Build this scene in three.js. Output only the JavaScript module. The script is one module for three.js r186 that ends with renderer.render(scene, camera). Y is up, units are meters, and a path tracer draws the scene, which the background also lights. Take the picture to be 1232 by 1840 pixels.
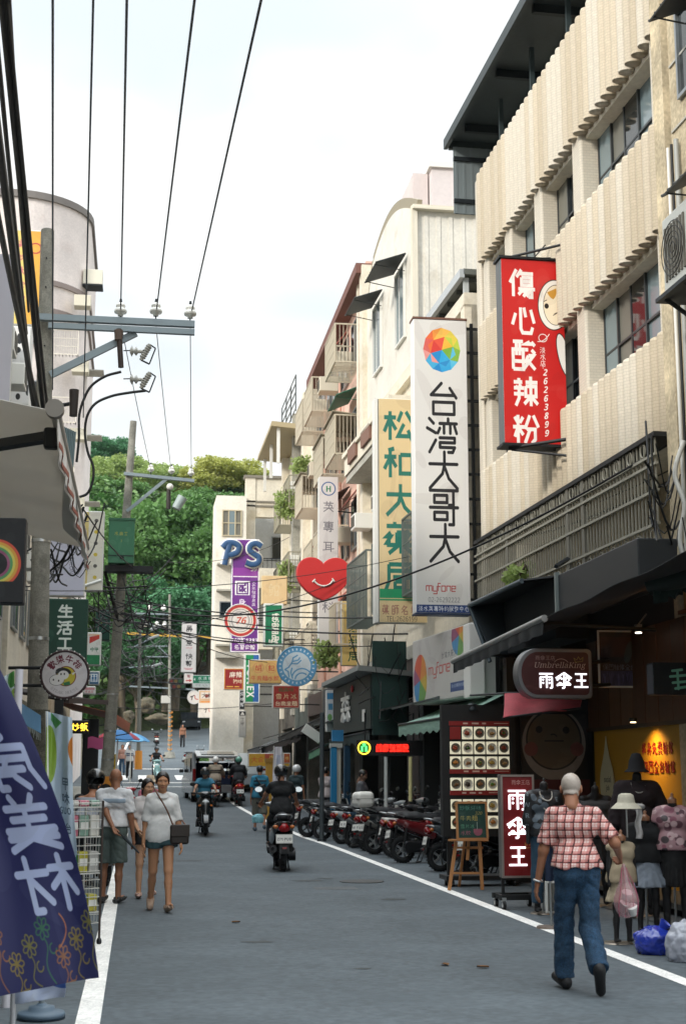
import*as THREE from 'three';
import {mergeGeometries,mergeVertices} from 'three/addons/utils/BufferGeometryUtils.js';
import {RoundedBoxGeometry} from 'three/addons/geometries/RoundedBoxGeometry.js';

// ---------- camera, sky, sun, exposure ----------
const scene=new THREE.Scene();
const EYE=1.62,FOC=2555,PITCH=Math.atan(466/FOC),YAW=Math.atan(369/FOC*Math.cos(PITCH));
const camera=new THREE.PerspectiveCamera(2*Math.atan(920/FOC)*180/Math.PI,1232/1840,0.1,1500);
camera.position.set(0,EYE,0);
camera.rotation.order='YXZ';
camera.rotation.set(PITCH,-YAW,0);
camera.focus=18;camera.userData.fStop=4;
scene.add(camera);
const renderer=new THREE.WebGLRenderer({antialias:true});
renderer.setSize(685,1024);
renderer.toneMapping=THREE.LinearToneMapping;
renderer.toneMappingExposure=2.2;
renderer.shadowMap.enabled=true;
const sun=new THREE.DirectionalLight(new THREE.Color(1.0,0.95,0.87),1.5);
sun.position.set(-80,50,36);
sun.target.position.set(2,0,-30);
sun.shadow.radius=16;sun.castShadow=true;
sun.shadow.mapSize.set(4096,4096);
Object.assign(sun.shadow.camera,{left:-80,right:80,top:80,bottom:-80,near:1,far:400});
scene.add(sun,sun.target);

// ---------- random, noise ----------
function rng(seed){let s=seed >>> 0;return ()=>{s=(s+0x6d2b79f5)| 0;let t=Math.imul(s ^ (s >>> 15),1 | s);t=(t+Math.imul(t ^ (t >>> 7),61 | t))^ t;return ((t ^ (t >>> 14))>>> 0)/4294967296;};}
const R=rng(77),rr=(a,b)=>a+(b - a)*R();
const hash3=(x,y,z)=>{let h=Math.imul(x,374761393)^ Math.imul(y,668265263)^ Math.imul(z,2147483647 - 1234567);h=Math.imul(h ^ (h >>> 13),1274126177);return ((h ^ (h >>> 16))>>> 0)/4294967296;};
const sm=(t)=>t*t*(3 - 2*t);
function noise3(x,y,z){
const X=Math.floor(x),Y=Math.floor(y),Z=Math.floor(z),u=sm(x - X),v=sm(y - Y),w=sm(z - Z);
const l=(a,b,t)=>a+(b - a)*t,h=(i,j,k)=>hash3(X+i,Y+j,Z+k);
return l(l(l(h(0,0,0),h(1,0,0),u),l(h(0,1,0),h(1,1,0),u),v),l(l(h(0,0,1),h(1,0,1),u),l(h(0,1,1),h(1,1,1),u),v),w);
}
const fbm=(x,y,z,o=4)=>{let s=0,a=0.5,t=0;for (let i=0;i<o;i++){s+=a*noise3(x,y,z);t+=a;x=x*2.03+5.1;y=y*2.03+1.7;z=z*2.03+9.2;a *= 0.5;} return s/t;};
const clamp=(x,a,b)=>Math.max(a,Math.min(b,x)),lerp=(a,b,t)=>a+(b - a)*t,sstep=(a,b,x)=>sm(clamp((x - a)/(b - a),0,1));

{ // thin bright cloud with a few pale blue gaps, brightened steeply overhead, above the view, to add ambient light
const W=1024,Hh=512,d=new Float32Array(W*Hh*4);
for (let j=0;j<Hh;j++)for (let i=0;i<W;i++){
const el=((j+0.5)/Hh - 0.5)*Math.PI,az=((i+0.5)/W - 0.5)*2*Math.PI,y=Math.sin(el),c=Math.cos(el),x=Math.cos(az)*c,z=Math.sin(az)*c;
const k=1/(Math.abs(y)+0.35),n=fbm(x*k*1.9+3,y*3+11,z*k*1.9+7,5),gap=sstep(0.42,0.6,n)*sstep(0.02,0.3,y);
const base=0.4+0.12*Math.max(0,y)+1.15*sstep(0.5,1,y),o=(j*W+i)*4,low=y<0?0.35:1;
d[o]=base*low*lerp(1.22,0.9,gap);d[o+1]=base*low*lerp(1.24,0.99,gap);d[o+2]=base*low*lerp(1.23,1.06,gap);d[o+3]=1;
}
const t=new THREE.DataTexture(d,W,Hh,THREE.RGBAFormat,THREE.FloatType);
t.mapping=THREE.EquirectangularReflectionMapping;t.magFilter=THREE.LinearFilter;t.minFilter=THREE.LinearFilter;t.needsUpdate=true;
scene.background=t;scene.environment=t;
}

// ---------- where a pixel of the 1232 x 1840 photograph lies at a depth along the street ----------
const camM=new THREE.Matrix4().makeRotationFromEuler(new THREE.Euler(PITCH,-YAW,0,'YXZ'));
function at(px,py,depth){const v=new THREE.Vector3((px - 616)/FOC,(920 - py)/FOC,-1).applyMatrix4(camM);v.multiplyScalar(-depth/v.z);v.y+=EYE;return v;}
const mpp=(depth)=>depth/FOC*1.004;
// ground height along the street (d = distance from the camera)
const PROF=[[0,0],[36,0],[45,0.22],[55,0.56],[66,0.95],[80,1.5],[95,2.4],[111,3.7],[128,5.3],[150,6.6],[400,8]];
function gh(z){const d=Math.max(0,-z);for (let i=1;i<PROF.length;i++)if (d<=PROF[i][0]){const [a,b]=[PROF[i - 1],PROF[i]];return lerp(a[1],b[1],(d - a[0])/(b[0] - a[0]));} return 8;}

// ---------- things and parts ----------
const taken={};
function numbered(n){if (!(n in taken)){taken[n]=0;return n;} taken[n]++;return n+'_'+String(taken[n]).padStart(3,'0');}
function tag(o,label,category,group,kind){if (label)o.userData.label=label;if (category)o.userData.category=category;if (group)o.userData.group=group;if (kind)o.userData.kind=kind;return o;}
function thing(name,label,category,pos=[0,0,0],turn=0,group){
const o=new THREE.Group();o.name=numbered(name);scene.add(o);
if (pos.isVector3)o.position.copy(pos);else o.position.set(...pos);
o.rotation.y=turn;return tag(o,label,category,group);
}
function copyOf(o,pos,turn,label){
const c=o.clone();c.name=numbered(o.name.replace(/_\d+$/,''));scene.add(c);
if (pos.isVector3)c.position.copy(pos);else c.position.set(...pos);
c.rotation.y=turn;c.userData={...o.userData};if (label)c.userData.label=label;return c;
}
function mesh(name,geo,m,parent){const o=new THREE.Mesh(geo,m);o.name=parent?name:numbered(name);o.castShadow=o.receiveShadow=true;(parent||scene).add(o);return o;}
function struct(name,geo,m){const o=mesh(name,geo,m);o.userData.kind='structure';return o;}
function sub(parent,name,pos=[0,0,0]){const o=new THREE.Group();o.name=name;if (pos.isVector3)o.position.copy(pos);else o.position.set(...pos);parent.add(o);return o;}

// ---------- geometry collection ----------
function ready(g){
if (!g.attributes.normal)g.computeVertexNormals();
if (!g.attributes.uv)g.setAttribute('uv',new THREE.BufferAttribute(new Float32Array(g.attributes.position.count*2),2));
for (const k of Object.keys(g.attributes))if (!['position','normal','uv'].includes(k))g.deleteAttribute(k);
if (!g.index)g.setIndex([...Array(g.attributes.position.count).keys()]);
g.morphAttributes={};g.clearGroups();return g;
}
const V3=(p)=>p.isVector3?p:new THREE.Vector3(...p);
const M4=(x=0,y=0,z=0,rx=0,ry=0,rz=0,sc=1)=>new THREE.Matrix4().compose(new THREE.Vector3(x,y,z),new THREE.Quaternion().setFromEuler(new THREE.Euler(rx,ry,rz,'YXZ')),Array.isArray(sc)?new THREE.Vector3(...sc):new THREE.Vector3(sc,sc,sc));
const between=(p,q)=>{const a=V3(p),b=V3(q),d=b.clone().sub(a);return {len:d.length(),m:new THREE.Matrix4().compose(a.clone().add(b).multiplyScalar(0.5),new THREE.Quaternion().setFromUnitVectors(new THREE.Vector3(0,1,0),d.normalize()),new THREE.Vector3(1,1,1))};};
class GB {
constructor(){this.g=[];}
add(g,m){g=ready(g);if (m)g.applyMatrix4(m);this.g.push(g);return this;}
box(w,h,d,x=0,y=0,z=0,rx=0,ry=0,rz=0){return this.add(new THREE.BoxGeometry(w,h,d),M4(x,y,z,rx,ry,rz));}
rbox(w,h,d,r,x=0,y=0,z=0,rx=0,ry=0,rz=0,seg=2){return this.add(new RoundedBoxGeometry(w,h,d,seg,r),M4(x,y,z,rx,ry,rz));}
cyl(r1,r2,h,x=0,y=0,z=0,rx=0,ry=0,rz=0,n=16){return this.add(new THREE.CylinderGeometry(r1,r2,h,n),M4(x,y,z,rx,ry,rz));}
ball(r,x,y,z,sc=1,n=14){return this.add(new THREE.SphereGeometry(r,n,Math.ceil(n*0.7)),M4(x,y,z,0,0,0,sc));}
bar(p,q,r,n=8,r2){const b=between(p,q);return this.add(new THREE.CylinderGeometry(r2 ?? r,r,b.len,n),b.m);}
beam(p,q,w,d){const b=between(p,q);return this.add(new THREE.BoxGeometry(w,b.len,d),b.m);}
tube(pts,r,n=40,k=6){return this.add(new THREE.TubeGeometry(new THREE.CatmullRomCurve3(pts.map(V3)),n,r,k));}
torus(r,t,x,y,z,rx=0,ry=0,rz=0,a=10,b=28,arc=Math.PI*2){return this.add(new THREE.TorusGeometry(r,t,a,b,arc),M4(x,y,z,rx,ry,rz));}
lathe(pts,n,x=0,y=0,z=0,rx=0,ry=0,rz=0){return this.add(new THREE.LatheGeometry(pts.map((p)=>new THREE.Vector2(...p)),n),M4(x,y,z,rx,ry,rz));}
ext(pts,depth,bevel=0,m){const s=Array.isArray(pts)?new THREE.Shape(pts.map((p)=>new THREE.Vector2(...p))):pts;const g=new THREE.ExtrudeGeometry(s,{depth,bevelEnabled:bevel>0,bevelThickness:bevel,bevelSize:bevel,bevelSegments:2,curveSegments:20});return this.add(g,m);}
quad(a,b,c,d){const g=new THREE.BufferGeometry();g.setAttribute('position',new THREE.Float32BufferAttribute([a,b,c,d].flatMap((p)=>V3(p).toArray()),3));g.setAttribute('uv',new THREE.Float32BufferAttribute([0,0,1,0,1,1,0,1],2));g.setIndex([0,1,2,0,2,3]);g.computeVertexNormals();return this.add(g);}
geo(){const g=this.g.length===1?this.g[0]:mergeGeometries(this.g);this.g=[];return g;}
build(name,m,parent,metres){const g=this.geo();if (metres)uvM(g);return mesh(name,g,m,parent);}
}
const gb=()=>new GB();
function uvM(g){ // uv in metres, from the side each face points to
const p=g.attributes.position,n=g.attributes.normal,u=g.attributes.uv;
for (let i=0;i<p.count;i++){const a=Math.abs(n.getX(i)),b=Math.abs(n.getY(i)),c=Math.abs(n.getZ(i));if (b>a&&b>c)u.setXY(i,p.getX(i),p.getZ(i));else if (a>c)u.setXY(i,p.getZ(i),p.getY(i));else u.setXY(i,p.getX(i),p.getY(i));}
return g;
}
// a sheet with thickness from a function (u,v) -> point
function sheet(f,nu,nv,th=0.004){
const pos=[],uv=[],idx=[],N=(nu+1)*(nv+1),e=1e-3;
for (let side=0;side<2;side++)for (let j=0;j<=nv;j++)for (let i=0;i<=nu;i++){
const u=i/nu,v=j/nv,p=V3(f(u,v)),a=V3(f(Math.min(1,u+e),v)).sub(V3(f(Math.max(0,u - e),v))),b=V3(f(u,Math.min(1,v+e))).sub(V3(f(u,Math.max(0,v - e)))),n=a.cross(b).normalize();
p.addScaledVector(n,side?-th/2:th/2);pos.push(p.x,p.y,p.z);uv.push(u,v);
}
const q=(a,b,c,d,fl)=>fl?idx.push(a,c,b,a,d,c):idx.push(a,b,c,a,c,d),id=(i,j,s)=>s*N+j*(nu+1)+i;
for (let j=0;j<nv;j++)for (let i=0;i<nu;i++){q(id(i,j,0),id(i+1,j,0),id(i+1,j+1,0),id(i,j+1,0));q(id(i,j,1),id(i+1,j,1),id(i+1,j+1,1),id(i,j+1,1),1);}
for (let i=0;i<nu;i++){q(id(i,0,1),id(i+1,0,1),id(i+1,0,0),id(i,0,0));q(id(i,nv,0),id(i+1,nv,0),id(i+1,nv,1),id(i,nv,1));}
for (let j=0;j<nv;j++){q(id(0,j,0),id(0,j+1,0),id(0,j+1,1),id(0,j,1));q(id(nu,j,1),id(nu,j+1,1),id(nu,j+1,0),id(nu,j,0));}
const g=new THREE.BufferGeometry();g.setAttribute('position',new THREE.Float32BufferAttribute(pos,3));g.setAttribute('uv',new THREE.Float32BufferAttribute(uv,2));g.setIndex(idx);g.computeVertexNormals();return g;
}

// ---------- materials ----------
const mats={};
function mat(c,rough=0.7,o={}){const k=c+'|'+rough+'|'+JSON.stringify(o);return mats[k] ??= new THREE.MeshPhysicalMaterial({color:c,roughness:rough,side:THREE.DoubleSide,...o});}
function texOf(size,fn,srgb=true,h=size){ // fn(x, y) in 0..1, tileable by its own care -> [r, g, b] 0..1 in sRGB, or a number
const d=new Uint8Array(size*h*4);
for (let j=0;j<h;j++)for (let i=0;i<size;i++){const v=fn(i/size,j/h),o=(j*size+i)*4;for (let c=0;c<3;c++)d[o+c]=clamp(Math.round((v.length?v[c]:v)*255),0,255);d[o+3]=255;}
const t=new THREE.DataTexture(d,size,h);t.wrapS=t.wrapT=THREE.RepeatWrapping;t.magFilter=THREE.LinearFilter;t.minFilter=THREE.LinearMipmapLinearFilter;if (srgb)t.colorSpace=THREE.SRGBColorSpace;t.needsUpdate=true;return t;
}
const TAU=Math.PI*2;
// tileable noise on a torus of period 1
function tn(x,y,s,seed,o=4){let v=0,a=0.5,t=0;for (let k=0;k<o;k++){const n=s << k,X=Math.floor(x*n),Y=Math.floor(y*n),u=sm(x*n - X),w=sm(y*n - Y),h=(i,j)=>hash3(((X+i)% n+n)% n,((Y+j)% n+n)% n,seed+k*7);v+=a*lerp(lerp(h(0,0),h(1,0),u),lerp(h(0,1),h(1,1),u),w);t+=a;a *= 0.55;} return v/t;}
const rgbOf=(hex)=>{const c=parseInt(hex.slice(1),16);return [(c >> 16)/255,((c >> 8)& 255)/255,(c & 255)/255];};
const grainCache={};
function grained(hex,metres,rough,amp,o={}){const k=[hex,metres,rough,amp,JSON.stringify(o)].join();return grainCache[k] ??= grainedNew(hex,metres,rough,amp,o);}
function grainedNew(hex,metres,rough,amp,o){ // a plain surface with blotches and fine grain; uv in metres
const b=rgbOf(hex),sd=Math.floor(metres*131+amp*997+b[0]*555+b[2]*77),size=o.size||256;
const map=texOf(size,(x,y)=>{const k=1+amp*(tn(x,y,4,sd,5)- 0.5)*1.3+amp*(tn(x,y,64,sd+3,2)- 0.5)*(o.fine ?? 0.8),w=o.stain?sstep(0.58,0.8,tn(x*1,y*1,3,sd+9,5))*0.5:0;return b.map((c,i)=>lerp(c*k,o.stain?rgbOf(o.stain)[i]:0,w));});
map.repeat.set(1/metres,1/metres);
const p={map,roughness:rough,side:THREE.DoubleSide};
if (o.bump){const bm=texOf(size,(x,y)=>0.6*tn(x,y,48,sd+5,3)+0.4*tn(x,y,8,sd+6,3),false);bm.repeat.copy(map.repeat);p.bumpMap=bm;p.bumpScale=o.bump;}
return new THREE.MeshPhysicalMaterial(p);
}
// ---------- hand-drawn strokes for the lettering: each stroke is a polyline of hex pairs on a 16 x 16 field ----------
const GLYPH={
王:'22d2 38c8 1eee 828e',大:'15e5 8085794c1f 86abef',台:'7126d6 b3e7 393eded939',湾:'1133 0547 1f4a a1a2 63e3 8387 b3b7 6557 d4e7 69d9db6b6dddcfaf',
哥:'11e1 3336969333 c1c7a7 18e8 3a3d9d9a3a c8cfaf',傷:'4108 252f 7145 63e3 7579d9d575 77d7 5bfb 8b5e 7cdcdfbf ac8f ccaf',心:'351b 626d7fcfdc 8297 c3ea',
酸:'1171 1f15757f1f 3138 5158 1b7b b192d2 c1e3 a585 c5e7 a88c a8d87f 9aef',辣:'4143 1363 2536 5446 1676 1979 464b2f 83f3 b0bf 858aeae585 ba7e bafe',
粉:'313f 0777 1235 6245 371c 376b a178 c1f7 88d8ddbf a87f',松:'313f 0464 340b 356a 9176 b1e6 a77ddd caef',和:'5122 0565 323f 350b 356a 848dede484',
藥:'12e2 5053 a0a3 6569a9a565 67a7 3517371a3a c4a6c6a9ca 1beb 8a8f 7b2f 9bef',局:'22d2d525 222a0f 48d8dfbf 5a5dadaa5a',雨:'12e2 2f25d5dfbf 828f 4758 4a5b a7b8 aabb',
傘:'8106 81f6 4518 4567 b498 b4d8 4a1d 4a6c b99c b9ec 1cec 828f6f',英:'13e3 5155 a1a5 363ac? 36c6ca 1aea 858a1f 8aef',專:'12e2 818a 34d4d83834 36d6 1ada 1cec babf9f 5d6e',
耳:'12e2 424c b2bf 46b6 49b9 0dfb',鼻:'8152 4247b7b242 44b4 383bcbc838 888b 1ded 5d2f bdbf',喉:'141b4b4414 7157 646f 92d2d5 85f5 a699 98e8 8bfb b8bb8f bbff',
科:'5122 0565 323f 350b 356a 92b4 8798 7bfa d1df',診:'3142 1464 2656 2858 2a2e5e5a2a a176 a1f6 b587 c88b dc7f',所:'6112 120f 15656919 e192 929a7f 96f6 c6cf',
聯:'0161 111c 515f 1454 1858 0c5b 9174947797 d1b4d4b7d7 898d6f b9bf 797cac a9acdcd9',合:'8117 81f7 57a7 3a3fcfca3a',國:'111fefe111 34c4 464a7a7646 3c8b 839acd c77d a2c3',
生:'4117 34d4 38d8 0eee 818e',活:'1132 0637 0f3a d152 45f5 a2a9 6a6fdfda6a',工:'22d2 1ded 828d',場:'313b 0565 0d6a 8186d6d181 83d3 68f8 986c 8addbf? 8adadfbf',
歡:'0272 2023 5053 1417373414 4447676444 370a 292f 2969 2b6b 2d6d 2f7f 494f a178 94e4e7 b5b87f b9ef',樂:'6266a6a262 64a4 8072 3113331737 d1b3d3b7d7 1aea 888f 7a2f 9aef',
牛:'4117 34d4 0aea 818f',排:'313f1d 0464 0b68 929f c1cf 7494 7898 7c9c c4f4 c8f8 ccfc',房:'7192 24d4d727 242a0f 8799 4aea 8a7c4f 7bcbcfaf',
美:'5163 b1a3 24d4 37c7 848a 1aea 1cec 8c1f 8cef',材:'313f 0464 340b 3669 75f5 c1cfaf c67d',名:'6117 63c31c 4769 6a6fdfda6a',留:'5122 2257 4358 72d2d7b7 a268 393fcfc939 3ccc 898f',
會:'8116 81f6 57b7 393ccc c939? 393ccc 6a6c 9a9c 4e4f',館:'3105 3165 15555b1b15 1858 1f5d b0b1 7673e3e6 8586 858fd8 8ada 8fdfdb',
胡:'0464 3137 171d6d6717 919c7f 91e1efcf 95e5 99e9',記:'3142 1464 2656 2858 2a2e5e5a2a 83e3e888 888eeeec',肉:'2f23d3dfbf 8165 8349 86b8 874d 8abd',
麵:'1161 313a 1363 0676 360a 3669 4a0f 2b7f 81f1 b1a4 8f84f4ff8f a4ae d4de',水:'818f6f 15650d d398 87fe',餃:'3105 3165 15555b1b15 1858 1f5d b1b3 73f3 9476 c4f7 d67f 87ff',
雪:'22d2 1714e4e7 8187 4555 a5b5 29d9df2f 2cdc',片:'414a1f 46e6 a1a6 4acacf',冰:'1234 1d3a a1af8f 56864d e3a7 a7fe',南:'13e3 8185 2f25e5efcf 5668 b698 49b9 3ccc 898f',
意:'8183 23d3 5456 b4a6 16e6 484bbbb848 49b9 2d1f 5c5fbfbd 7c8d ccee',淡:'1132 0637 0f3a 6274 d2b4 a1a468 a4e8 697b d9bb a8ab6f abef',店:'8183 23e3 23290f 959a 97d7 5a5fdfda5a',
堂:'8183 3254 d2b4 1714e4e7 4649b9b646 3bcb 1fef 898f',快:'313f 1417 5466 84e4e8 79f9 b1b97f b9ff',剪:'4152 b1a2 13e3 2b25757b 2777 2979 9599 d5dbab 2cccbf9f 7c4f',
爵:'d121 3345 7375 b395 26d6d92926 6669 9699 1b6b6f1f1b cacfaf 8bfb',士:'14e4 818e 2ede',麻:'8183 23e3 23290f 4686 656f 674c 688b 96e6 b5bf b79c b8fb',街:'3115 4518 373f 64a4 8287 67a7 6aaa 898e 5eae c3f3 b6f6 d6dfcf',
衛:'3115 4518 373f 6494 8288 58a8 6c9c 7a7e 5eae c3f3 b6f6 d6dfcf',浴:'1132 0637 0f3a 9164 b1f4 a569 a5f9 7a7fdfda7a',用:'22d2dfbf 222a0f 26c6 2aca 828f',品:'4146a6a141 181f6f6818 989fefe898',
森:'36d6? 14e4 818a 8437 84d7 1969 494f 4a1e 4a7e 99f9 c9cf ca9e cafe',終:'5124 2434 5417 1747 454f 2a1c 6a7c a175 92d26a 84dc c8d9 abcd',身:'8152 42424e 42b2bf9f 45b5 48b8 0bbb? 1bfb e51f',
免:'6116 53a35? 52a285 3739c9c737 85 6a1f 9aaffffd',費:'22d2d525 2528e8ea 6069 a069 3a3edeDa3a 3cdc 5e2f beef',全:'8117 81f7 49b9 3cbc 0fef 898f',年:'4117 34d4 38c8 484c 0cfc 848f',維:'3115 1535 5218 1848 454f 2a1c 915 75 858f 85f5 88e8 8beb 8ffe b1b4 b5bf',
修:'4107 252f 6367? 646c a174 83e36a 95dc ca7b db7d ec7f',保:'4107 252f 7276d6d272 69f9 a7af a95e aaff',固:'111fefe111 35c5 8388 585cacа858',中:'2429d9d424 808f',務:'1262 6244 2455 0666 464f2e 9174 83e3? a375 95f5 b4b86f 79dae',特:'313f 0464 1124 0b69 a1a7 83e3 67f7 69f9 d8dfbf 9bbc',
約:'5124 2434 5417 1747 454f 2a1c 6a7c a178 95e5efcf a9bb',服:'121c0f 1252 525f3f 1656 1a5a 8292 82e2e5c5 828f 87d77f 98fe',師:'3112 121f 12626717 1969? 1a6a6f1f 75f5? 71f1 b1bf 757d 75e5ed',炒:'3135 1336? 1438 6446 353b0f 3b6e b1b9 9477 d4f6 f87f',飯:'3105 3165 15555b1b15 1858 1f5d 81e1 818b7f 86d66f 88ff',物:'313f 0464 1124 0b69 a168 94e4dfbf a578 d469',理:'1151 1757 0d5b 313d 7177e7e171 74e4 b1bf 7bdb 6ffe',甲:'2229d9d222 26d6 828f',好:'3142 0575 44188c 7a0f 82e2 e2b5 b5bf9f 79f9',味:'141b4b4414 84d4 66f6 b1bf b76d b7fd',
};
function strokeGlyph(x,ch,X,Y,w,h,lw){ // top left X, Y
const g=GLYPH[ch];if (!g)return;
x.lineWidth=lw;
for (const s of g.split(' ')){
if (/[^0-9a-fA-F]/.test(s)||s.length<4)continue;
x.beginPath();
for (let i=0;i+1<s.length;i+=2){const a=X+(parseInt(s[i],16)+0.5)/16*w,b=Y+(parseInt(s[i+1],16)+0.5)/16*h;i?x.lineTo(a,b):x.moveTo(a,b);}
x.stroke();
}
}
// text that mixes strokes and Latin letters; dir 'v' goes down, 'h' goes right; returns nothing
function write(x,str,X,Y,size,lw,o={}){
x.save();x.lineCap=o.cap||'round';x.lineJoin=o.cap==='butt'?'miter':'round';x.strokeStyle=x.fillStyle=o.color||'#111';
const w=size*(o.wide||1),step=size*(o.step||1.1);
[...str].forEach((ch,i)=>{
const a=o.dir==='h'?X+i*step*(o.wide||1):X,b=o.dir==='h'?Y:Y+i*step;
if (GLYPH[ch])strokeGlyph(x,ch,a,b,w,size,size*lw);else if (ch !== ' '){x.font='bold '+size+'px sans-serif';x.textAlign='center';x.textBaseline='middle';x.fillText(ch,a+w/2,b+size/2);}
});
x.restore();
}
function paint(w,h,fn){const c=document.createElement('canvas');c.width=w;c.height=h;const x=c.getContext('2d');fn(x,w,h);const t=new THREE.CanvasTexture(c);t.colorSpace=THREE.SRGBColorSpace;t.anisotropy=4;return t;}
// smaller prints share sheets: each gets its own field of a common canvas
const sheets=[];
function field(w,h){
const S=1536;let t=sheets[sheets.length - 1];
if (t&&t.x+w+4>S){t.x=0;t.y+=t.row+4;t.row=0;}
if (!t||t.y+h+4>S){const c=document.createElement('canvas');c.width=c.height=S;const tex=new THREE.CanvasTexture(c);tex.colorSpace=THREE.SRGBColorSpace;t={c,tex,x:0,y:0,row:0,S};sheets.push(t);}
const f={t,x:t.x,y:t.y};t.x+=w+4;t.row=Math.max(t.row,h);return f;
}
function print(w,h,bg,fn,o={}){
const draw=(x)=>{if (bg){x.fillStyle=bg;x.fillRect(0,0,w,h);} fn(x,w,h);const r=rng(w*7+h);for (let i=0;i<26;i++){x.fillStyle=i % 2?'rgba(60,50,40,0.05)':'rgba(230,225,215,0.05)';x.beginPath();x.ellipse(r()*w,r()*h,w*(0.02+0.16*r()),h*(0.01+0.1*r()),r()*3,0,TAU);x.fill();}};
let map;
if (w*h>700000)map=paint(w,h,draw);
else {const f=field(w,h),x=f.t.c.getContext('2d'),S=f.t.S;x.save();x.translate(f.x,f.y);x.beginPath();x.rect(0,0,w,h);x.clip();draw(x);x.restore();map=f.t.tex.clone();map.repeat.set((w - 2)/S,(h - 2)/S);map.offset.set((f.x+1)/S,1 - (f.y+h - 1)/S);map.needsUpdate=true;}
return new THREE.MeshPhysicalMaterial({map,roughness:o.rough ?? 0.5,side:THREE.DoubleSide,...(o.p||{})});
}
function label(x,str,X,Y,px,color,font='bold',fam='sans-serif',align='center'){x.fillStyle=color;x.font=font+' '+px+'px '+fam;x.textAlign=align;x.textBaseline='middle';x.fillText(str,X,Y);}
// ---------- ground, road, hill ----------
const asphalt=grained('#4f575c',3.2,0.86,0.18,{size:512,bump:0.006,fine:1.5,stain:'#474f54'});
const asphaltOld=grained('#595c5e',4.1,0.9,0.22,{size:256,bump:0.006,stain:'#484a4b'});
const concrete=grained('#8f8d84',1.7,0.9,0.3,{size:256,bump:0.004,stain:'#6d6a60'});
const linePaint=grained('#e9e7e2',0.9,0.75,0.16,{size:256,fine:1.6});
const earth=grained('#4c4638',5,1,0.5,{size:256});
function strip(name,xa,xb,z0,z1,lift,m,step=1,th){ // a sheet that follows the street between xa(z) and xb(z)
const n=Math.max(1,Math.ceil(Math.abs(z1 - z0)/step)),pos=[],idx=[],uv=[],fa=typeof xa==='number'?()=>xa:xa,fb=typeof xb==='number'?()=>xb:xb;
for (let i=0;i<=n;i++){const z=lerp(z0,z1,i/n);for (let k=0;k<=4;k++){const x=lerp(fa(z),fb(z),k/4);pos.push(x,gh(z)+lift,z);uv.push(x,z);}}
for (let i=0;i<n;i++)for (let k=0;k<4;k++){const a=i*5+k;idx.push(a,a+1,a+6,a,a+6,a+5);}
const g=new THREE.BufferGeometry();g.setAttribute('position',new THREE.Float32BufferAttribute(pos,3));g.setAttribute('uv',new THREE.Float32BufferAttribute(uv,2));g.setIndex(idx);g.computeVertexNormals();
return struct(name,g,m);
}
// the right edge line bends toward the left past the parked scooters
const lineX=(z)=>4.27 - 0.8*sstep(30,54,-z)- 0.1*sstep(52,62,-z);
strip('ground',-260,260,60,-420,-0.03,earth,5);
strip('road',-3.2,9.2,30,-150,0,asphalt,1);
strip('painted_line',(z)=>-0.36,(z)=>-0.2,10,-40,0.004,linePaint,2);
strip('painted_line',(z)=>lineX(z)- 0.075,(z)=>lineX(z)+0.075,10,-60,0.004,linePaint,1);
strip('painted_line',(z)=>-1.4+(z+84)*-0.02,(z)=>-1.25+(z+84)*-0.02,-86,-112,0.004,linePaint,2);
strip('stop_line',-0.7,2.9,-69.2,-69.7,0.004,linePaint,1);
strip('stop_line',-0.6,2.6,-84.0,-84.4,0.004,linePaint,1);
for (let i=0;i<6;i++)strip('crosswalk_stripe',-0.9+i*0.95,-0.45+i*0.95,-72.4,-77.6,0.004,linePaint,1);
strip('crosswalk_stripe',-0.9,2.9,-65.4,-65.7,0.004,linePaint,1);
{ // worn repair patches and a manhole
const tar=grained('#55595b',0.8,0.8,0.3,{size:128});
tag(mesh('manhole_cover',ready(new THREE.CylinderGeometry(0.33,0.33,0.012,28)).translate(3.35,0.004,-21.6),mat('#4b4d4e',0.6,{metalness:0.5})),'round iron manhole cover in the lane beside the right white line','manhole cover');
const oil=mat('#33383a',0.7);[[1.2,-14.2,0.1],[2.6,-21.9,0.16],[2.9,-22.3,0.1],[0.9,-27,0.2],[1.9,-12.2,0.05],[3.3,-18.6,0.12],[0.6,-33,0.22]].forEach(([x,z,r0],i)=>{const s=new THREE.Shape(),q=rng(i+70);for (let k=0;k<22;k++){const a=k/22*TAU,r=r0*(0.5+0.7*q());k?s.lineTo(Math.cos(a)*r*1.6,Math.sin(a)*r):s.moveTo(Math.cos(a)*r*1.6,Math.sin(a)*r);} const g=new THREE.ShapeGeometry(s);g.rotateX(-Math.PI/2);g.translate(x,0.003,z);struct('oil_stain',ready(g),oil);});
strip('repair_patch',2.5,3.1,-20.2,-20.7,0.003,tar,1);
[[2.62,-12.3,0.3],[2.9,-12.1,1.2],[1.1,-16,2]].forEach(([x,z,t],i)=>{const o=mesh('dead_leaf',sheet((u,v)=>[(u - 0.5)*0.07*Math.sin(Math.PI*(0.1+0.8*v)),0.008+0.012*(u - 0.5)** 2*4,(v - 0.5)*0.1],4,6,0.001),mat('#6b4a2c',0.9));o.position.set(x,0,z);o.rotation.y=t;tag(o,['brown dead leaf on the asphalt left of the old man','second brown dead leaf just right of the first, beside the old man','brown dead leaf on the asphalt in front of the walking woman'][i],'leaf');});
}
// raised pavement and arcade floor on the right, kerb on the left
struct('pavement',gb().box(6,0.1,62,9.35,0.05,-42).geo(),concrete).position.y=0;
strip('pavement',-9,-1.55,-23,-64,0.1,concrete,2);
strip('kerb',5.6,6.35,-11,-72,0.012,asphaltOld,2);

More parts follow.
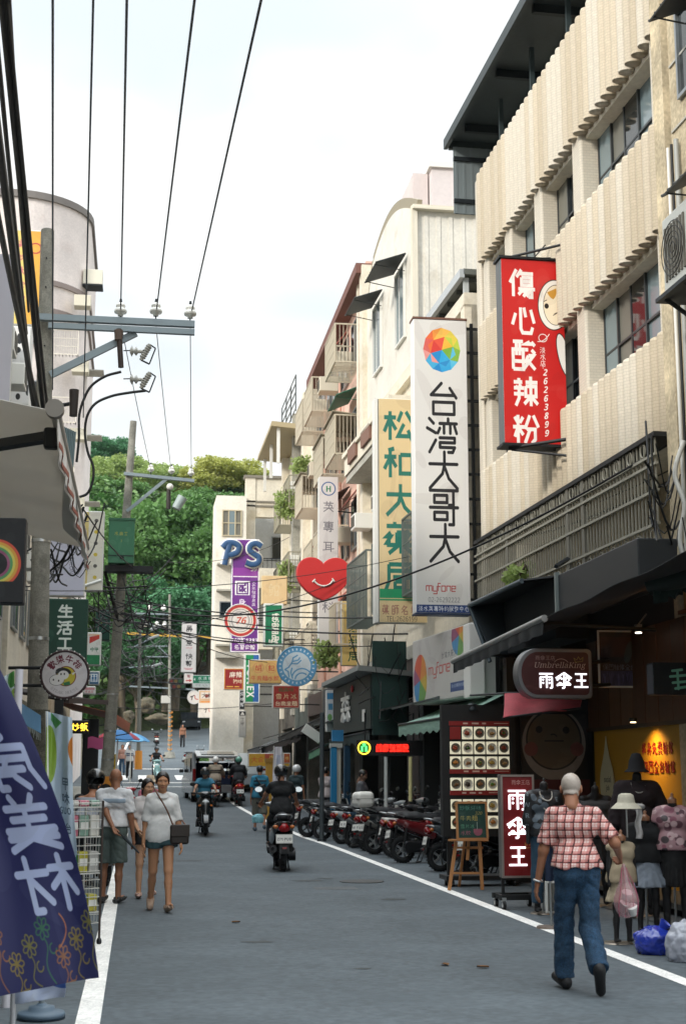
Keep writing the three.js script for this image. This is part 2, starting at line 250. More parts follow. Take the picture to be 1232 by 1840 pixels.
// hill behind the street
const hillH=(x,z)=>{
const d=-z,r=d - 112 - 18*sstep(-14,12,x)- 8*noise3(x*0.05,3,z*0.05);
if (r<0)return 0;
const rise=35*(1 - Math.exp(-r/34))*(0.9+0.24*noise3(x*0.03+4,1,z*0.03));return rise;
};
{
const pos=[],idx=[],nx=60,nz=46;
for (let j=0;j<=nz;j++)for (let i=0;i<=nx;i++){const x=lerp(-130,150,i/nx),z=lerp(-108,-300,j/nz),inRoad=(1 - sstep(2.6,4.2,Math.abs(x - 3.2 - (z+110)*-0.05)))*(1 - sstep(131,134,-z));pos.push(x,gh(z)+hillH(x,z)*(1 - inRoad)- 0.06 - 0.4*inRoad,z);}
for (let j=0;j<nz;j++)for (let i=0;i<nx;i++){const a=j*(nx+1)+i;idx.push(a,a+1,a+nx+2,a,a+nx+2,a+nx+1);}
const g=new THREE.BufferGeometry();g.setAttribute('position',new THREE.Float32BufferAttribute(pos,3));g.setIndex(idx);g.computeVertexNormals();ready(g);
struct('hill',uvM(g),grained('#3a4424',9,1,0.6,{size:256}));
}
// ---------- foliage ----------
function leafClump(size,n,seed){ // a spray of bent leaf quads
const r=rng(seed),pos=[],idx=[];
for (let i=0;i<n;i++){
const c=new THREE.Vector3(r()- 0.5,(r()- 0.5)*0.7,r()- 0.5).multiplyScalar(size),q=new THREE.Quaternion().setFromEuler(new THREE.Euler((r()- 0.5)*1.7,r()*TAU,(r()- 0.5)*1.7)),w=size*(0.12+0.1*r()),l=size*(0.24+0.22*r()),b=pos.length/3;
for (const [x,y,z] of [[0,0,0],[-w,0.06*l,l*0.5],[0,0,l],[w,0.06*l,l*0.5]]){const p=new THREE.Vector3(x,y,z).applyQuaternion(q).add(c);pos.push(p.x,p.y,p.z);}
idx.push(b,b+1,b+2,b,b+2,b+3);
}
const g=new THREE.BufferGeometry();g.setAttribute('position',new THREE.Float32BufferAttribute(pos,3));g.setIndex(idx);g.computeVertexNormals();return ready(g);
}
const leafMat=(hex,t=0.35)=>new THREE.MeshPhysicalMaterial({color:hex,roughness:0.75,transmission:t,thickness:0,side:THREE.DoubleSide,specularIntensity:0.4});
const LEAF={dark:leafMat('#457348',0.35),mid:leafMat('#688f50',0.4),light:leafMat('#a3b571',0.45),gold:leafMat('#b5b866',0.45),blue:leafMat('#5c9268',0.35)};
const bark=grained('#5f5648',0.8,1,0.5,{size:128});
const clumps=[0,1,2].map((i)=>leafClump(1,9,31+i));
function crownGeo(rx,ry,rz,lobes,per,sz,seed,flat=0){ // lobes of leaf sprays on an uneven crown
const r=rng(seed),gs=[];
for (let l=0;l<lobes;l++){
const a=r()*TAU,e=Math.acos(lerp(1,-0.35,r())),k=0.55+0.4*r(),c=new THREE.Vector3(Math.sin(e)*Math.cos(a)*rx*k,Math.cos(e)*ry*k,Math.sin(e)*Math.sin(a)*rz*k),lr=Math.min(rx,ry,rz)*(0.22+0.22*r());
for (let i=0;i<per;i++){
const v=new THREE.Vector3(r()- 0.5,r()- 0.5,r()- 0.5).normalize(),q=0.62+0.42*Math.sqrt(r());
const p=c.clone().add(v.multiply(new THREE.Vector3(lr,lr*(0.62 - flat*0.25),lr)).multiplyScalar(q));
gs.push(clumps[i % 3].clone().applyMatrix4(M4(p.x,p.y,p.z,(r()- 0.5)*0.9,r()*TAU,(r()- 0.5)*0.9,sz*(0.7+0.6*r()))));
}
}
return mergeGeometries(gs);
}
function trunkGeo(h,r0,rx,ry,seed,n=5){
const r=rng(seed),b=gb();b.tube([[0,-1,0],[0.1,h*0.4,0.05],[-0.1,h*0.75,0],[0,h+ry*0.3,0]],r0,10,8);
for (let i=0;i<n;i++){const a=r()*TAU,l=rx*(0.45+0.35*r()),y0=h*(0.55+0.4*r());b.bar([0,y0,0],[Math.cos(a)*l,y0+ry*(0.3+0.5*r()),Math.sin(a)*l],r0*0.5,6,r0*0.16);}
return b.geo();
}
// protos: [crown half sizes, trunk height, lobes]
const TREE=[0,1,2].map((i)=>({crown:crownGeo(5,3.9,5,46+i*6,58,0.78,200+i*17,0.3),trunk:trunkGeo(5,0.32,5,3.6,60+i)}));
function forestTree(px,py,depth,sc,leaf,label,k,ys=1){ // px, py: centre of its crown
const p=at(px,py,depth),o=thing('forest_tree',label,'tree',[p.x,p.y - 7.4*sc,p.z],k*1.7,'trees on the hill behind the street');
mesh('crown',TREE[k % 3].crown,LEAF[leaf],o).position.y=7.4;mesh('trunk',TREE[k % 3].trunk,bark,o);o.scale.set(sc,sc*ys,sc);return o;
}
[
[318,1045,128,1.35,'mid','broad green tree with round crown, low on the hill left of the white house',0,1.15],
[300,1110,122,0.95,'blue','dark bluish green tree under the round crowned tree, above the rocks',1,1],
[352,1150,131,1.0,'dark','very dark tree right above the tunnel mouth',2,1.3],
[222,855,176,1.3,'light','pale green tree on the hill crest behind the pole with the green box',0,0.8],
[270,862,182,1.25,'light','pale feathery tree on the crest between the two crossarms of the poles',1,0.85],
[190,820,196,0.9,'blue','small blue green tree standing up highest at the left end of the crest',2,0.9],
[205,880,165,1.0,'mid','mid green tree on the slope beside the left end of the crest',1,0.8],
[405,848,178,1.25,'gold','yellowish topped tree on the crest above the far white house',2,0.75],
[450,862,185,1.1,'mid','green tree on the crest against the cornice of the cream house',0,0.7],
[345,868,186,1.0,'light','thin pale tree in the dip of the crest',2,0.65],
[385,905,160,1.15,'mid','green tree on the slope left of the white house roof',1,0.8],
[350,935,150,1.1,'dark','dark shaded tree in the middle of the slope',0,0.7],
[290,930,156,1.1,'light','olive green tree below the crest behind the far crossarm',2,0.6],
[235,950,150,1.05,'mid','green tree on the slope behind the green transformer box',1,0.8],
[395,965,146,1.0,'dark','dark green tree against the left wall of the white house',2,0.9],
[180,930,160,1.1,'mid','green tree on the slope left of the transformer pole',0,0.9],
[378,1070,128,1.0,'dark','deep green tree between round crowned tree and white house wall',1,1.2],
[250,1190,118,0.8,'dark','dark low tree above the rock bank left of the tunnel',0,1],
[225,1120,124,1.0,'mid','mid green tree behind the leaning pole, lower on the slope',2,1.1],
].forEach((a)=>forestTree(...a));
{ // undergrowth and far woods on the slope: one mass nobody could count
const geo=leafClump(1,12,5),N=26000,im=new THREE.InstancedMesh(geo,leafMat('#77965a',0.4),N),r=rng(9),m=new THREE.Matrix4(),c=new THREE.Color();
let k=0;
for (let t=0;k<N&&t<400000;t++){
const x=lerp(-60,80,r()),z=lerp(-112,-235,r()),h=hillH(x,z);if (h<1.2)continue;
const y=gh(z)+h,d=-z;if (Math.abs(x/d+0.002)>0.19&&r()<0.8)continue;
const patch=noise3(x*0.16,2,z*0.16),up=r()*r()*2.6*(0.4+patch);
if (d<134&&Math.abs(x - 4.6)<3&&y<9.5)continue;
m.copy(M4(x,y+up,z,(r()- 0.5),r()*TAU,(r()- 0.5),0.9+1.3*r()));im.setMatrixAt(k,m);
c.set(patch>0.6?'#8a9a5c':patch>0.42?'#ffffff':'#8fb890').multiplyScalar(0.75+0.5*r());im.setColorAt(k,c);k++;
}
im.count=k;im.name='undergrowth';tag(im,'mixed green undergrowth covering the hillside between the trees','undergrowth',null,'stuff');scene.add(im);
}
{ // tunnel mouth in the hill and the rock bank
const t=thing('tunnel_portal','dark concrete tunnel mouth under the trees at the end of the street','tunnel',[4.75,gh(-132),-132]);
const arch=new THREE.Shape();arch.moveTo(-4.4,-0.4);arch.lineTo(4.4,-0.4);arch.lineTo(4.4,6);arch.lineTo(-4.4,6);const hole=new THREE.Path();hole.moveTo(-2.3,-0.39);hole.lineTo(-2.3,2.6);hole.absarc(0,2.6,2.3,Math.PI,0,true);hole.lineTo(2.3,-0.39);arch.holes.push(hole);
gb().ext(arch,0.6,0).build('portal_wall',grained('#5f6058',2,1,0.5,{size:128}),t,1);
gb().box(0.4,6,18,-2.9,2.4,-9.2).box(0.4,6,18,2.9,2.4,-9.2).box(6.2,0.4,18,0,5.2,-9.2).box(6.2,6,0.4,0,2.4,-18.4).build('tunnel_lining',mat('#6a6a60',0.95),t);
const rock=(px,py,dep,s,seed,label)=>{const p=at(px,py,dep),g=new THREE.IcosahedronGeometry(1,4),q=g.attributes.position;for (let i=0;i<q.count;i++){const a=[q.getX(i),q.getY(i),q.getZ(i)],k=0.5+0.9*Math.abs(fbm(a[0]*1.6+seed,a[1]*2.2,a[2]*1.6)- 0.2)+0.3*Math.abs(fbm(a[0]*5+seed,a[1]*8,a[2]*5)- 0.5);q.setXYZ(i,a[0]*k*s[0],a[1]*k*s[1],a[2]*k*s[2]);} g.deleteAttribute('normal');const mg=mergeVertices(ready(g).deleteAttribute('normal').deleteAttribute('uv'));mg.computeVertexNormals();const o=mesh('rock',uvM(ready(mg)),rockM);o.position.copy(p);tag(o,label,'rock');};
const rockM=grained('#5c5444',2.2,1,0.6,{size:256,bump:0.05,stain:'#4c4a3c'});
rock(262,1268,108,[0.9,0.7,0.8],3,'pale buff boulder on the bank beside the far street pole');
rock(286,1292,113,[1.2,0.45,0.8],14,'low broad rock behind the scooter parked on the bank');
rock(232,1288,104,[0.5,0.6,0.5],21,'brown rock half hidden by the orange awning');
}
scene.fog=new THREE.FogExp2('#cfe0e2',0.0001);
// ---------- right-hand row of houses; local x runs along the facade away from the camera, local -z is the street ----------
const ROW=91.45*Math.PI/180;
const tileCream=(()=>{ // small ceramic facade tiles, 5 cm x 2.5 cm: print and fine relief
const f=(x,y)=>{const r=y*16,row=Math.floor(r),u=x*8+(row % 2)*0.5,gx=u - Math.floor(u),gy=r - row;return {j:gx<0.04||gy<0.16,v:hash3(Math.floor(u)% 8,row,5)};};
const map=texOf(256,(x,y)=>{const t=f(x,y),k=t.j?0.91:0.97+0.04*t.v;return [0.79*k,0.755*k,0.69*k];}),bump=texOf(256,(x,y)=>f(x,y).j?0:0.8+0.2*f(x,y).v,false);
map.repeat.set(1/0.8,1/0.72);bump.repeat.copy(map.repeat);return new THREE.MeshPhysicalMaterial({map,bumpMap:bump,bumpScale:0.0015,roughness:0.6,side:THREE.DoubleSide});
})();
const stuccoCream=grained('#d3cbba',3.3,0.9,0.12,{size:256,bump:0.003,stain:'#b8a888'});
const stuccoWhite=grained('#e4ded2',4.1,0.85,0.1,{size:256,stain:'#bdb4a2'});
const stuccoPink=grained('#dcb5a4',3.7,0.9,0.12,{size:256,bump:0.003,stain:'#b98872'});
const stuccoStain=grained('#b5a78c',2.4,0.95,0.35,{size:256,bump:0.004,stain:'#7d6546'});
const greyWall=grained('#a9a69c',2.8,0.95,0.2,{size:256,stain:'#7c776b'});
const sheetWhite=grained('#d8d3c8',2.6,0.5,0.1,{size:256,stain:'#a89d8a'});
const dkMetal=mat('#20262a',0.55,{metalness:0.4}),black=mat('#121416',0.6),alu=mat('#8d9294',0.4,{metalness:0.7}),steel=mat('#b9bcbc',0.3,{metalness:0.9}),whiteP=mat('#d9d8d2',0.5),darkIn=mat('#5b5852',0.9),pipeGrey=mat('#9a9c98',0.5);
const roofGreen=grained('#31393b',1.8,0.6,0.2,{size:128});
const glassD=new THREE.MeshPhysicalMaterial({color:'#1a2022',roughness:0.06,specularIntensity:1,ior:1.6});
const glassPale=new THREE.MeshPhysicalMaterial({color:'#6f7f84',roughness:0.12,ior:1.6});
const frost=mat('#6e6c62',0.5);
const tileTint=['#ffffff','#f3eee6','#eae3d7','#f9f3e9'].map((c)=>{const m=tileCream.clone();m.color.set(c);return m;});
// window with frame, panes and mullions as parts of a group; w along x, h, recessed at z
function windowPart(parent,x,y,z,w,h,n,o={}){
const g=sub(parent,'window',[x,y,z]),f=gb(),t=o.t||0.05;
f.box(w,t,0.07,0,h/2 - t/2,0).box(w,t,0.07,0,-h/2+t/2,0).box(t,h - 2*t,0.07,-w/2+t/2,0,0).box(t,h - 2*t,0.07,w/2 - t/2,0,0);
for (let i=1;i<n;i++)f.box(t,h - 2*t,0.065,-w/2+w*i/n,0,0);
if (o.rail)f.box(w - 2*t,t*0.8,0.06,0,-h/2+h*o.rail,0);
f.build('frame',o.frame||alu,g);
for (let i=0;i<n;i++)gb().box(w/n - t,h - 2*t,0.016,-w/2+w*(i+0.5)/n,0,(i % 2?0.014:-0.014)).build('pane',o.pane?o.pane(i):glassD,g);
return g;
}
function acUnit(parent,name,x,y,z,w=0.62,h=0.42,d=0.5,m=whiteP){ // window air conditioner, grille toward -z
const g=sub(parent,name,[x,y,z]);gb().rbox(w,h,d,0.02,0,0,0).build('housing',m,g);
const s=gb();for (let i=0;i<7;i++)s.box(w*0.06,h*0.7,0.02,-w*0.36+i*w*0.12,0,-d/2 - 0.006);s.build('grille',mat('#55524a',0.7),g);return g;
}
function cage(parent,x,y,z,w,h,d,m,o={}){ // burglar cage standing out from the facade, floor of bars
const g=sub(parent,'window_cage',[x,y,z]),f=gb(),b=gb();
for (const yy of [0,h])f.box(w,0.04,0.04,0,yy,-d).box(0.04,0.04,d,-w/2,yy,-d/2).box(0.04,0.04,d,w/2,yy,-d/2);
for (const xx of [-w/2,w/2])f.box(0.04,h,0.04,xx,h/2,-d);
f.build('frame',m,g);
for (let i=1;i*0.11<w;i++)b.bar([-w/2+i*0.11,0,-d],[-w/2+i*0.11,h,-d],0.009,4);
for (const s of [-1,1])for (let i=1;i*0.11<d;i++)b.bar([s*w/2,0,-i*0.11],[s*w/2,h,-i*0.11],0.009,4);
for (let i=1;i*0.16<w;i++)b.box(0.025,0.025,d,-w/2+i*0.16,0,-d/2);
for (const k of [0.33,0.66])b.box(w,0.02,0.02,0,h*k,-d);
tag(b.build('bars',m,g),null,null,null,'stuff');
if (o.top)gb().box(w+0.1,0.03,d+0.15,0,h+0.05,-d/2,0.12).build('cover',o.top,g);return g;
}
function hood(parent,x,y,z,w,d,m,pitch=0.55){ // small ribbed sheet hood above a window
const g=sub(parent,'window_hood',[x,y,z]),b=gb();b.box(w,0.02,d,0,-Math.sin(pitch)*d/2,-Math.cos(pitch)*d/2,-pitch);
for (let i=0;i<=8;i++)b.bar([-w/2+w*i/8,0.012,0],[-w/2+w*i/8,-Math.sin(pitch)*d+0.012,-Math.cos(pitch)*d],0.018,5);
b.build('sheet',m,g);for (const s of [-1,1])gb().bar([s*w*0.42,-0.5*d,0],[s*w*0.42,-Math.sin(pitch)*d,-Math.cos(pitch)*d],0.012,5).build('bracket',m,g);return g;
}

// --- the house with fluted balconies ---
{
const L=9.05,A=thing('fluted_building','cream tiled building with fluted balcony bands behind the red vertical sign','building',[6.6,0,-17],ROW);
gb().box(L,8.6,0.3,L/2,9.0,1.4).box(0.3,11.1,6,L - 0.15,7.75,4.5).box(0.3,11.1,6,0.15,7.75,4.5).box(L,0.3,6,L/2,4.25,3.6).build('wall',stuccoCream,A,1);
for (const y of [8.68,11.48,5.9])gb().box(L - 0.6,0.16,1.2,L/2,y,0.8).build('floor_slab',stuccoCream,A,1);
const bands=[[11.55,13.3],[8.76,10.17],[5.95,7.27]];
const NR=36,pitch=L/NR;
for (const [y0,y1] of bands){
gb().box(L,y1 - y0 - 0.06,0.3,L/2,(y0+y1)/2+0.03,0.37).build('balcony_wall',tileCream,A,1);
const h=y1 - y0+0.1,prof=[[0.001,h],[0.06,h],[0.088,h - 0.02],[0.1,h - 0.06],[0.1,0],[0.001,0]];
const rg=new THREE.LatheGeometry(prof.map((p)=>new THREE.Vector2(...p)),14);{const u=rg.attributes.uv,p=rg.attributes.position;for (let i=0;i<u.count;i++)u.setXY(i,u.getX(i)*0.67,p.getY(i));} rg.scale(1,1,1.25);
for (let i=0;i<NR;i++)mesh('rib',rg,tileTint[Math.floor(R()*4)],A).position.set((i+0.5)*pitch,y0 - 0.09,0.1);
}
for (const [y0,y1] of [[10.17,11.48],[7.27,8.68]]){
const cols=[0.15,3.4,5.45,7.3,L - 0.2];
cols.forEach((s,i)=>gb().rbox(i===0||i===4?0.34:0.42,y1 - y0+0.1,0.4,0.05,s,(y0+y1)/2,0.3).build('column',tileCream,A,1));
for (let i=0;i<4;i++){const a=cols[i]+0.22,b=cols[i+1] - 0.22;windowPart(A,(a+b)/2,(y0+y1)/2,0.42,b - a,y1 - y0,i===0?5:3,{t:0.045,rail:0.42,frame:mat('#3d4143',0.4,{metalness:0.5}),pane:(k)=>[frost,glassPale,glassD,frost,glassPale][(k+i)% 5]});}
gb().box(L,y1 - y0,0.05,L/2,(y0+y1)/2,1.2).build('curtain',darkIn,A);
}
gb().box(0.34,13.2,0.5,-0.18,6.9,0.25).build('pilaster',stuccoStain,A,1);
gb().rbox(0.3,9,0.62,0.05,L+0.15,8.8,0.36).build('pilaster',tileCream,A,1);
// roof shed with dark soffit
gb().box(L+2,0.1,5.6,L/2+1,15.0,2.7).box(L+2,0.22,0.08,L/2+1,14.86,-0.12).box(0.08,0.24,5.5,L+2,14.88,2.7).build('roof_sheet',roofGreen,A,1);
for (let i=0;i<5;i++)gb().box(0.1,0.16,5.2,0.6+i*2.4,14.86,2.7).build('roof_beam',dkMetal,A);
for (const z of [1.1,2.5])gb().box(L+2,0.12,0.1,L/2+1.1,14.88,z).build('roof_beam',dkMetal,A);
for (let i=0;i<5;i++)gb().box(0.08,1.6,0.08,0.5+i*2.1,14.1,0.5).build('roof_post',mat('#3e4a4c',0.5,{metalness:0.4}),A);
gb().box(L,3,0.1,L/2,14,3.6).build('roof_room',mat('#75767a',0.9),A);
{const b=gb();b.box(0.03,1.5,2.2,L+1.8,13.98,1.1);for (let i=0;i<13;i++)b.box(0.05,1.5,0.05,L+1.8,13.98,0.06+i*0.17);b.build('side_cladding',mat('#7d8688',0.5,{metalness:0.3}),A);gb().box(0.09,0.09,2.2,L+1.78,14.45,1.1).box(0.09,0.09,2.2,L+1.78,13.5,1.1).build('rail',dkMetal,A);}
// barred balcony on the first floor
{const b=gb(),c=gb();for (let i=0;i<=70;i++)b.box(0.022,1.5,0.022,0.1+i*(L - 0.2)/70,5.15,-0.12);for (const y of [4.45,4.72,5.15,5.5,5.62])c.box(L,0.035,0.04,L/2,y,-0.145);for (let i=0;i<36;i++)c.torus(0.085,0.012,0.25+i*0.243,i % 2?5.75:4.58,-0.13,0,0,0,5,14);
tag(b.build('bars',mat('#8a877a',0.6),A),null,null,null,'stuff');c.build('rails',mat('#908d80',0.6),A);
for (const s of [2.9,3.6,6.9])gb().box(0.12,1.5,0.06,s,5.15,-0.12).build('post',mat('#6d6a60',0.6),A);
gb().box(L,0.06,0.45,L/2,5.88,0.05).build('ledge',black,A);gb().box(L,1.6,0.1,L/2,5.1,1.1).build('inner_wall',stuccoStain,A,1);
gb().box(L,0.14,1.5,L/2,4.3,0.5).build('floor_slab',greyWall,A,1);}
}
// --- the wall slice nearest the camera at the right edge ---
{
const N=thing('stained_building','stained beige building slice at the right edge with air conditioners','building',[6.75,0,-10.5],ROW);
gb().box(5.9,12,0.4,2.95,9.2,0.2).build('wall',stuccoStain,N,1);
for (let k=0;k<5;k++){const b=gb();b.box(5.8,0.03,0.02,2.95,9.7+k*0.9,-0.012);b.build('trim',greyWall,N);}
acUnit(N,'air_conditioner',4.75,7.7,-0.3,0.75,0.95,0.42,mat('#a7aaa6',0.5));{const f=sub(N,'fan_guard',[4.75,7.7,-0.55]);const t=gb();for (let i=1;i<6;i++)t.torus(0.065*i,0.006,0,0,0,0,0,0,5,24);t.build('guard',black,f);}
gb().box(0.9,0.05,0.6,4.75,7.18,-0.3).beam([4.45,7.18,-0.55],[4.45,6.8,0],0.04,0.04).beam([5.05,7.18,-0.55],[5.05,6.8,0],0.04,0.04).build('bracket',dkMetal,N);
hood(N,4.1,8.7,0,1.5,0.7,mat('#4d4f4e',0.6),0.5);hood(N,4.3,11.0,0,1.5,0.65,mat('#3e4040',0.6),0.4);
windowPart(N,4.9,10.6,-0.02,1.3,1.2,2);

for (const [x,r,m] of [[5.6,0.035,pipeGrey],[5.75,0.02,black],[5.86,0.025,whiteP]])gb().bar([x,3.6,-0.06],[x+0.03,9.5,-0.06],r,8).build('pipe',m,N);
gb().tube([[5.7,5.6,-0.1],[5.78,5.2,-0.2],[5.72,4.8,-0.12],[5.8,4.4,-0.16],[5.75,3.9,-0.1]],0.03,24).build('pipe',whiteP,N);
}
// --- white house with arched roof room ---
{
const B=thing('arched_building','cream building with a white arched roof room and dark window hoods','building',[6.35,0,-27.15],ROW);
gb().box(11,6.6,0.3,5.5,7.7,0.3).box(0.3,6.6,6,0.15,7.7,3).box(12,0.3,8,6,11.1,4).build('wall',stuccoCream,B,1);
gb().box(6.6,0.5,0.9,7.8,9.9,-0.15).box(6.6,0.12,1.0,7.8,10.2,-0.17).build('balcony_wall',stuccoCream,B,1);
gb().box(6.6,0.18,0.8,7.8,9.55,-0.15).build('balcony_slab',greyWall,B,1);
// lower bay under the balcony: recessed and shaded
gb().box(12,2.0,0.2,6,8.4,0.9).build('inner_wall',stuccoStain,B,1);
// arched front of the roof room
const arch=[],a0=4.5,a1=11.0;for (let i=0;i<=20;i++){const t=i/20;arch.push([lerp(a0,a1,t),14.85+Math.sin(Math.PI*Math.min(1,t*1.02))*0.75+Math.sin(Math.PI*t*0.6)*0.35 - Math.max(0,t - 0.86)*6]);}
gb().ext([[a0,11],...arch,[a1,11]],0.25,0,M4(0,0,0.02)).build('arched_front',sheetWhite,B,1);
{const t=gb();for (let i=0;i<20;i++)t.beam([...arch[i],0.1],[...arch[i+1],0.1],0.5,0.12);t.build('roof_edge',mat('#8f8672',0.7),B);}
{const b=gb();b.box(0.1,3.9,8,a0 - 0.02,12.9,4);for (let i=0;i<26;i++)b.box(0.06,3.7,0.1,a0 - 0.06,12.85,0.25+i*0.3);b.build('corrugated_side',sheetWhite,B,1);gb().box(0.34,0.1,8.2,a0 - 0.08,14.85,4).build('eave',stuccoCream,B);}
gb().box(0.14,4.6,0.14,a0 - 0.1,12.6,-0.05).build('downpipe',stuccoCream,B);
for (const [x,y] of [[6.2,13.0],[9.2,13.1]]){windowPart(B,x,y,-0.02,1.1,1.9,2,{frame:whiteP,pane:()=>glassPale});hood(B,x,y+1.1,-0.03,1.5,0.8,mat('#23282a',0.6),0.35);}
for (const x of [5.6,7.6,9.6])gb().box(1.2,0.4,0.1,x,10.0,-0.62).build('balcony_opening',mat('#7a5a4c',0.8),B);
// open stair roof beside the fluted house
gb().box(4.4,0.12,3.4,2.2,11.7,1.7).build('stair_roof',mat('#5f625c',0.7),B);gb().box(4.4,0.18,0.1,2.2,11.66,-0.03).build('roof_edge',mat('#aeb3b6',0.4),B);
for (let i=0;i<6;i++)gb().box(0.06,0.1,3.2,0.2+i*0.8,11.58,1.7).build('roof_beam',mat('#4a4d49',0.7),B);
for (const s of [0.15,4.2])gb().box(0.1,2.2,0.1,s,10.5,0.08).build('roof_post',mat('#b4b8b8',0.4),B);
gb().box(0.16,2.3,3,4.36,11,1.7).build('stair_wall',concrete,B,1);
for (let i=0;i<3;i++){cage(B,2.0+i*3.6,5.4,-0.05,2.8,1.7,0.55,mat('#59625e',0.6));windowPart(B,2.0+i*3.6,6.2,0.12,2.4,1.4,3);}
for (let i=0;i<4;i++)acUnit(B,'air_conditioner',1.6+i*3,8.3,-0.2);
gb().box(12,0.3,5,6,4.35,2.5).build('arcade_ceiling',greyWall,B,1);
}
// --- pale tower standing behind the row ---
{const T=thing('pale_tower','pale pinkish white tower block rising behind the arched roof room','building',[8.75,0,-44]);gb().box(5,21.6,6,3,10.8,-3).build('wall',grained('#cfc6c4',5,0.9,0.06,{size:128}),T,1);gb().box(0.5,21.5,5.6,0.2,10.75,-3.2).build('side_wall',grained('#c9bebb',5,0.9,0.06,{size:128}),T,1);gb().box(5.2,0.2,6.2,3,21.65,-3).build('coping',whiteP,T);}
// --- pink house with cages and red sloped hoods ---
{
const C=thing('pink_building','pink stucco building with balcony cages, air conditioners and a red brown roof edge','building',[6.1,0,-38.3],89.8*Math.PI/180);
gb().box(12.4,11.6,0.3,6.2,10.2,0.3).box(0.3,11.6,6,0.15,10.2,3).build('wall',stuccoPink,C,1);
gb().box(0.5,11.4,0.5,0.0,10.1,0.1).box(0.35,11.4,0.4,1.0,10.1,0.1).build('pilaster',stuccoCream,C,1);
gb().box(12.6,0.3,0.7,6.2,15.75,0.05).build('roof_edge',mat('#6c463c',0.7),C);gb().box(12.6,0.5,0.4,6.2,16.0,0.9).build('parapet',stuccoWhite,C,1);

const red=mat('#8a4a3c',0.7),cageM=mat('#b9b09c',0.6);
for (let f=0;f<4;f++){const y=5.2+f*2.75;
for (let k=0;k<4;k++){const x=2.5+k*2.9;windowPart(C,x,y+0.9,0.1,2.0,1.5,3,{frame:alu});if ((f+k)% 3 !== 1)cage(C,x,y - 0.05,0.1,2.2,1.15,0.8,cageM,f===2?{top:mat('#8d8672',0.7)}:{});else hood(C,x,y+1.85,0.1,2.0,0.6,red,0.9);acUnit(C,'air_conditioner',x+1.42,y+1.2 - (f % 2)*0.5,-0.2,0.62,0.48,0.65,mat('#cfc6b2',0.6));}
}
hood(C,3.3,12.9,0.1,2.0,0.7,mat('#2f6a55',0.6),0.4);hood(C,5.0,10.2,0.1,2.0,0.7,mat('#3d2b26',0.6),0.5);
for (const x of [1.4,5.6,9.4])gb().bar([x,4.5,0.02],[x,14,0.02],0.05,8).build('downpipe',mat('#c79b88',0.6),C);
gb().box(12.4,0.3,5,6.2,4.3,2.5).build('arcade_ceiling',greyWall,C,1);
}
// --- cream house with plants on its balconies ---
{
const Dp=thing('planted_building','cream building with climbing plants, a roof railing and a red canopy on top','building',[6.15,0,-51.8],90.2*Math.PI/180);
gb().box(10,12.2,0.4,5,9.9,0.3).box(0.3,12.2,5,0.15,9.9,2.6).build('wall',stuccoCream,Dp,1);
for (const x of [1.2,4.6,8.8])gb().box(0.5,12.2,0.35,x,9.9,-0.02).build('pilaster',x===4.6?concrete:stuccoCream,Dp,1);
gb().box(6.5,0.2,1.6,6.4,15.2,-0.4,0.08).build('canopy',mat('#a39576',0.7),Dp);gb().box(6.5,0.25,0.2,6.4,15.65,0.5).build('canopy_edge',mat('#b04038',0.6),Dp);
for (const x of [3.4,6.4,9.3])gb().box(0.12,1.6,0.12,x,14.5,-0.9).build('post',whiteP,Dp);
{const r=gb();for (let i=0;i<=4;i++)r.bar([3.5,16+i*0.35,-0.2],[9,16+i*0.35,-0.2],0.025,6);for (let i=0;i<=3;i++)r.bar([3.5+i*1.83,15.9,-0.2],[3.5+i*1.83,17.4,-0.2],0.03,6);r.build('roof_railing',mat('#55595a',0.5),Dp);}
for (let f=0;f<3;f++)for (const x of [2.9,6.7]){windowPart(Dp,x,6.6+f*3,0.08,1.8,1.5,2,{frame:alu});cage(Dp,x,5.6+f*3,0.08,2.1,1.3,0.7,mat('#8f8a78',0.7));acUnit(Dp,'air_conditioner',x+1.5,6.9+f*3,-0.2,0.6,0.45,0.5);}
gb().box(10,0.3,5,5,4.6,2.5).build('arcade_ceiling',greyWall,Dp,1);
}
{ // climbing plants on it
const pg=(seed,w,h)=>{const r=rng(seed),gs=[];for (let i=0;i<90;i++)gs.push(clumps[i % 3].clone().applyMatrix4(M4((r()- 0.5)*w,-r()*h,(r()- 0.5)*w,r(),r()*6,r(),0.22+0.12*r())));return mergeGeometries(gs);};
const place=(px,py,d,w,h,label,seed)=>{const o=thing('climbing_plant',label,'plant',at(px,py,d));mesh('foliage',pg(seed,w,h),LEAF.light,o);const r=rng(seed),s=gb();for (let i=0;i<4;i++)s.tube([[0,0.1,0.3],[(r()- 0.5)*w,-h*0.4,0.1],[(r()- 0.5)*w,-h,0]],0.015,10,5);s.build('stem',bark,o);};
place(512,885,54,0.6,1.0,'bright green creeper hanging by the cream pilaster left of the white clinic sign',3);
place(512,1015,54,0.5,1.0,'small potted creeper on the balcony just left of the red heart',5);
place(541,826,52,0.6,0.5,'tuft of green leaves on the top balcony below the roof railing',8);
place(588,1160,40.5,0.5,0.6,'green palm like sprig in front of the lower end of the clinic sign',11);
place(935,1030,23,0.25,0.3,'small green sprig growing through the balcony bars above the arcade',15);
}
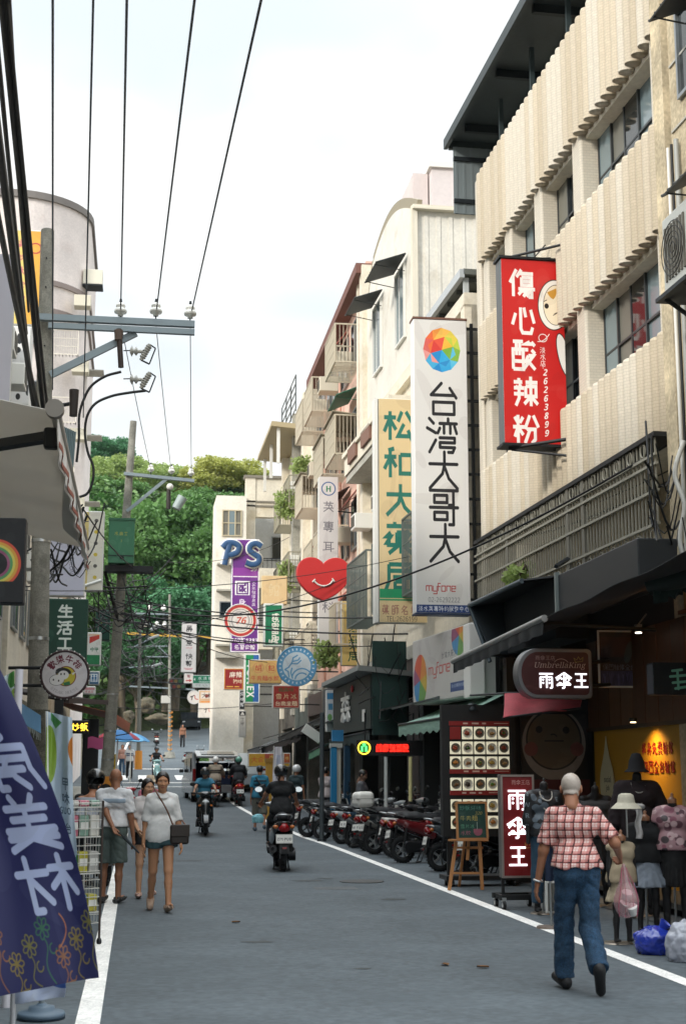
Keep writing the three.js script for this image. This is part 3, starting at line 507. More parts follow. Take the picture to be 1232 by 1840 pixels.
// --- white house that closes the view, its front facing the camera ---
{
const z=-63,x0=at(386,1100,63).x,base=gh(z),E=thing('white_building','white house facing down the street with a barred window and purple vertical sign','building',[x0,base,z]);
const W=3.0,top=at(390,890,63).y - base;
gb().box(1.35,top,3,0.675,top/2,-1.5).build('wall',stuccoWhite,E,1);
const T2=at(470,852,63).y - base;
gb().box(2.1,1.9,0.4,2.4,T2 - 0.95,-0.6).box(2.0,0.9,0.4,2.4,T2 - 4.7,-0.5).box(2.0,1.0,0.4,2.4,T2 - 7.4,-0.5).box(0.45,T2,0.4,1.55,T2/2,-0.55).box(0.3,T2,3,3.4,T2/2,-1.6).build('wall',stuccoCream,E,1);
gb().box(2.3,0.12,0.6,2.4,T2 - 0.05,-0.6).box(2.2,0.08,0.5,2.4,T2 - 1.2,-0.6).box(2.2,0.08,0.5,2.4,T2 - 1.4,-0.6).build('cornice',mat('#7a7468',0.8),E);
gb().box(2.2,T2 - 1,0.2,2.5,(T2 - 1)/2,-2).build('inner_wall',grained('#c9cdd0',3,0.9,0.1,{size:128}),E,1);
for (const y of [T2 - 3.6,T2 - 6.4]){windowPart(E,2.95,y+0.5,-1.86,0.6,1.1,1);const r=gb();for (let i=0;i<8;i++)r.bar([1.75+i*0.2,y - 0.9,-0.4],[1.75+i*0.2,y - 0.2,-0.4],0.012,4);r.box(1.7,0.04,0.04,2.5,y - 0.2,-0.4);r.build('railing',dkMetal,E);}
const wy=at(415,940,63).y - base;windowPart(E,0.7,wy,0.03,0.88,1.2,3,{frame:mat('#b8ac90',0.6),rail:0.5,pane:(i)=>i===1?glassPale:frost});
for (const [px,py] of [[402,1015],[402,1062],[405,1160]]){const p=at(px,py,63);gb().box(0.9,0.08,0.45,0.5,p.y - base,0.2).build('ledge',greyWall,E,1);}
gb().box(1.0,0.25,0.5,0.55,at(400,1178,63).y - base,0.22).build('porch_roof',greyWall,E,1);
windowPart(E,0.5,at(400,1095,63).y - base,0.03,0.6,0.7,1);
}
// --- low grey wall and plot behind the van ---
// ---------- left side: tower, shop houses, poles, wires ----------
const LROW=-90*Math.PI/180; // local x runs toward... the camera side; local -z would be away from the street
{ // round cornered pink tower
const zc=-66,p0=at(140,1100,66),T=thing('rounded_tower','tall pale pink apartment tower with a rounded corner and curved roof edge','building',[p0.x - 3.6,0,zc - 3.6]);
const wallT=grained('#e0d6d1',4,0.85,0.1,{size:256,stain:'#b9a39c'}),top=at(60,352,66).y;
const prof=(r)=>{const s=new THREE.Shape();s.moveTo(-8,-8);s.lineTo(r,-8);s.lineTo(r,0);for (let i=0;i<=12;i++){const a=i/12*Math.PI/2;s.lineTo(Math.cos(a)*r,Math.sin(a)*r);} s.lineTo(-8,r);return s;};
gb().ext(prof(3.5),top,0,M4(0,top,0,Math.PI/2)).build('wall',wallT,T,1);
gb().ext(prof(3.62),0.35,0,M4(0,top+0.3,0,Math.PI/2)).build('roof_edge',mat('#7a7470',0.8),T);
for (const y of [top - 4.0,top - 5.4])gb().ext(prof(3.6),0.25,0,M4(0,y,0,Math.PI/2)).build('string_course',mat('#8d807b',0.8),T);
for (let f=0;f<5;f++){const y=top - 6.6 - f*3.3;const g=sub(T,'window_cage',[3.5,y,-0.6]);g.rotation.y=Math.PI/2;cage(T,2.6,y - 1.2,3.1,1.2,1.2,-0.4,mat('#d9d2c4',0.6));windowPart(T,1.2,y,3.52,1.2,1.5,2);acUnit(T,'air_conditioner',3.3,y+1.7,2.6,0.8,0.55,0.7,mat('#cfc9b6',0.6));gb().box(0.9,0.05,1.2,3.9,y - 1.2,0.4).build('balcony_slab',greyWall,T);T.remove(g);}
acUnit(T,'air_conditioner',3.7,at(137,470,66).y,1.2,0.95,0.75,0.8,mat('#d6d2c2',0.6));gb().box(1.0,0.06,0.95,3.7,at(137,486,66).y,1.2).build('bracket',dkMetal,T);
}
function shopHouse(label,x,z0,z1,h,wall,seed,o={}){ // a plain narrow house on the left: facade toward the street at x
const H=thing('shop_house',label,'building',[x,0,z0]),L=z0 - z1,r=rng(seed);
gb().box(5,h - 3.4,L - 0.02,-2.5,3.4+(h - 3.4)/2,-L/2).build('wall',wall,H,1);
gb().box(5.15,0.25,L,-2.45,h,-L/2).build('coping',greyWall,H,1);
for (let y=4.6;y+1.6<h;y+=3)for (let s=1.2;s+0.8<L;s+=2.4){const w=windowPart(H,0.02,y+0.9,-s,1.5,1.4,2);w.rotation.y=Math.PI/2;const a=acUnit(H,'air_conditioner',0.3,y+1.9,-s - 0.6,0.6,0.45,0.5);a.rotation.y=-Math.PI/2;}
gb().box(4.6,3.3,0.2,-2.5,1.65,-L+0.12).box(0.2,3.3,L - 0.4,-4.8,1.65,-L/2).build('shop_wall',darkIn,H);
for (const s of [0.2,L - 0.25])gb().box(0.35,3.4,0.35,-0.2,1.7,-s).build('pillar',concrete,H,1);
return H;
}
shopHouse('unseen cream house past the left edge, added to keep low sun off the street',-3.0,12,-12.9,11.5,stuccoCream,7);  // out of view, added so the low sun misses the near street
shopHouse('unseen white house behind the camera on the left, added to shade the street',-3.0,38,12.1,12,stuccoWhite,8);  // unseen too, added as a sun blocker further back
shopHouse('white rendered house on the left nearest the grey awning',-3.0,-13,-21.6,11,stuccoWhite,1);
shopHouse('grey rendered house on the left behind the concrete pole',-3.0,-22,-31.8,10.5,greyWall,2);
shopHouse('cream house on the left beside the green vertical shop sign',-2.9,-32,-43.8,10,stuccoCream,3);
shopHouse('stained house on the left beyond the leaning pole',-2.7,-44,-58,8,stuccoStain,4);
shopHouse('low pale house on the left just before the crosswalk',-3.2,-58.5,-63.5,6.5,greyWall,5);

// --- utility poles ---
const poleC=grained('#86847b',0.9,0.95,0.35,{size:256,bump:0.004,stain:'#68655b'});
const bandY=mat('#c9822a',0.8),bandK=mat('#1d1b18',0.85);
function poleBands(parent,r,y0,y1,axis){ // slanted hazard bands wrapped round the foot
const n=48,m=7,mk=(which)=>{const pos=[],idx=[];for (let k=0;k<m;k++)if (k % 2===which)for (let i=0;i<=n;i++){const a=i/n*TAU,sl=0.22*Math.sin(a);for (const e of [0,1]){const y=clamp(lerp(y0,y1,(k+e)/m)+sl,y0,y1),c=axis(y);pos.push(c.x+Math.cos(a)*(r+0.006),y,c.z+Math.sin(a)*(r+0.006));} if (i<n){const b=pos.length/3 - 2;idx.push(b,b+1,b+3,b,b+3,b+2);}} const g=new THREE.BufferGeometry();g.setAttribute('position',new THREE.Float32BufferAttribute(pos,3));g.setIndex(idx);g.computeVertexNormals();return ready(g);};
mesh('hazard_band',mk(0),bandK,parent);mesh('hazard_band',mk(1),bandY,parent);
}
function insulator(parent,p,s=1){const g=sub(parent,'insulator',p);gb().lathe([[0.001,0],[0.05,0],[0.05,0.04],[0.11,0.06],[0.12,0.1],[0.1,0.14],[0.07,0.16],[0.09,0.19],[0.08,0.23],[0.04,0.26],[0.001,0.27]].map(([a,b])=>[a*s,b*s]),16).build('porcelain',mat('#dcdbd4',0.25),g);gb().cyl(0.012*s,0.012*s,0.14*s,0,-0.05*s,0).cyl(0.02*s,0.03*s,0.07*s,0,0.3*s,0).build('pin',dkMetal,g);return g;}
const galv=mat('#8b979c',0.45,{metalness:0.5});
{ // near pole with long crossarm
const d=22,b=at(62,1560,d);b.y=0;const topP=at(86,415,d),N=thing('utility_pole','tall grey concrete pole with a long steel crossarm at the left edge','utility pole',[b.x,0,-d]);
const dx=topP.x - b.x,axis=(y)=>new THREE.Vector3(dx*y/topP.y,0,0),Y=(px,py)=>{const q=at(px,py,d);return [q.x - b.x,q.y,0];};
gb().bar([0,0,0],[dx,topP.y,0],0.172,24,0.105).build('shaft',poleC,N,1);gb().ball(0.105,dx,topP.y,0,[1,0.4,1]).build('cap',poleC,N);
for (let i=0;i<9;i++){const y=topP.y - 0.5 - i*0.48,c=axis(y);gb().cyl(0.012,0.012,0.05,c.x+0.0,y,0.115,Math.PI/2).build('step_hole',black,N);}
for (const y of [1.9,3.6,5.1]){const c=axis(y);gb().cyl(0.176 - y*0.006,0.176 - y*0.006,0.05,c.x,y,0,0,0,0,24).build('steel_band',steel,N);}
{const y=Y(62,1330)[1],c=axis(y);gb().cyl(0.181,0.183,0.9,c.x,y,0,0,0,0,24).build('bark_wrap',grained('#5b5a50',0.5,1,0.6,{size:128,bump:0.02}),N,1);}
poleBands(N,0.176,0.15,1.25,axis);
const a=Y(72,577),e=Y(349,590);gb().beam([a[0],a[1],0.2],[e[0],e[1],0.2],0.1,0.1).build('crossarm',galv,N);gb().beam([a[0]+0.15,a[1] - 0.13,0.2],[e[0],e[1] - 0.13,0.2],0.09,0.08).build('crossarm',galv,N);
const br0=Y(92,678),br1=Y(245,592);gb().beam([br0[0],br0[1],0.13],[br1[0],br1[1] - 0.1,0.13],0.11,0.06).build('brace',galv,N);
for (const [px,py] of [[217,573],[280,573],[341,577]]){const q=Y(px,py);insulator(N,[q[0],q[1] - 0.02,0.2],0.85);}
const s0=Y(214,600),s1=Y(218,668);gb().bar([s0[0],s0[1],0.25],[s1[0],s1[1],0.25],0.045,10).build('cable_terminal',mat('#33261f',0.5),N);gb().cyl(0.07,0.06,0.16,s0[0],s0[1] - 0.1,0.25).build('terminal_head',mat('#5d4c42',0.5),N);
for (const [py0] of [[640],[690]]){const q=Y(262,py0),r=Y(236,py0+2);const g=sub(N,'fuse_cutout',[q[0],q[1],0.25]);const f=gb();for (let i=0;i<6;i++)f.cyl(0.05,0.05,0.018,-0.045+i*0.018,-0.09+i*0.034,0,0,0,-0.5);f.bar([-0.07,-0.14,0],[0.06,0.12,0],0.032,10);f.build('porcelain',mat('#a5a49c',0.3),g);gb().bar([0.06,0.12,0],[0.15,0.06,0],0.012,6).bar([0.15,0.06,0],[0.06,-0.2,0],0.012,6).bar([-0.07,-0.14,0],[0.06,-0.2,0],0.014,6).build('fuse_tube',dkMetal,g);const c=gb();c.lathe([[0.001,0],[0.03,0],[0.09,0.03],[0.03,0.06],[0.075,0.1],[0.03,0.13],[0.03,0.2]],14,r[0] - q[0] - 0.02,0,0,0,0,-Math.PI/2);c.build('bell_insulator',mat('#b9b8b0',0.3),g);gb().bar([r[0] - q[0] - 0.12,0,0],[-0.03,0.02,0],0.01,5).build('link',dkMetal,g);}
{const q=Y(134,730),w=Y(90,735);gb().cyl(0.075,0.06,0.42,q[0],q[1],0.2).build('cable_clamp_housing',mat('#2b2320',0.6),N);gb().bar([w[0],w[1],0.1],[q[0],q[1],0.2],0.03,8).build('clamp_arm',black,N);}
const T=(pts,r,l)=>tag(mesh('jumper_cable',gb().tube(pts.map(([px,py])=>at(px,py,21.7)),r,50).geo(),black),l,'cable');
T([[218,668],[190,676],[164,694],[150,720],[143,745],[142,790],[138,830]],0.022,'thick black jumper cable curving from the terminal under the long crossarm, upper of two');
T([[262,702],[230,706],[200,712],[172,725],[158,745],[153,775],[158,812],[168,840],[166,868],[156,888],[143,893]],0.022,'thick black jumper cable looping from the lower fuse down to the awning');
}
{ // leaning pole with the green transformer box
const d=36,N=thing('utility_pole','leaning concrete pole carrying a green transformer box, striped at its foot','utility pole',[at(184,1480,d).x,0,-d]),bx=N.position.x;
const Y=(px,py)=>{const q=at(px,py,d);return [q.x - bx,q.y,0];},t=Y(240,757),axis=(y)=>new THREE.Vector3(t[0]*y/t[1],0,0);
gb().bar([0,0,0],t,0.17,24,0.085).build('shaft',poleC,N,1);poleBands(N,0.172,0.1,1.5,axis);
const a=Y(223,853),e=Y(349,866);gb().beam([a[0],a[1],0.14],[e[0],e[1],0.14],0.08,0.1).build('crossarm',galv,N);const b0=Y(228,920),b1=Y(300,862);gb().beam([b0[0],b0[1],0.1],[b1[0],b1[1],0.14],0.08,0.05).build('brace',galv,N);
for (const [px,py] of [[271,852],[308,855],[343,859]]){const q=Y(px,py);insulator(N,[q[0],q[1]+0.02,0.14],0.75);}
{const q=Y(303,890);gb().cyl(0.05,0.06,0.55,q[0],q[1] - 0.1,0.1).build('cable_terminal',mat('#2d2622',0.6),N);gb().ball(0.09,q[0]+0.03,q[1]+0.2,0.12).build('porcelain',mat('#dcdbd4',0.3),N);const w=Y(322,905);gb().cyl(0.13,0.11,0.35,w[0],w[1],0.1,0,0,-0.5).build('surge_arrester',mat('#9aa7a5',0.5),N);}
const p=Y(219,980),g=sub(N,'transformer_box',[p[0],p[1],0.42]);const boxM=print(256,384,'#2f6a4c',(x,w,h)=>{label(x,'△',w/2,60,40,'#8a8f3f');for (let i=0;i<3;i++){write(x,'水森士'.slice(i,i+1),60+i*46,105,36,0.12,{color:'#8a8f3f'});} label(x,'7',w/2,190,30,'#7f8a45');},{rough:0.45});
{const geo=new RoundedBoxGeometry(0.64,1.1,0.5,2,0.02),q=geo.attributes;for (let i=0;i<q.position.count;i++){const nz=q.normal.getZ(i);if (nz>0.5)q.uv.setXY(i,q.position.getX(i)/0.64+0.5,q.position.getY(i)/1.1+0.5);else q.uv.setXY(i,0.02,0.02);} mesh('cabinet',ready(geo),boxM,g);gb().box(0.62,0.02,0.02,0,-0.36,0.255).box(0.1,0.07,0.02,0.02,-0.41,0.258).build('latch',dkMetal,g);gb().box(0.66,0.05,0.54,0,0.56,0).build('lid',mat('#2a5d43',0.5),g);}
gb().box(1.2,0.14,0.5,p[0]+0.2,p[1] - 0.66,0.3).build('platform',black,N);gb().beam([p[0] - 0.4,p[1] - 0.7,0.3],[axis(5.5).x,5.3,0.1],0.06,0.06).build('platform_brace',black,N);
for (const y of [1.9,2.6,3.5]){const c=axis(y);gb().cyl(0.168 - y*0.006,0.168 - y*0.006,0.04,c.x,y,0,0,0,0,20).build('steel_band',steel,N);}
}
{ // far street pole by the tunnel with yellow arm and lamps
const d=96,b=at(306,1310,d),N=thing('street_pole','far grey pole with lamps and a yellow signal arm in front of the hill','utility pole',[b.x,gh(-d),-d]),Y=(px,py)=>{const q=at(px,py,d);return [q.x - b.x,q.y - gh(-d),0];};
gb().bar([0,0,0],Y(305,1068),0.11,12,0.08).build('shaft',poleC,N,1);gb().beam(Y(228,1138),Y(382,1146),0.16,0.16).build('yellow_arm',mat('#c49a38',0.6),N);
gb().beam(Y(240,1102),Y(306,1104),0.1,0.1).beam(Y(262,1180),Y(306,1180),0.07,0.07).beam(Y(262,1161),Y(306,1161),0.07,0.07).beam(Y(285,1162),Y(304,1180),0.06,0.06).build('crossarm',galv,N);
for (const [px,py] of [[270,1098],[294,1098],[282,1128],[296,1128],[262,1128]]){const q=Y(px,py);insulator(N,q,1.6);}
gb().beam(Y(232,1233),Y(350,1239),0.1,0.1).build('signal_arm',galv,N);for (const [px,py] of [[316,1224],[321,1234]]){const q=Y(px,py),s=sub(N,'traffic_signal',q);gb().rbox(0.95,0.36,0.25,0.04).build('housing',black,s);gb().cyl(0.12,0.12,0.04,-0.3,0,0.14,Math.PI/2).build('lens',mat('#4a1512',0.3),s);gb().cyl(0.12,0.12,0.04,0,0,0.14,Math.PI/2).build('lens',mat('#4a3b12',0.3),s);gb().cyl(0.12,0.12,0.04,0.3,0,0.14,Math.PI/2).build('lens',mat('#123a22',0.3),s);}
{const q=Y(298,1257);gb().rbox(0.62,0.5,0.3,0.03,...q).build('control_box',mat('#b9b6ae',0.6),N);}
{const q=Y(306,1300);gb().cyl(0.32,0.4,0.4,q[0],0.2,0).build('footing',concrete,N);const s=gb();for (let i=0;i<9;i++)s.torus(0.125,0.03,0,0.6+i*0.3,0,Math.PI/2+0.5,0,0,6,14);s.build('hazard_wrap',bandY,N);}
}
{ // smaller pole on the left with lamps
const d=84,b=at(250,1330,d),N=thing('street_pole','thin dark pole at the left kerb beyond the blue parasol','utility pole',[b.x,gh(-d),-d]),Y=(px,py)=>{const q=at(px,py,d);return [q.x - b.x,q.y - gh(-d),0];};
gb().bar([0,0,0],Y(252,1120),0.12,12,0.09).build('shaft',mat('#6a6a62',0.8),N);for (const [a,c] of [[[236,1165],[276,1145]],[[232,1200],[282,1195]],[[238,1100],[280,1128]]]){gb().bar(Y(...a),Y(...c),0.04,6).build('lamp_arm',galv,N);const q=Y(...c);gb().rbox(0.7,0.14,0.26,0.05,q[0],q[1],0,0,0,0.35).build('lamp_head',mat('#b5b9b8',0.4),N);}
gb().cyl(0.2,0.22,1.1,0,0.5,0).build('hazard_sleeve',bandY,N);
}
// --- wires ---
function wire(label,p,q,sag,r,n=24,name='power_cable',m=black){const a=V3(p),b=V3(q),pts=[];for (let i=0;i<=8;i++){const t=i/8,v=a.clone().lerp(b,t);v.y-=sag*4*t*(1 - t);pts.push(v);} return tag(mesh(name,gb().tube(pts,r,n,5).geo(),m),label,'cable');}
const wireBlue=mat('#22343f',0.5);
[[228,-4,217,560,'second'],[350,-4,281,560,'third'],[470,-4,344,562,'fourth']].forEach(([x0,y0,x1,y1,k])=>{const e=at(x1,y1,22),s0=at(x0,y0,9),ext=s0.clone().add(s0.clone().sub(e).multiplyScalar(0.6));wire('blue black overhead line ending at the near crossarm, '+k+' line counted from the left edge',ext,e,0.0,0.011,8,'power_cable',wireBlue);});
for (const [x0,y0,x1,y1,d0,d1,l] of [[95,-4,95,700,8,20,'thin dark line hanging straight down the sky left of the other four'],[168,-4,150,750,9,22,'dark line passing in front of the long crossarm between pole and first insulator']])wire(l,at(x0,y0,d0),at(x1,y1,d1),0.0,0.009,8,'power_cable',wireBlue);
[[217,578,272,848,'left'],[280,580,308,848,'middle'],[342,584,344,852,'right']].forEach(([a,b,c,e,k])=>wire('pale thin line running from near crossarm to far crossarm, '+k+' one of three',at(a,b,22),at(c,e,36),0.06,0.008,10,'power_cable',mat('#7c8688',0.5)));
// thick bundle at the left edge
[[4,-5,78,735,0.035],[10,-5,52,560,0.02],[-8,200,62,735,0.04],[-20,300,70,738,0.03],[12,-5,86,740,0.022],[18,-5,44,420,0.016],[-6,60,48,600,0.024]].forEach(([a,b,c,e,r],i)=>{const s=at(a,b,11),t=at(c,e,20.5),x=t.clone().sub(s).normalize();wire('black trunk cable at the left edge, '+['thickest one reaching the awning from above','ending behind the spotted sign','entering from the edge lower down','lowest one entering from the edge','outermost on the street side','thin one ending by the orange sign','entering just above the rounded tower roof'][i],s.addScaledVector(x,-2),t,0.05,r,10,'trunk_cable');});
// cables crossing the street
[[[198,1078,36],[1215,790,17],1.15,0.017,'thickest black cable sweeping across the street past red heart and white sign'],
[[196,1098,36],[860,1135,33],0.25,0.022,'black cable crossing level below the red heart'],
[[196,1075,36],[740,1108,34],0.2,0.018,'black cable crossing just under the red heart tip'],
[[200,1110,36],[700,1160,36],0.25,0.014,'thin cable crossing through the two clinic signs'],
[[205,1060,36],[600,1130,42],0.3,0.014,'thin cable crossing above the round red ringed sign'],
[[205,1120,36],[580,1155,42],0.2,0.012,'thin cable crossing over the lower purple sign'],
[[210,1130,37],[640,1030,38],0.35,0.011,'thin cable rising from the pole to the beige pharmacy sign'],
[[205,1080,36],[480,1190,50],0.3,0.014,'thin cable running down to the green shop sign'],
[[210,1095,36],[520,1150,50],0.4,0.02,'slack cable crossing in front of the hill'],
[[300,1010,40],[520,965,50],0.3,0.01,'thin wire above the purple sign'],
[[870,960,28],[1232,830,18],0.15,0.012,'thin wire in front of the balcony bars, upper'],
[[860,975,28],[1232,850,17],0.2,0.02,'cable hung along the balcony bars, lower'],
[[0,1060,24],[735,1000,30],0.25,0.008,'hair thin wire crossing behind the heart'],
[[150,915,24],[240,1020,35],0.1,0.014,'cable from the awning corner to the transformer box'],
[[190,1270,60],[560,1255,62],0.25,0.014,'low cable at the far end above the van'],
[[240,1235,84],[520,1275,70],0.2,0.014,'lowest far cable beneath the street name sign'],
].forEach(([a,b,s,r,l])=>wire(l,at(...a),at(...b),s,r));
{ // tangle of drop wires round the poles on the left
const r=rng(4),mk=(n,cx,cy,sx,sy,d0,d1,rad)=>{const b=gb();for (let i=0;i<n;i++){const a=at(cx+(r()- 0.5)*sx,cy+(r()- 0.5)*sy,lerp(d0,d1,r())),c=at(cx+(r()- 0.5)*sx*1.6,cy+(r()- 0.5)*sy*1.5,lerp(d0,d1,r())),m=a.clone().lerp(c,0.5);m.y-=0.15+r()*0.5;b.tube([a,m,c],rad*(0.5+r()),10,4);} return b.geo();};
tag(mesh('wire_tangle',mk(46,210,1070,130,100,33,39,0.014),black),'tangled black drop wires round the leaning pole under the transformer box','cables',null,'stuff');
tag(mesh('wire_tangle',mk(28,105,960,110,130,22.5,27,0.014),black),'tangled black drop wires behind the grey awning by the concrete pole','cables',null,'stuff');
tag(mesh('wire_tangle',mk(40,265,1180,130,130,62,90,0.02),black),'tangled wires far off in front of the dark trees','cables',null,'stuff');
tag(mesh('wire_tangle',mk(30,690,1210,90,120,30,38,0.012),black),'tangled dark wires on the balconies behind the dark green shop box','cables',null,'stuff');
tag(mesh('wire_tangle',mk(14,1190,860,70,160,15.5,17.5,0.011),black),'loose black wires at the corner where the balcony bars end','cables',null,'stuff');
const w=at(165,1072,36),t=thing('tube_lamp','white fluorescent tube lamp slanting among the wires left of the leaning pole','lamp',at(160,1050,33));gb().bar([-0.28,-0.1,0],[0.28,0.1,0],0.035,8).build('tube',mat('#e8eae6',0.4),t);gb().bar([-0.3,-0.06,-0.05],[0.3,0.15,-0.05],0.03,6).build('holder',whiteP,t);
}
// ---------- signs ----------
const SIGNSIDE=mat('#cfcfcb',0.5),signDark=mat('#2b2d2e',0.6);
// a projecting box sign: face toward the camera; px box in the photograph at a depth, th = thickness away from the camera
function boxSign(label,px0,py0,px1,py1,d,face,o={}){
const a=at(px0,py0,d),b=at(px1,py1,d),w=b.x - a.x,h=a.y - b.y,th=o.th ?? 0.22,s=thing(o.name||'hanging_sign',label,o.cat||'sign',[(a.x+b.x)/2,(a.y+b.y)/2,-d],o.turn||0);
gb().rbox(w,h,th,Math.min(0.02,th/3),0,0,-th/2 - 0.004).build('box',o.side||SIGNSIDE,s);
const fw=w - (o.rim ?? 0.05),fh=h - (o.rim ?? 0.05);mesh('face',ready(new THREE.BoxGeometry(fw,fh,0.006)),face,s);
if (o.frame){const t=0.03;gb().box(w,t,0.05,0,h/2 - t/2,0).box(w,t,0.05,0,-h/2+t/2,0).box(t,h - 2*t,0.05,-w/2+t/2,0,0).box(t,h - 2*t,0.05,w/2 - t/2,0,0).build('frame',o.frame,s);}
const bm=o.bm||signDark,X=o.wall ?? 6.3;if (o.arms !== false)for (const y of o.arms||[h*0.32,-h*0.32]){const e=X - s.position.x;gb().bar([w/2 - 0.02,y,-th/2],[Math.max(e,w/2+0.15),y,-th/2 - 0.3],0.02,8).build('bracket',bm,s);}
s.userData.size=undefined;return {s,w,h};
}
const vtext=(x,str,X,Y,size,step,lw,color,wide=1,cap='round')=>write(x,str,X,Y,size,lw,{color,wide,step:step/size,cap});

// red vertical sign with white lettering
{
const face=print(512,1240,'#c81f1c',(x,w,h)=>{
vtext(x,'傷心酸辣粉',62,50,212,246,0.118,'#f6eee8',1.04,'butt');
// pale egg shaped face with a lock of hair, at the right margin
x.fillStyle='#f2ece2';x.strokeStyle='#241a16';x.lineWidth=7;x.beginPath();x.ellipse(430,300,132,172,0.12,0,TAU);x.fill();x.stroke();
x.beginPath();x.ellipse(500,640,48,150,-0.25,0,TAU);x.fill();x.stroke();
x.fillStyle='#efdfc2';x.beginPath();x.ellipse(446,300,104,138,0.1,0,TAU);x.fill();x.lineWidth=4;x.stroke();
x.fillStyle='#c9902c';x.beginPath();x.moveTo(375,215);x.lineTo(450,185);x.quadraticCurveTo(462,230,425,262);x.quadraticCurveTo(392,250,375,215);x.fill();
x.fillStyle='#1c1512';x.beginPath();x.arc(368,310,18,0,TAU);x.arc(478,285,18,0,TAU);x.fill();x.lineWidth=5;x.beginPath();x.moveTo(420,372);x.lineTo(470,345);x.lineTo(430,362);x.moveTo(345,280);x.lineTo(372,268);x.moveTo(468,245);x.lineTo(492,240);x.stroke();
x.strokeStyle='#f6eee8';x.lineWidth=6;x.beginPath();x.ellipse(330,530,34,26,0,0,TAU);x.moveTo(285,555);x.quadraticCurveTo(340,560,385,500);x.stroke();
vtext(x,'淡水店',304,590,44,44,0.09,'#f6eee8');'2626389 9'.replace(' ','').split('').forEach((c,i)=>label(x,c,338,762+i*58,62,'#f6eee8','italic bold'));
label(x,':',325,722,40,'#f6eee8');
},{rough:0.4});
const {s,w,h}=boxSign('red vertical sign with five large white characters and a pale cartoon face',898,464,1021,800,21.3,face,{th:0.3,side:mat('#55585a',0.5),rim:0.02,arms:false});
s.rotation.y=0.03;const f=gb();for (const y of [h/2+0.02,-h/2 - 0.02])f.box(w+0.06,0.04,0.36,0,y,-0.15).build('rim',black,s);
gb().bar([-w/2+0.15,h/2+0.05,-0.1],[1.4,h/2+0.3,0.9],0.022,8).bar([-w/2+0.1,h/2+0.04,-0.2],[w/2+0.2,h/2+0.16,-0.2],0.02,8).bar([0,h/2,-0.2],[0.3,h/2+0.35,-0.2],0.012,6).build('bracket',black,s);
gb().bar([-w/2+0.1,-h/2 - 0.06,-0.1],[1.35,-h/2+0.1,0.9],0.03,8).bar([-w/2+0.15,-h/2 - 0.08,-0.1],[0.55,-h/2 - 0.3,0.5],0.022,8).build('bracket',black,s);
}
// white vertical sign with a faceted colour ball
function facetBall(x,cx,cy,r){
const P=[],cols=[['#e9962b','#f0b53a','#e8c23e','#9fbf3a','#5d9c34','#3fa7d2','#1f8fd0','#1777bf','#d85a55','#cf2f2b','#e0463b','#e87b2c']];
for (let i=0;i<12;i++)P.push([cx+Math.cos(i/12*TAU - Math.PI/2)*r,cy+Math.sin(i/12*TAU - Math.PI/2)*r]);
const Q=[];for (let i=0;i<6;i++)Q.push([cx+Math.cos(i/6*TAU - Math.PI/2+0.26)*r*0.62,cy+Math.sin(i/6*TAU - Math.PI/2+0.26)*r*0.62]);
const tri=(a,b,c,k)=>{x.fillStyle=k;x.strokeStyle=k;x.lineWidth=1;x.beginPath();x.moveTo(...a);x.lineTo(...b);x.lineTo(...c);x.closePath();x.fill();x.stroke();},C=cols[0];
const inner=['#e8b13a','#76a83a','#2ba3d8','#1b86c8','#d2322c','#de4a34'],outer=['#efb84a','#dcc648','#b9c944','#7fae3c','#57b9dc','#2f9fd6','#1e83c4','#3ba4d4','#e58e88','#d8544c','#e2632f','#ec8f34'];
for (let i=0;i<6;i++){tri([cx,cy],Q[i],Q[(i+1)% 6],inner[(i+0)% 6]);const a=P[(2*i)% 12],b=P[(2*i+1)% 12],c=P[(2*i+2)% 12];tri(Q[i],a,b,outer[2*i]);tri(Q[i],b,c,outer[(2*i+1)% 12]);tri(Q[i],c,Q[(i+1)% 6],outer[(2*i+2)% 12]);tri(Q[i],a,P[(2*i+11)% 12],outer[(2*i+11)% 12]);}
void C;
}
const myfone=(x,X,Y,px,c,st)=>{x.save();x.translate(X,Y);x.strokeStyle=c;x.lineWidth=px*0.1;x.lineJoin='round';x.lineCap='butt';const u=px*0.52;const L=[(a)=>[[a,1],[a,0],[a+1,0],[a+1,1]],0];const line=(...p)=>{x.beginPath();p.forEach(([a,b],i)=>i?x.lineTo(a*u,b*u):x.moveTo(a*u,b*u));x.stroke();};void L;
line([0,1],[0,0],[1.3,0],[1.3,1]);line([0.65,0],[0.65,1]);line([1.6,0],[1.6,1],[2.5,1]);line([2.5,0],[2.5,1.5],[1.6,1.5]);line([2.8,1],[2.8,-0.5],[3.4,-0.5]);line([2.65,0.1],[3.3,0.1]);line([3.6,0],[4.5,0],[4.5,1],[3.6,1],[3.6,-0.05]);line([4.8,1],[4.8,0],[5.7,0],[5.7,1]);line([6.9,1],[6,1],[6,0],[6.9,0],[6.9,0.5],[6,0.5]);void st;x.restore();};
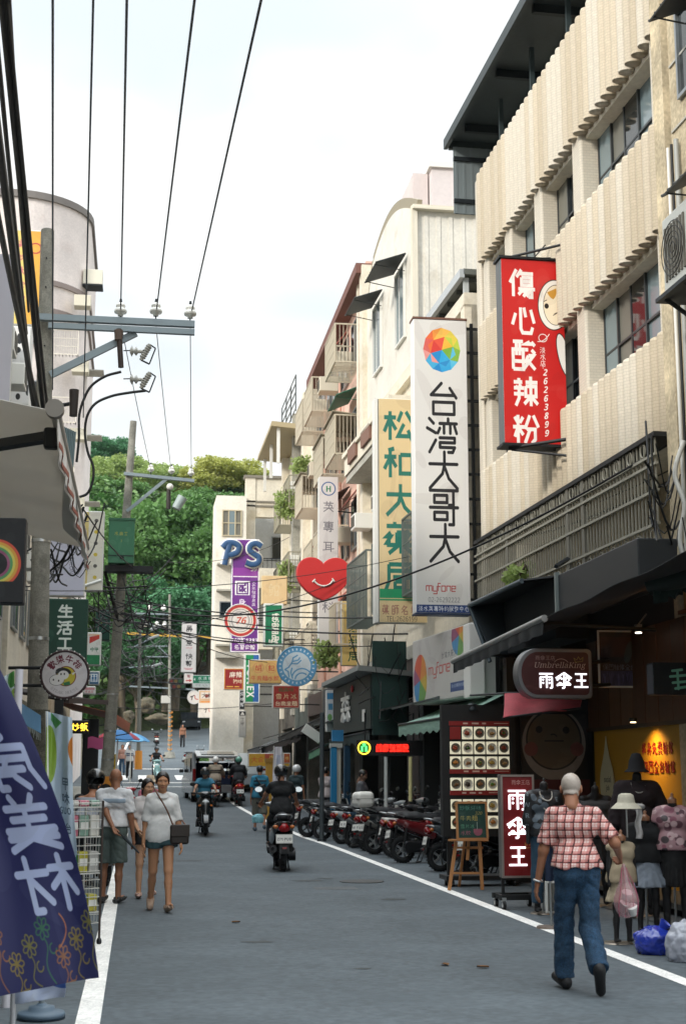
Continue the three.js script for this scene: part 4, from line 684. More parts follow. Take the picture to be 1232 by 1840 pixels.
{
const face=print(448,2048,'#d9d6d2',(x,w,h)=>{
facetBall(x,236,215,160);
vtext(x,'台湾大哥大',95,430,270,252,0.088,'#17161a',1.06);
myfone(x,82,1868,68,'#b8403c');label(x,'02-26292222',230,1962,46,'#8b8a8c','');
x.fillStyle='#1d3a72';x.fillRect(0,1996,w,52);write(x,'淡水英專特約服務中心',14,2002,38,0.09,{color:'#e6e6ea',dir:'h',step:1.12});
});
const {s,w,h}=boxSign('tall white sign with faceted rainbow ball and large black characters',742,572,846,1103,26.8,face,{th:0.36,rim:0.03,side:mat('#dddbd8',0.45),arms:false});
gb().box(w+0.02,0.04,0.38,0,h/2+0.02,-0.18).build('top_edge',mat('#6d4a3c',0.6),s);gb().box(w+0.02,0.03,0.38,0,-h/2 - 0.01,-0.18).build('bottom_edge',mat('#23324f',0.6),s);
const l=gb();for (let i=0;i<12;i++)l.box(0.4,0.05,0.05,w/2+0.2,-h/2+0.3+i*0.5,-0.2);l.box(0.06,h,0.06,w/2+0.14,0,-0.2).box(0.06,h,0.06,w/2+0.36,0,-0.2);l.build('mounting_frame',black,s);
}
{ // beige pharmacy sign behind it
const face=print(384,1400,'#cfb88c',(x,w,h)=>{vtext(x,'松和大藥局',36,60,210,238,0.13,'#1d6a5c',1.25,'butt');x.fillStyle='#1c8a5a';x.fillRect(0,1196,w,56);x.fillRect(0,1258,w,10);write(x,'藥師名維',18,1292,60,0.1,{color:'#9a6a5c',dir:'h',step:1.3});label(x,'TEL:2626199',180,1378,44,'#5f4f45','');});
const {s,w,h}=boxSign('beige pharmacy sign with teal characters partly hidden by white sign',679,715,768,1120,30.6,face,{th:0.3,rim:0.03,side:mat('#d8d4c8',0.5),arms:false});
gb().box(0.07,h,0.34,-w/2 - 0.05,0,-0.15).build('side_frame',whiteP,s);gb().bar([w/2,h*0.3,-0.2],[w/2+0.6,h*0.3,-0.2],0.03).bar([w/2,-h*0.3,-0.2],[w/2+0.6,-h*0.3,-0.2],0.03).build('bracket',signDark,s);
}
{ // red heart
const d=38,c=at(581,1040,d),s=thing('heart_sign','red heart shaped sign with a white smile on two white arms','sign',c),k=95*mpp(d)/2,H=new THREE.Shape();H.moveTo(0,0.55*k);H.bezierCurveTo(0.25*k,0.95*k,1.0*k,0.9*k,1.0*k,0.25*k);H.bezierCurveTo(1.0*k,-0.3*k,0.35*k,-0.7*k,0,-0.8*k);H.bezierCurveTo(-0.35*k,-0.7*k,-1.0*k,-0.3*k,-1.0*k,0.25*k);H.bezierCurveTo(-1.0*k,0.9*k,-0.25*k,0.95*k,0,0.55*k);
gb().ext(H,0.2,0.02,M4(0,0,-0.22)).build('heart',mat('#c02a2a',0.45),s);const red=mat('#8c1c1e',0.5);void red;
gb().tube([[-0.36*k,-0.1*k,0.025],[-0.18*k,-0.24*k,0.025],[0.02*k,-0.28*k,0.025],[0.22*k,-0.22*k,0.025],[0.36*k,-0.06*k,0.025]],0.022,20).bar([-0.43*k,-0.14*k,0.025],[-0.32*k,-0.03*k,0.025],0.02).bar([0.42*k,-0.1*k,0.025],[0.33*k,0.02*k,0.025],0.02).build('smile',whiteP,s);
gb().bar([0.95*k,0.3*k,-0.12],[2.05*k,0.32*k,-0.12],0.05).bar([0.85*k,-0.28*k,-0.12],[2.05*k,-0.24*k,-0.12],0.05).bar([1.6*k,0.32*k,-0.12],[2.05*k,0.75*k,-0.12],0.04).build('arm',whiteP,s);
}
boxSign('narrow white clinic sign with a blue ringed emblem and grey characters',573,856,607,1196,41,print(200,2000,'#cfcbc8',(x,w)=>{x.strokeStyle='#3b5a8c';x.lineWidth=12;x.beginPath();x.arc(100,130,70,0,TAU);x.stroke();x.fillStyle='#3d8a4a';label(x,'H',100,132,90,'#2f7a55');vtext(x,'英專耳鼻喉科診所',40,260,120,214,0.09,'#77747a');}),{th:0.3,rim:0.01});
boxSign('yellow beige pharmacy sign with dark green characters under the red heart',614,1080,655,1196,40,print(256,720,'#d3ba72',(x)=>{label(x,'♙',128,60,60,'#7a8a4a');vtext(x,'聯合藥局',70,150,120,135,0.11,'#2c5a3a',1.1);}),{th:0.34,rim:0.01,side:mat('#b9b8b4',0.5),wall:6.2});
{ // purple sign with PS lettering
const d=58;const {s,w,h}=boxSign('purple vertical sign with white rim and big blue letters on top',417,968,464,1172,d,print(300,1280,'#6c2f86',(x)=>{x.strokeStyle='#efe9ee';x.lineWidth=14;x.strokeRect(5,5,290,1270);x.fillStyle='#8a3a98';x.fillRect(14,330,272,110);label(x,'59',240,345,60,'#eee','italic bold');x.fillStyle='#eee';x.fillRect(20,425,260,10);x.fillRect(40,480,160,160);strokeGlyph(Object.assign(x,{strokeStyle:'#5f2a7a'}),'國',50,492,140,136,16);write(x,'身會館名士',70,680,92,0.1,{color:'#e6dcea',step:1.15});write(x,'全年維修身美容味好會',222,490,42,0.1,{color:'#d9cfe0',step:1.1});label(x,'2628-1383',150,1150,62,'#f2eef2','bold');write(x,'名留會館',40,1195,54,0.12,{color:'#f2eef2',dir:'h',step:1.05});}),{th:0.3,rim:0.0,side:mat('#54789a',0.5)});
const mk=(pts,dep,off)=>{const b=gb();b.ext(pts,dep,0.01,M4(0,0,off));return b.geo();};
const outline=(P,g)=>P.map(([a,b])=>[a*g,b*g]);void outline;
// letters P and S as swept strokes: white backing and blue front
const P1=[[-0.75,-0.5,0],[-0.62,0.1,0],[-0.5,0.55,0]],P2=[[-0.86,0.32,0],[-0.62,0.56,0],[-0.3,0.55,0],[-0.08,0.38,0],[-0.16,0.12,0],[-0.42,0.0,0],[-0.6,0.0,0]],S1=[[1.0,0.42,0],[0.75,0.56,0],[0.48,0.46,0],[0.44,0.22,0],[0.66,0.04,0],[0.88,-0.12,0],[0.84,-0.36,0],[0.55,-0.46,0],[0.26,-0.36,0]];
const sc=38*mpp(d),L=sub(s,'lettering',[-0.22,h/2 - 30*mpp(d),0.1]);
const sw=(r,z)=>{const b=gb();for (const p of [P1,P2,S1])b.tube(p.map(([x,y])=>[x*sc,y*sc,0]),r*sc,40,8);const g=b.geo();g.scale(1,1,0.35);g.translate(0,0,z);return g;};
mesh('letter_backing',sw(0.2,0),whiteP,L);mesh('letters',sw(0.135,0.06),mat('#2b4f78',0.45),L);void mk;
}
function roundSign(label,px,py,r,d,face,o={}){
const s=thing('round_sign',label,'sign',at(px,py,d)),k=r*mpp(d);s.rotation.y=o.turn||0;
gb().cyl(k,k,o.th||0.16,0,0,-(o.th||0.16)/2 - 0.002,Math.PI/2,0,0,48).build('drum',o.side||SIGNSIDE,s);
const g=new THREE.CircleGeometry(k*0.97,48);g.translate(0,0,0.004);mesh('face',ready(g),face,s);
gb().torus(k,0.02,0,0,0,0,0,0,6,48).build('rim',o.rim||SIGNSIDE,s);
if (o.arm)gb().bar([o.arm>0?k*0.9:-k*0.9,0.1,-0.1],[o.arm,0.1,-0.2],0.025).bar([o.arm>0?k*0.9:-k*0.9,-0.15,-0.1],[o.arm,-0.15,-0.2],0.025).build('arm',signDark,s);return s;
}
roundSign('round white sign with red and cream rings and a red number',432,1115,29.5,54,print(256,256,'#d8d3cd',(x)=>{const ring=(r,c,w)=>{x.strokeStyle=c;x.lineWidth=w;x.beginPath();x.arc(128,128,r,0,TAU);x.stroke();};ring(113,'#b53432',24);ring(99,'#e2d6c2',8);ring(90,'#5f5a5a',4);ring(70,'#a9a4a2',14);label(x,'76',128,128,76,'#c0442c','italic bold');}),{arm:1.4});
roundSign('round light blue sign with a white leaping deer emblem',533,1197,35,44,print(320,320,'#5b9cc6',(x)=>{
x.fillStyle='#cfdde4';x.beginPath();x.arc(160,160,118,0,TAU);x.fill();x.strokeStyle='#5b9cc6';x.lineWidth=11;x.lineCap='round';x.lineJoin='round';
const L=(...p)=>{x.beginPath();p.forEach(([a,b],i)=>i?x.lineTo(a,b):x.moveTo(a,b));x.stroke();};
L([92,170],[60,190],[88,205],[96,250]);L([92,170],[120,130],[130,90],[165,70]);L([130,120],[175,108],[185,90]);L([118,140],[165,140],[195,112]);x.beginPath();x.arc(205,265,85,Math.PI*1.05,Math.PI*1.75);x.stroke();x.beginPath();x.arc(205,275,58,Math.PI*1.05,Math.PI*1.7);x.stroke();L([120,178],[110,215],[125,260]);
for (let i=0;i<26;i++){x.save();x.translate(160,160);x.rotate(i/26*TAU);x.fillStyle='#dfeaf0';x.fillRect(-5,-150,9,18);x.restore();}
}),{arm:1.6,side:mat('#4f8fb8',0.5),rim:mat('#4f8fb8',0.5)});
boxSign('plain beige box sign above the green vertical shop sign',471,1034,516,1086,50,print(128,128,'#d9bd8e',(x)=>{write(x,'館',32,32,60,0.08,{color:'#dcc79c'});}),{th:0.4,side:mat('#cdb588',0.6)});
{const S=boxSign('green sign with bold white characters lying sideways',474,1084,509,1162,47,print(256,560,'#15744f',(x,w,h)=>{x.strokeStyle='#dfe6de';x.lineWidth=14;x.strokeRect(8,8,w - 16,h - 16);x.save();x.translate(205,120);x.rotate(Math.PI/2);write(x,'衛浴用品',0,0,96,0.15,{color:'#ece8dc',dir:'h',step:1.02,wide:1});x.restore();write(x,'維修',60,470,60,0.13,{color:'#ece8dc',dir:'h',step:1.25});}));void S;}
boxSign('yellow and pink noodle shop sign with red characters',447,1185,506,1229,50,print(384,280,'#d9b46e',(x,w,h)=>{x.strokeStyle='#b58a4c';x.lineWidth=8;x.strokeRect(4,4,w - 8,h - 8);x.strokeStyle='#d0735c';x.lineWidth=5;for (const X of [110,265]){x.beginPath();x.arc(X,92,62,0,TAU);x.stroke();} write(x,'胡',70,52,80,0.12,{color:'#c5583f'});write(x,'記',225,52,80,0.12,{color:'#c5583f'});write(x,'牛肉麵水餃',22,186,62,0.11,{color:'#d0694a',dir:'h',step:1.1});}));
boxSign('vertical green and blue sports shop sign with white letters',439,1174,467,1264,53,print(160,512,'#1d8a55',(x,w,h)=>{x.fillStyle='#2a62a8';x.fillRect(92,0,68,h);x.strokeStyle='#dfe4e0';x.lineWidth=10;x.strokeRect(5,5,w - 10,h - 10);x.save();x.translate(62,256);x.rotate(Math.PI/2);label(x,'YONEX',20,0,110,'#f0f0ee','bold');x.restore();}),{th:0.2});
boxSign('red ice dessert sign with yellow white characters in two rows',490,1231,538,1273,48,print(320,290,'#b0352c',(x,w,h)=>{x.strokeStyle='#d8a48c';x.lineWidth=6;x.strokeRect(4,4,w - 8,h - 8);write(x,'森美味',60,16,64,0.14,{color:'#6b5a34',dir:'h',step:1.02});write(x,'雪片冰',30,100,74,0.1,{color:'#e8d3a0',dir:'h',step:1.25});write(x,'台南意麵',22,200,66,0.11,{color:'#f0dcb8',dir:'h',step:1.06});}));
boxSign('dark red restaurant sign with yellow edge',402,1200,438,1240,57,print(256,280,'#8f2424',(x,w,h)=>{x.strokeStyle='#c98a3c';x.lineWidth=14;x.strokeRect(7,7,w - 14,h - 14);write(x,'麻辣',70,40,80,0.12,{color:'#eadfd0',dir:'h',step:1.05});write(x,'物味',120,140,60,0.1,{color:'#e0c9a8',dir:'h',step:1.0});x.fillStyle='#d9b04a';x.fillRect(30,236,90,14);x.fillRect(140,236,60,14);}));
boxSign('white vertical hairdresser sign with black and pink characters at far end',327,1119,352,1208,72,print(192,680,'#ddd8d6',(x)=>{vtext(x,'爵士堂',52,30,84,98,0.12,'#26262a',1.1);label(x,'HAIR',96,345,40,'#c8707c','italic');vtext(x,'快剪',52,420,84,98,0.12,'#26262a',1.1);x.fillStyle='#c8707c';x.fillRect(36,628,120,8);x.fillRect(50,645,92,8);}),{arms:false,th:0.15});
boxSign('small white sign with a red arrow below the hairdresser sign',331,1210,347,1228,72,print(96,110,'#d8cfca',(x)=>{write(x,'剪',30,8,40,0.12,{color:'#8a4a52'});x.fillStyle='#b03a3a';x.fillRect(16,74,40,14);x.beginPath();x.moveTo(56,62);x.lineTo(86,81);x.lineTo(56,100);x.fill();}),{arms:false,th:0.08});
boxSign('green street name sign with white arrows over a white board',346,1213,391,1236,76,print(384,190,'#cfd3cf',(x,w)=>{x.fillStyle='#1f7f5c';x.fillRect(0,0,w,124);write(x,'水源街'.replace('源','淡'),84,14,58,0.1,{color:'#eef2ee',dir:'h',step:1.35});label(x,'Shuiyuan St.',192,100,32,'#eef2ee');x.fillStyle='#eef2ee';for (const s of [0,1]){x.beginPath();x.moveTo(s?346:38,36);x.lineTo(s?370:14,62);x.lineTo(s?346:38,88);x.fill();} write(x,'中年水店固終',40,134,40,0.08,{color:'#8a9490',dir:'h',step:1.3});}),{arms:false,th:0.06,name:'street_name_sign'});
roundSign('small round white sign with a red stroke at the far house',349,1253,11.5,68,print(128,128,'#ddd6d0',(x)=>{x.strokeStyle='#3a2f2e';x.lineWidth=9;x.beginPath();x.moveTo(24,62);x.lineTo(68,44);x.moveTo(48,52);x.lineTo(38,92);x.stroke();x.strokeStyle='#c05a54';x.beginPath();x.moveTo(72,46);x.quadraticCurveTo(64,90,104,82);x.stroke();}),{arm:0.8});
boxSign('white board with food picture above and brush strokes below',357,1240,408,1290,66,print(320,300,'#d9d2ca',(x,w)=>{x.fillStyle='#caa888';x.fillRect(0,0,w,140);x.fillStyle='#d9d2ca';x.fillRect(20,20,180,70);write(x,'大味牛肉',30,24,60,0.1,{color:'#4a3834',dir:'h',step:0.7});x.strokeStyle='#d88a3a';x.lineWidth=14;x.beginPath();x.moveTo(20,126);x.quadraticCurveTo(160,130,300,100);x.stroke();x.fillStyle='#7a2f28';x.beginPath();x.arc(90,60,20,0,TAU);x.fill();x.strokeStyle='#3a2f2e';x.lineWidth=8;x.beginPath();x.moveTo(60,214);x.lineTo(110,200);x.moveTo(90,206);x.lineTo(76,250);x.stroke();x.strokeStyle='#c05a54';x.beginPath();x.moveTo(118,200);x.quadraticCurveTo(112,248,150,240);x.stroke();x.fillStyle='#8a8480';x.fillRect(170,226,40,10);x.fillRect(230,226,60,10);}),{arms:false});
boxSign('white arrow shaped house number sign on the grey wall',429,1277,442,1325,60,print(64,240,'#c9c6c0',(x)=>{x.fillStyle='#2a2a2a';x.fillRect(0,0,64,40);x.fillStyle='#e8e6e0';x.beginPath();x.moveTo(32,4);x.lineTo(54,34);x.lineTo(10,34);x.fill();write(x,'士甲',14,60,36,0.12,{color:'#77736e'});}),{arms:false,th:0.08});
boxSign('narrow black sign with white characters left of the sports shop sign',430,1240,440,1275,58,print(64,200,'#23262a',(x)=>{vtext(x,'好味館',10,12,44,58,0.13,'#d9dce0');}),{th:0.1});
{ // long white board of the phone shop along the facade, with a white end box
const a=at(742,1270,29),b=at(842,1250,25.2),s=thing('shop_board','white phone shop board with rainbow ovals along the arcade, seen at an angle','sign',[(a.x+b.x)/2,0,-27.1]);
const y1=at(842,1120,25.2).y,y0=at(842,1250,25.2).y,len=Math.hypot(b.x - a.x,3.8),ang=-Math.atan2(3.8,b.x - a.x);s.position.y=(y0+y1)/2;s.rotation.y=ang;
const oval=(x,cx,cy,rx,ry)=>{const c=['#c2523a','#c9803a','#b89a3a','#5f8f48','#3f82b0','#8a4a6a'];x.save();x.beginPath();x.ellipse(cx,cy,rx,ry,0,0,TAU);x.clip();for (let i=0;i<6;i++){x.fillStyle=c[i];x.beginPath();x.moveTo(cx,cy);x.arc(cx,cy,400,i/6*TAU - 2.4,(i+1)/6*TAU - 2.4);x.fill();} x.restore();};
const face=print(1024,512,'#b9b5b0',(x,w,h)=>{oval(x,150,330,135,210);oval(x,880,60,130,150);myfone(x,320,250,110,'#b2504a');write(x,'台湾大哥大',560,150,52,0.09,{color:'#6a6a6c',dir:'h',step:1.1});x.fillStyle='#3a4f7c';x.fillRect(720,400,280,70);write(x,'淡水英專特約服務',736,412,28,0.09,{color:'#aab4c8',dir:'h',step:1.12});});
gb().box(len,y1 - y0,0.5,0,0,-0.26).build('box',SIGNSIDE,s);mesh('face',ready(new THREE.BoxGeometry(len - 0.04,y1 - y0 - 0.04,0.008)),face,s);
const e=boxSign('plain white sign box closing the phone shop board',842,1119,872,1253,25,mat('#dad7d2',0.5),{th:0.5,side:mat('#dad7d2',0.5),arms:false,name:'sign_box'});void e;
}
{ // dark green shop box with white character
const a=at(598,1305,39),b=at(665,1300,32.5),s=thing('shop_box_sign','dark green projecting shop front box with one white character and red dot','sign',[(a.x+b.x)/2,at(632,1268,35).y,-35.8]),len=Math.hypot(b.x - a.x,6.5),h=1.25;s.rotation.y=-Math.atan2(6.5,b.x - a.x);
const green=mat('#1e2b28',0.6);gb().box(len,h,0.9,0,0,-0.46).build('box',green,s);gb().box(len+0.3,0.12,1.3,0.0,h/2+0.06,-0.35,-0.1).build('roof_strip',mat('#7d7f7c',0.7),s);gb().box(0.06,h+0.9,0.8,len/2+0.03,0.3,-0.45).build('end_panel',mat('#1c3a35',0.6),s);
const L=sub(s,'lettering',[-0.6,0.05,0.03]),st=gb();const pts=(t)=>{const q=[];for (let i=0;i+1<t.length;i+=2)q.push([(parseInt(t[i],16)- 7.5)*0.11,(7.5 - parseInt(t[i+1],16))*0.055,0]);return q;};for (const t of GLYPH['森'].split(' ').filter((t)=>/^[0-9a-f]+$/.test(t))){const q=pts(t);for (let i=0;i+1<q.length;i++)st.beam(q[i],q[i+1],0.09,0.04);} st.build('characters',whiteP,L);gb().ball(0.09,0.62,0.42,0.03,[1,1,0.4]).build('red_dot',mat('#c03438',0.5),s);
gb().box(0.35,0.28,0.03,len/2 - 0.8,-0.3,0.02).build('notice',whiteP,s);
boxSign('pale poster board with green leaves beside the dark green box',586,1240,601,1315,40.5,print(96,380,'#c5ccd0',(x)=>{x.fillStyle='#3a86b8';x.fillRect(0,20,96,60);x.fillStyle='#6aa05a';x.beginPath();x.arc(40,250,32,0,TAU);x.fill();x.fillStyle='#4a8ab0';x.fillRect(20,120,60,60);}),{arms:false});
}
{ // LED sign
const d=31,a=at(640,1330,d),b=at(760,1358,d),s=thing('led_sign','black LED sign glowing red with a green figure in a yellow ring','sign',[(a.x+b.x)/2,(a.y+b.y)/2,-d]),w=b.x - a.x,h=a.y - b.y;
gb().box(w,h,0.12,0,0,-0.07).build('box',black,s);const emis=(c,k)=>new THREE.MeshStandardMaterial({color:'#111',emissive:c,emissiveIntensity:k});
const dots=gb(),r2=rng(6);for (let i=0;i<46;i++)for (let j=0;j<9;j++){const gx=i % 8,on=(gx<7)&&(r2()<0.82);if (on&&i<40)dots.box(0.0135,0.0135,0.008,-w*0.2+i*0.0185,-0.075+j*0.0185,0);} tag(dots.build('red_diodes',emis('#ff2418',2.2),s),null,null,null,'stuff');
const cx=-w/2+0.17;gb().torus(0.13,0.014,cx,0,0.0).build('yellow_ring',emis('#ffd23a',1.6),s);gb().ball(0.04,cx,0.07,0,[1,1,0.2]).box(0.055,0.12,0.01,cx - 0.045,-0.02,0).box(0.055,0.12,0.01,cx+0.045,-0.02,0).build('green_figure',emis('#4aff6a',1.3),s);gb().bar([-w/2+0.2,h/2,-0.07],[-w/2+0.2,h/2+0.6,-0.07],0.015).bar([w/2 - 0.2,h/2,-0.07],[w/2 - 0.2,h/2+0.6,-0.07],0.015).build('hanger',black,s);
}
// ---------- left side signs ----------
boxSign('dark green vertical home store sign with white characters',80,1075,155,1212,29,print(320,580,'#123f30',(x)=>{vtext(x,'生活工',100,36,110,128,0.15,'#dfe6de',1.08);label(x,'❦',80,400,50,'#2f6a4a');}),{th:0.2,side:mat('#123f30',0.6),wall:-3,arms:false});
{const o=roundSign('round white steak house sign with a cartoon cow head in a yellow disc',117,1212,41,20.6,print(512,512,'#d9d4d6',(x)=>{
['歡','樂','牛','排'].forEach((c,i)=>{x.save();x.translate(256,256);x.rotate(-0.92+i*0.6);write(x,c,-46,-225,88,0.13,{color:'#6d1f34'});x.restore();});
x.fillStyle='#c8ba3a';x.strokeStyle='#7a2a2c';x.lineWidth=10;x.beginPath();x.arc(268,275,108,0,TAU);x.fill();x.stroke();x.fillStyle='#e6e4e2';x.strokeStyle='#1e1c1e';x.lineWidth=4;x.beginPath();x.ellipse(170,318,82,60,-0.1,0,TAU);x.fill();x.stroke();x.fillStyle='#1c1b1d';x.beginPath();x.ellipse(238,230,86,50,0.1,Math.PI,TAU);x.fill();x.fillRect(152,224,170,26);x.fillStyle='#e6e4e2';x.beginPath();x.ellipse(240,262,60,50,0,0,TAU);x.fill();x.beginPath();x.moveTo(330,240);x.lineTo(382,222);x.lineTo(345,262);x.fill();x.fillStyle='#1c1b1d';for (const [a,b] of [[214,252],[250,250],[132,316],[190,326]]){x.beginPath();x.ellipse(a,b,8,12,0,0,TAU);x.fill();} x.fillStyle='#2e7a4a';x.beginPath();x.moveTo(240,350);x.lineTo(310,330);x.lineTo(322,372);x.lineTo(252,380);x.fill();
'STEAK HOUSE'.split('').forEach((c,i)=>{x.save();x.translate(256,256);x.rotate(0.72 - i*0.144);label(x,c,0,205,46,'#a59ea2','','serif');x.restore();});
}),{arm:-0.8,rim:mat('#3a2628',0.5),th:0.2,side:mat('#4a3a3a',0.5)});const b=gb();for (let i=0;i<26;i++){const a=i/26*TAU;b.ball(0.014,Math.cos(a)*0.345,Math.sin(a)*0.345,0.0,1,8);} b.build('bulbs',whiteP,o);}
boxSign('green and white convenience store sign with red stripe',155,1136,181,1196,31,print(160,360,'#1f7a4a',(x,w,h)=>{x.fillStyle='#dcdcd6';x.fillRect(0,0,w,250);x.fillStyle='#c0392f';x.beginPath();x.moveTo(30,40);x.lineTo(150,20);x.lineTo(150,60);x.lineTo(30,120);x.fill();x.fillStyle='#d88a3a';x.fillRect(20,14,130,10);write(x,'中甲',40,160,52,0.12,{color:'#2a6a48',dir:'h',step:1.0});}),{arms:false});
boxSign('blue restroom sign with two white figures',160,1206,179,1231,31,print(96,128,'#2c5f86',(x)=>{x.fillStyle='#dfe6ea';x.fillRect(10,16,76,90);x.fillStyle='#2f6a9a';for (const c of [32,64]){x.beginPath();x.arc(c,36,9,0,TAU);x.fill();x.fillRect(c - 11,48,22,30);x.fillRect(c - 9,78,7,22);x.fillRect(c+2,78,7,22);}}),{arms:false,th:0.06});
boxSign('dark green second transformer style box sign with gold mark',172,1096,197,1150,39,print(128,256,'#1d4a40',(x)=>{label(x,'◭',64,70,40,'#9a9446');label(x,'= =',64,110,30,'#9a9446');}),{arms:false,th:0.5,side:mat('#1d4a40',0.6),name:'switch_cabinet',cat:'cabinet'});
boxSign('tall cream sign with grey and yellow dots behind the awning corner',152,918,184,1062,33,print(160,720,'#d6d2c4',(x)=>{x.fillStyle='#cbb670';x.fillRect(0,0,34,720);for (let i=0;i<6;i++){x.fillStyle=['#55524e','#c9b23c'][i % 2];x.beginPath();x.arc(100,80+i*105,17,0,TAU);x.fill();}}),{arms:false,th:0.3});
boxSign('white lilac vertical sign with yellow edge behind the tangled wires',83,950,152,1072,31,print(256,460,'#c6c6d6',(x)=>{x.fillStyle='#c9ae66';x.fillRect(0,0,26,460);x.save();x.translate(170,120);x.rotate(Math.PI/2);label(x,'HAIR SALON',80,0,40,'#77788c','');x.restore();}),{arms:false,th:0.2});
boxSign('tall orange yellow sign with pink lettering behind the trunk cables',30,412,74,585,33,print(160,640,'#d9a03c',(x)=>{x.fillStyle='#d8c06a';x.fillRect(0,0,70,640);x.strokeStyle='#b0443a';x.lineWidth=10;x.beginPath();x.arc(115,120,34,0,TAU);x.stroke();write(x,'美味大會館',8,60,56,0.14,{color:'#c06a70',step:1.7});}),{arms:false,th:0.4});
boxSign('white sign with large black dots above the grey awning',16,585,52,728,30,print(128,512,'#d9d8d6',(x)=>{const r=rng(2);x.fillStyle='#17181a';for (let i=0;i<16;i++){x.beginPath();x.ellipse(r()*128,30+i*31,12+r()*9,16+r()*8,0,0,TAU);x.fill();}}),{arms:false,th:0.5});
boxSign('pale lilac board at the left edge above the grey awning',-30,455,16,745,20,mat('#b9b8c2',0.6),{arms:false,th:0.2,rim:0});
boxSign('black hanging board with a rainbow arc at the left edge',-60,928,42,1084,13,print(256,384,'#14171c',(x)=>{['#c7503a','#cf9a3e','#c9c05a','#4f8f5a','#8a4a6a'].forEach((c,i)=>{x.strokeStyle=c;x.lineWidth=12;x.beginPath();x.arc(130,210,108 - i*12,0,TAU);x.stroke();});x.fillStyle='#14171c';x.fillRect(0,290,256,94);}),{arms:false,side:mat('#1d2228',0.5),rim:0.02});
boxSign('pink and white menu board under the steak house sign',150,1233,172,1248,29,print(160,96,'#c98a90',(x)=>{x.fillStyle='#d9d2d0';x.fillRect(0,40,160,56);write(x,'水美店',14,48,40,0.1,{color:'#b05a60',dir:'h',step:1.1});}),{arms:false,th:0.06});
{const s=boxSign('amber LED shop sign glowing at the left arcade',128,1294,160,1318,25,new THREE.MeshStandardMaterial({color:'#120d08',roughness:0.5}),{arms:false,th:0.1,side:black,name:'led_sign'}).s,b=gb();for (const [k,ch] of [...'炒飯'].entries())for (const t of GLYPH[ch].split(' ').filter((t)=>/^[0-9a-f]{4,}$/.test(t)))for (let i=0;i+3<t.length;i+=2){const P=(j)=>[(parseInt(t[j],16)- 7.5)*0.0085 - 0.075+k*0.15,(7.5 - parseInt(t[j+1],16))*0.009,0.008];b.beam(P(i),P(i+2),0.011,0.006);} b.build('lit_characters',new THREE.MeshStandardMaterial({color:'#111',emissive:'#ffc63a',emissiveIntensity:2}),s);}
// ---------- arcade and shop fronts on the right ----------
{
const A=thing('arcade','dark covered arcade with pillars under the right hand houses','arcade');
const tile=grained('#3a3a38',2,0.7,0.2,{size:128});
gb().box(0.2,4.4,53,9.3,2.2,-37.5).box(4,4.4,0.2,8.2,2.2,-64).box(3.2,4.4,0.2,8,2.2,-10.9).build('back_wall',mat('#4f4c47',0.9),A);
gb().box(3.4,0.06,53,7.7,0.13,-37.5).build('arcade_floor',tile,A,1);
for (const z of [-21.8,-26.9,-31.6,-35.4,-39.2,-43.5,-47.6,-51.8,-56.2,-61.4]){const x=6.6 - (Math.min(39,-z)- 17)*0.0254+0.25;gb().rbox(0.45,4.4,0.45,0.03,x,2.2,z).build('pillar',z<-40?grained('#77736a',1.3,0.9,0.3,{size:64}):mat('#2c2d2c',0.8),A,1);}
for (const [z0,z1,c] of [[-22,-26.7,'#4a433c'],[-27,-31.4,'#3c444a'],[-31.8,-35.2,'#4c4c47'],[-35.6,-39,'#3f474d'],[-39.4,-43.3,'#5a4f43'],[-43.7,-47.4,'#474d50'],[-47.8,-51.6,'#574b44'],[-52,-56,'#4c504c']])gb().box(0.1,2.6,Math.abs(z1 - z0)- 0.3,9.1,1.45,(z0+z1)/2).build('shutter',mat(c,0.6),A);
[[-26.9,'#2b3035'],[-31.6,'#3a2f2a'],[-35.4,'#27302e'],[-39.2,'#46413a'],[-43.5,'#343a3f'],[-47.6,'#4b3a34'],[-51.8,'#3a4440'],[-56.2,'#4a4640']].forEach(([z,c],i,a)=>{const z1=a[i+1]?a[i+1][0]:-61.4,x=6.6 - (Math.min(39,-z)- 17)*0.0254+0.1;gb().rbox(0.16,1.15 - (i % 3)*0.2,z - z1 - 0.2,0.02,x,3.72+(i % 3)*0.1,(z+z1)/2).build('fascia_board',mat(c,0.6),A);gb().box(0.9,0.04,z - z1 - 0.3,x - 0.45,3.1,(z+z1)/2,0,0,0.25).build('rain_hood',mat(['#4f5554','#3b3a36','#5b5048'][i % 3],0.7),A);});
for (const [px,py0,py1,d,c] of [[693,1360,1450,28,'#b9bcb8'],[737,1360,1440,27,'#c9c08a']]){const a=at(px,py0,d),b=at(px,py1,d);gb().bar([a.x,a.y,a.z],[b.x,b.y,b.z],0.035,8).build('door_rail',mat(c,0.4),A);}
}
const wood=(()=>{const m=texOf(128,(x,y)=>{const n=tn(x,y,2,3,3)*0.3+0.7*tn((x*9)% 1,y*0.4,4,8,3);const k=0.75+0.4*n;return [0.42*k,0.27*k,0.15*k];},true,256);return [0,1,2].map((i)=>{const t=m.clone();t.needsUpdate=true;t.offset.set(i*0.31,i*0.4);return new THREE.MeshPhysicalMaterial({map:t,roughness:0.55,color:['#ffffff','#e0d4c8','#c8bcb0'][i],side:THREE.DoubleSide});});})();
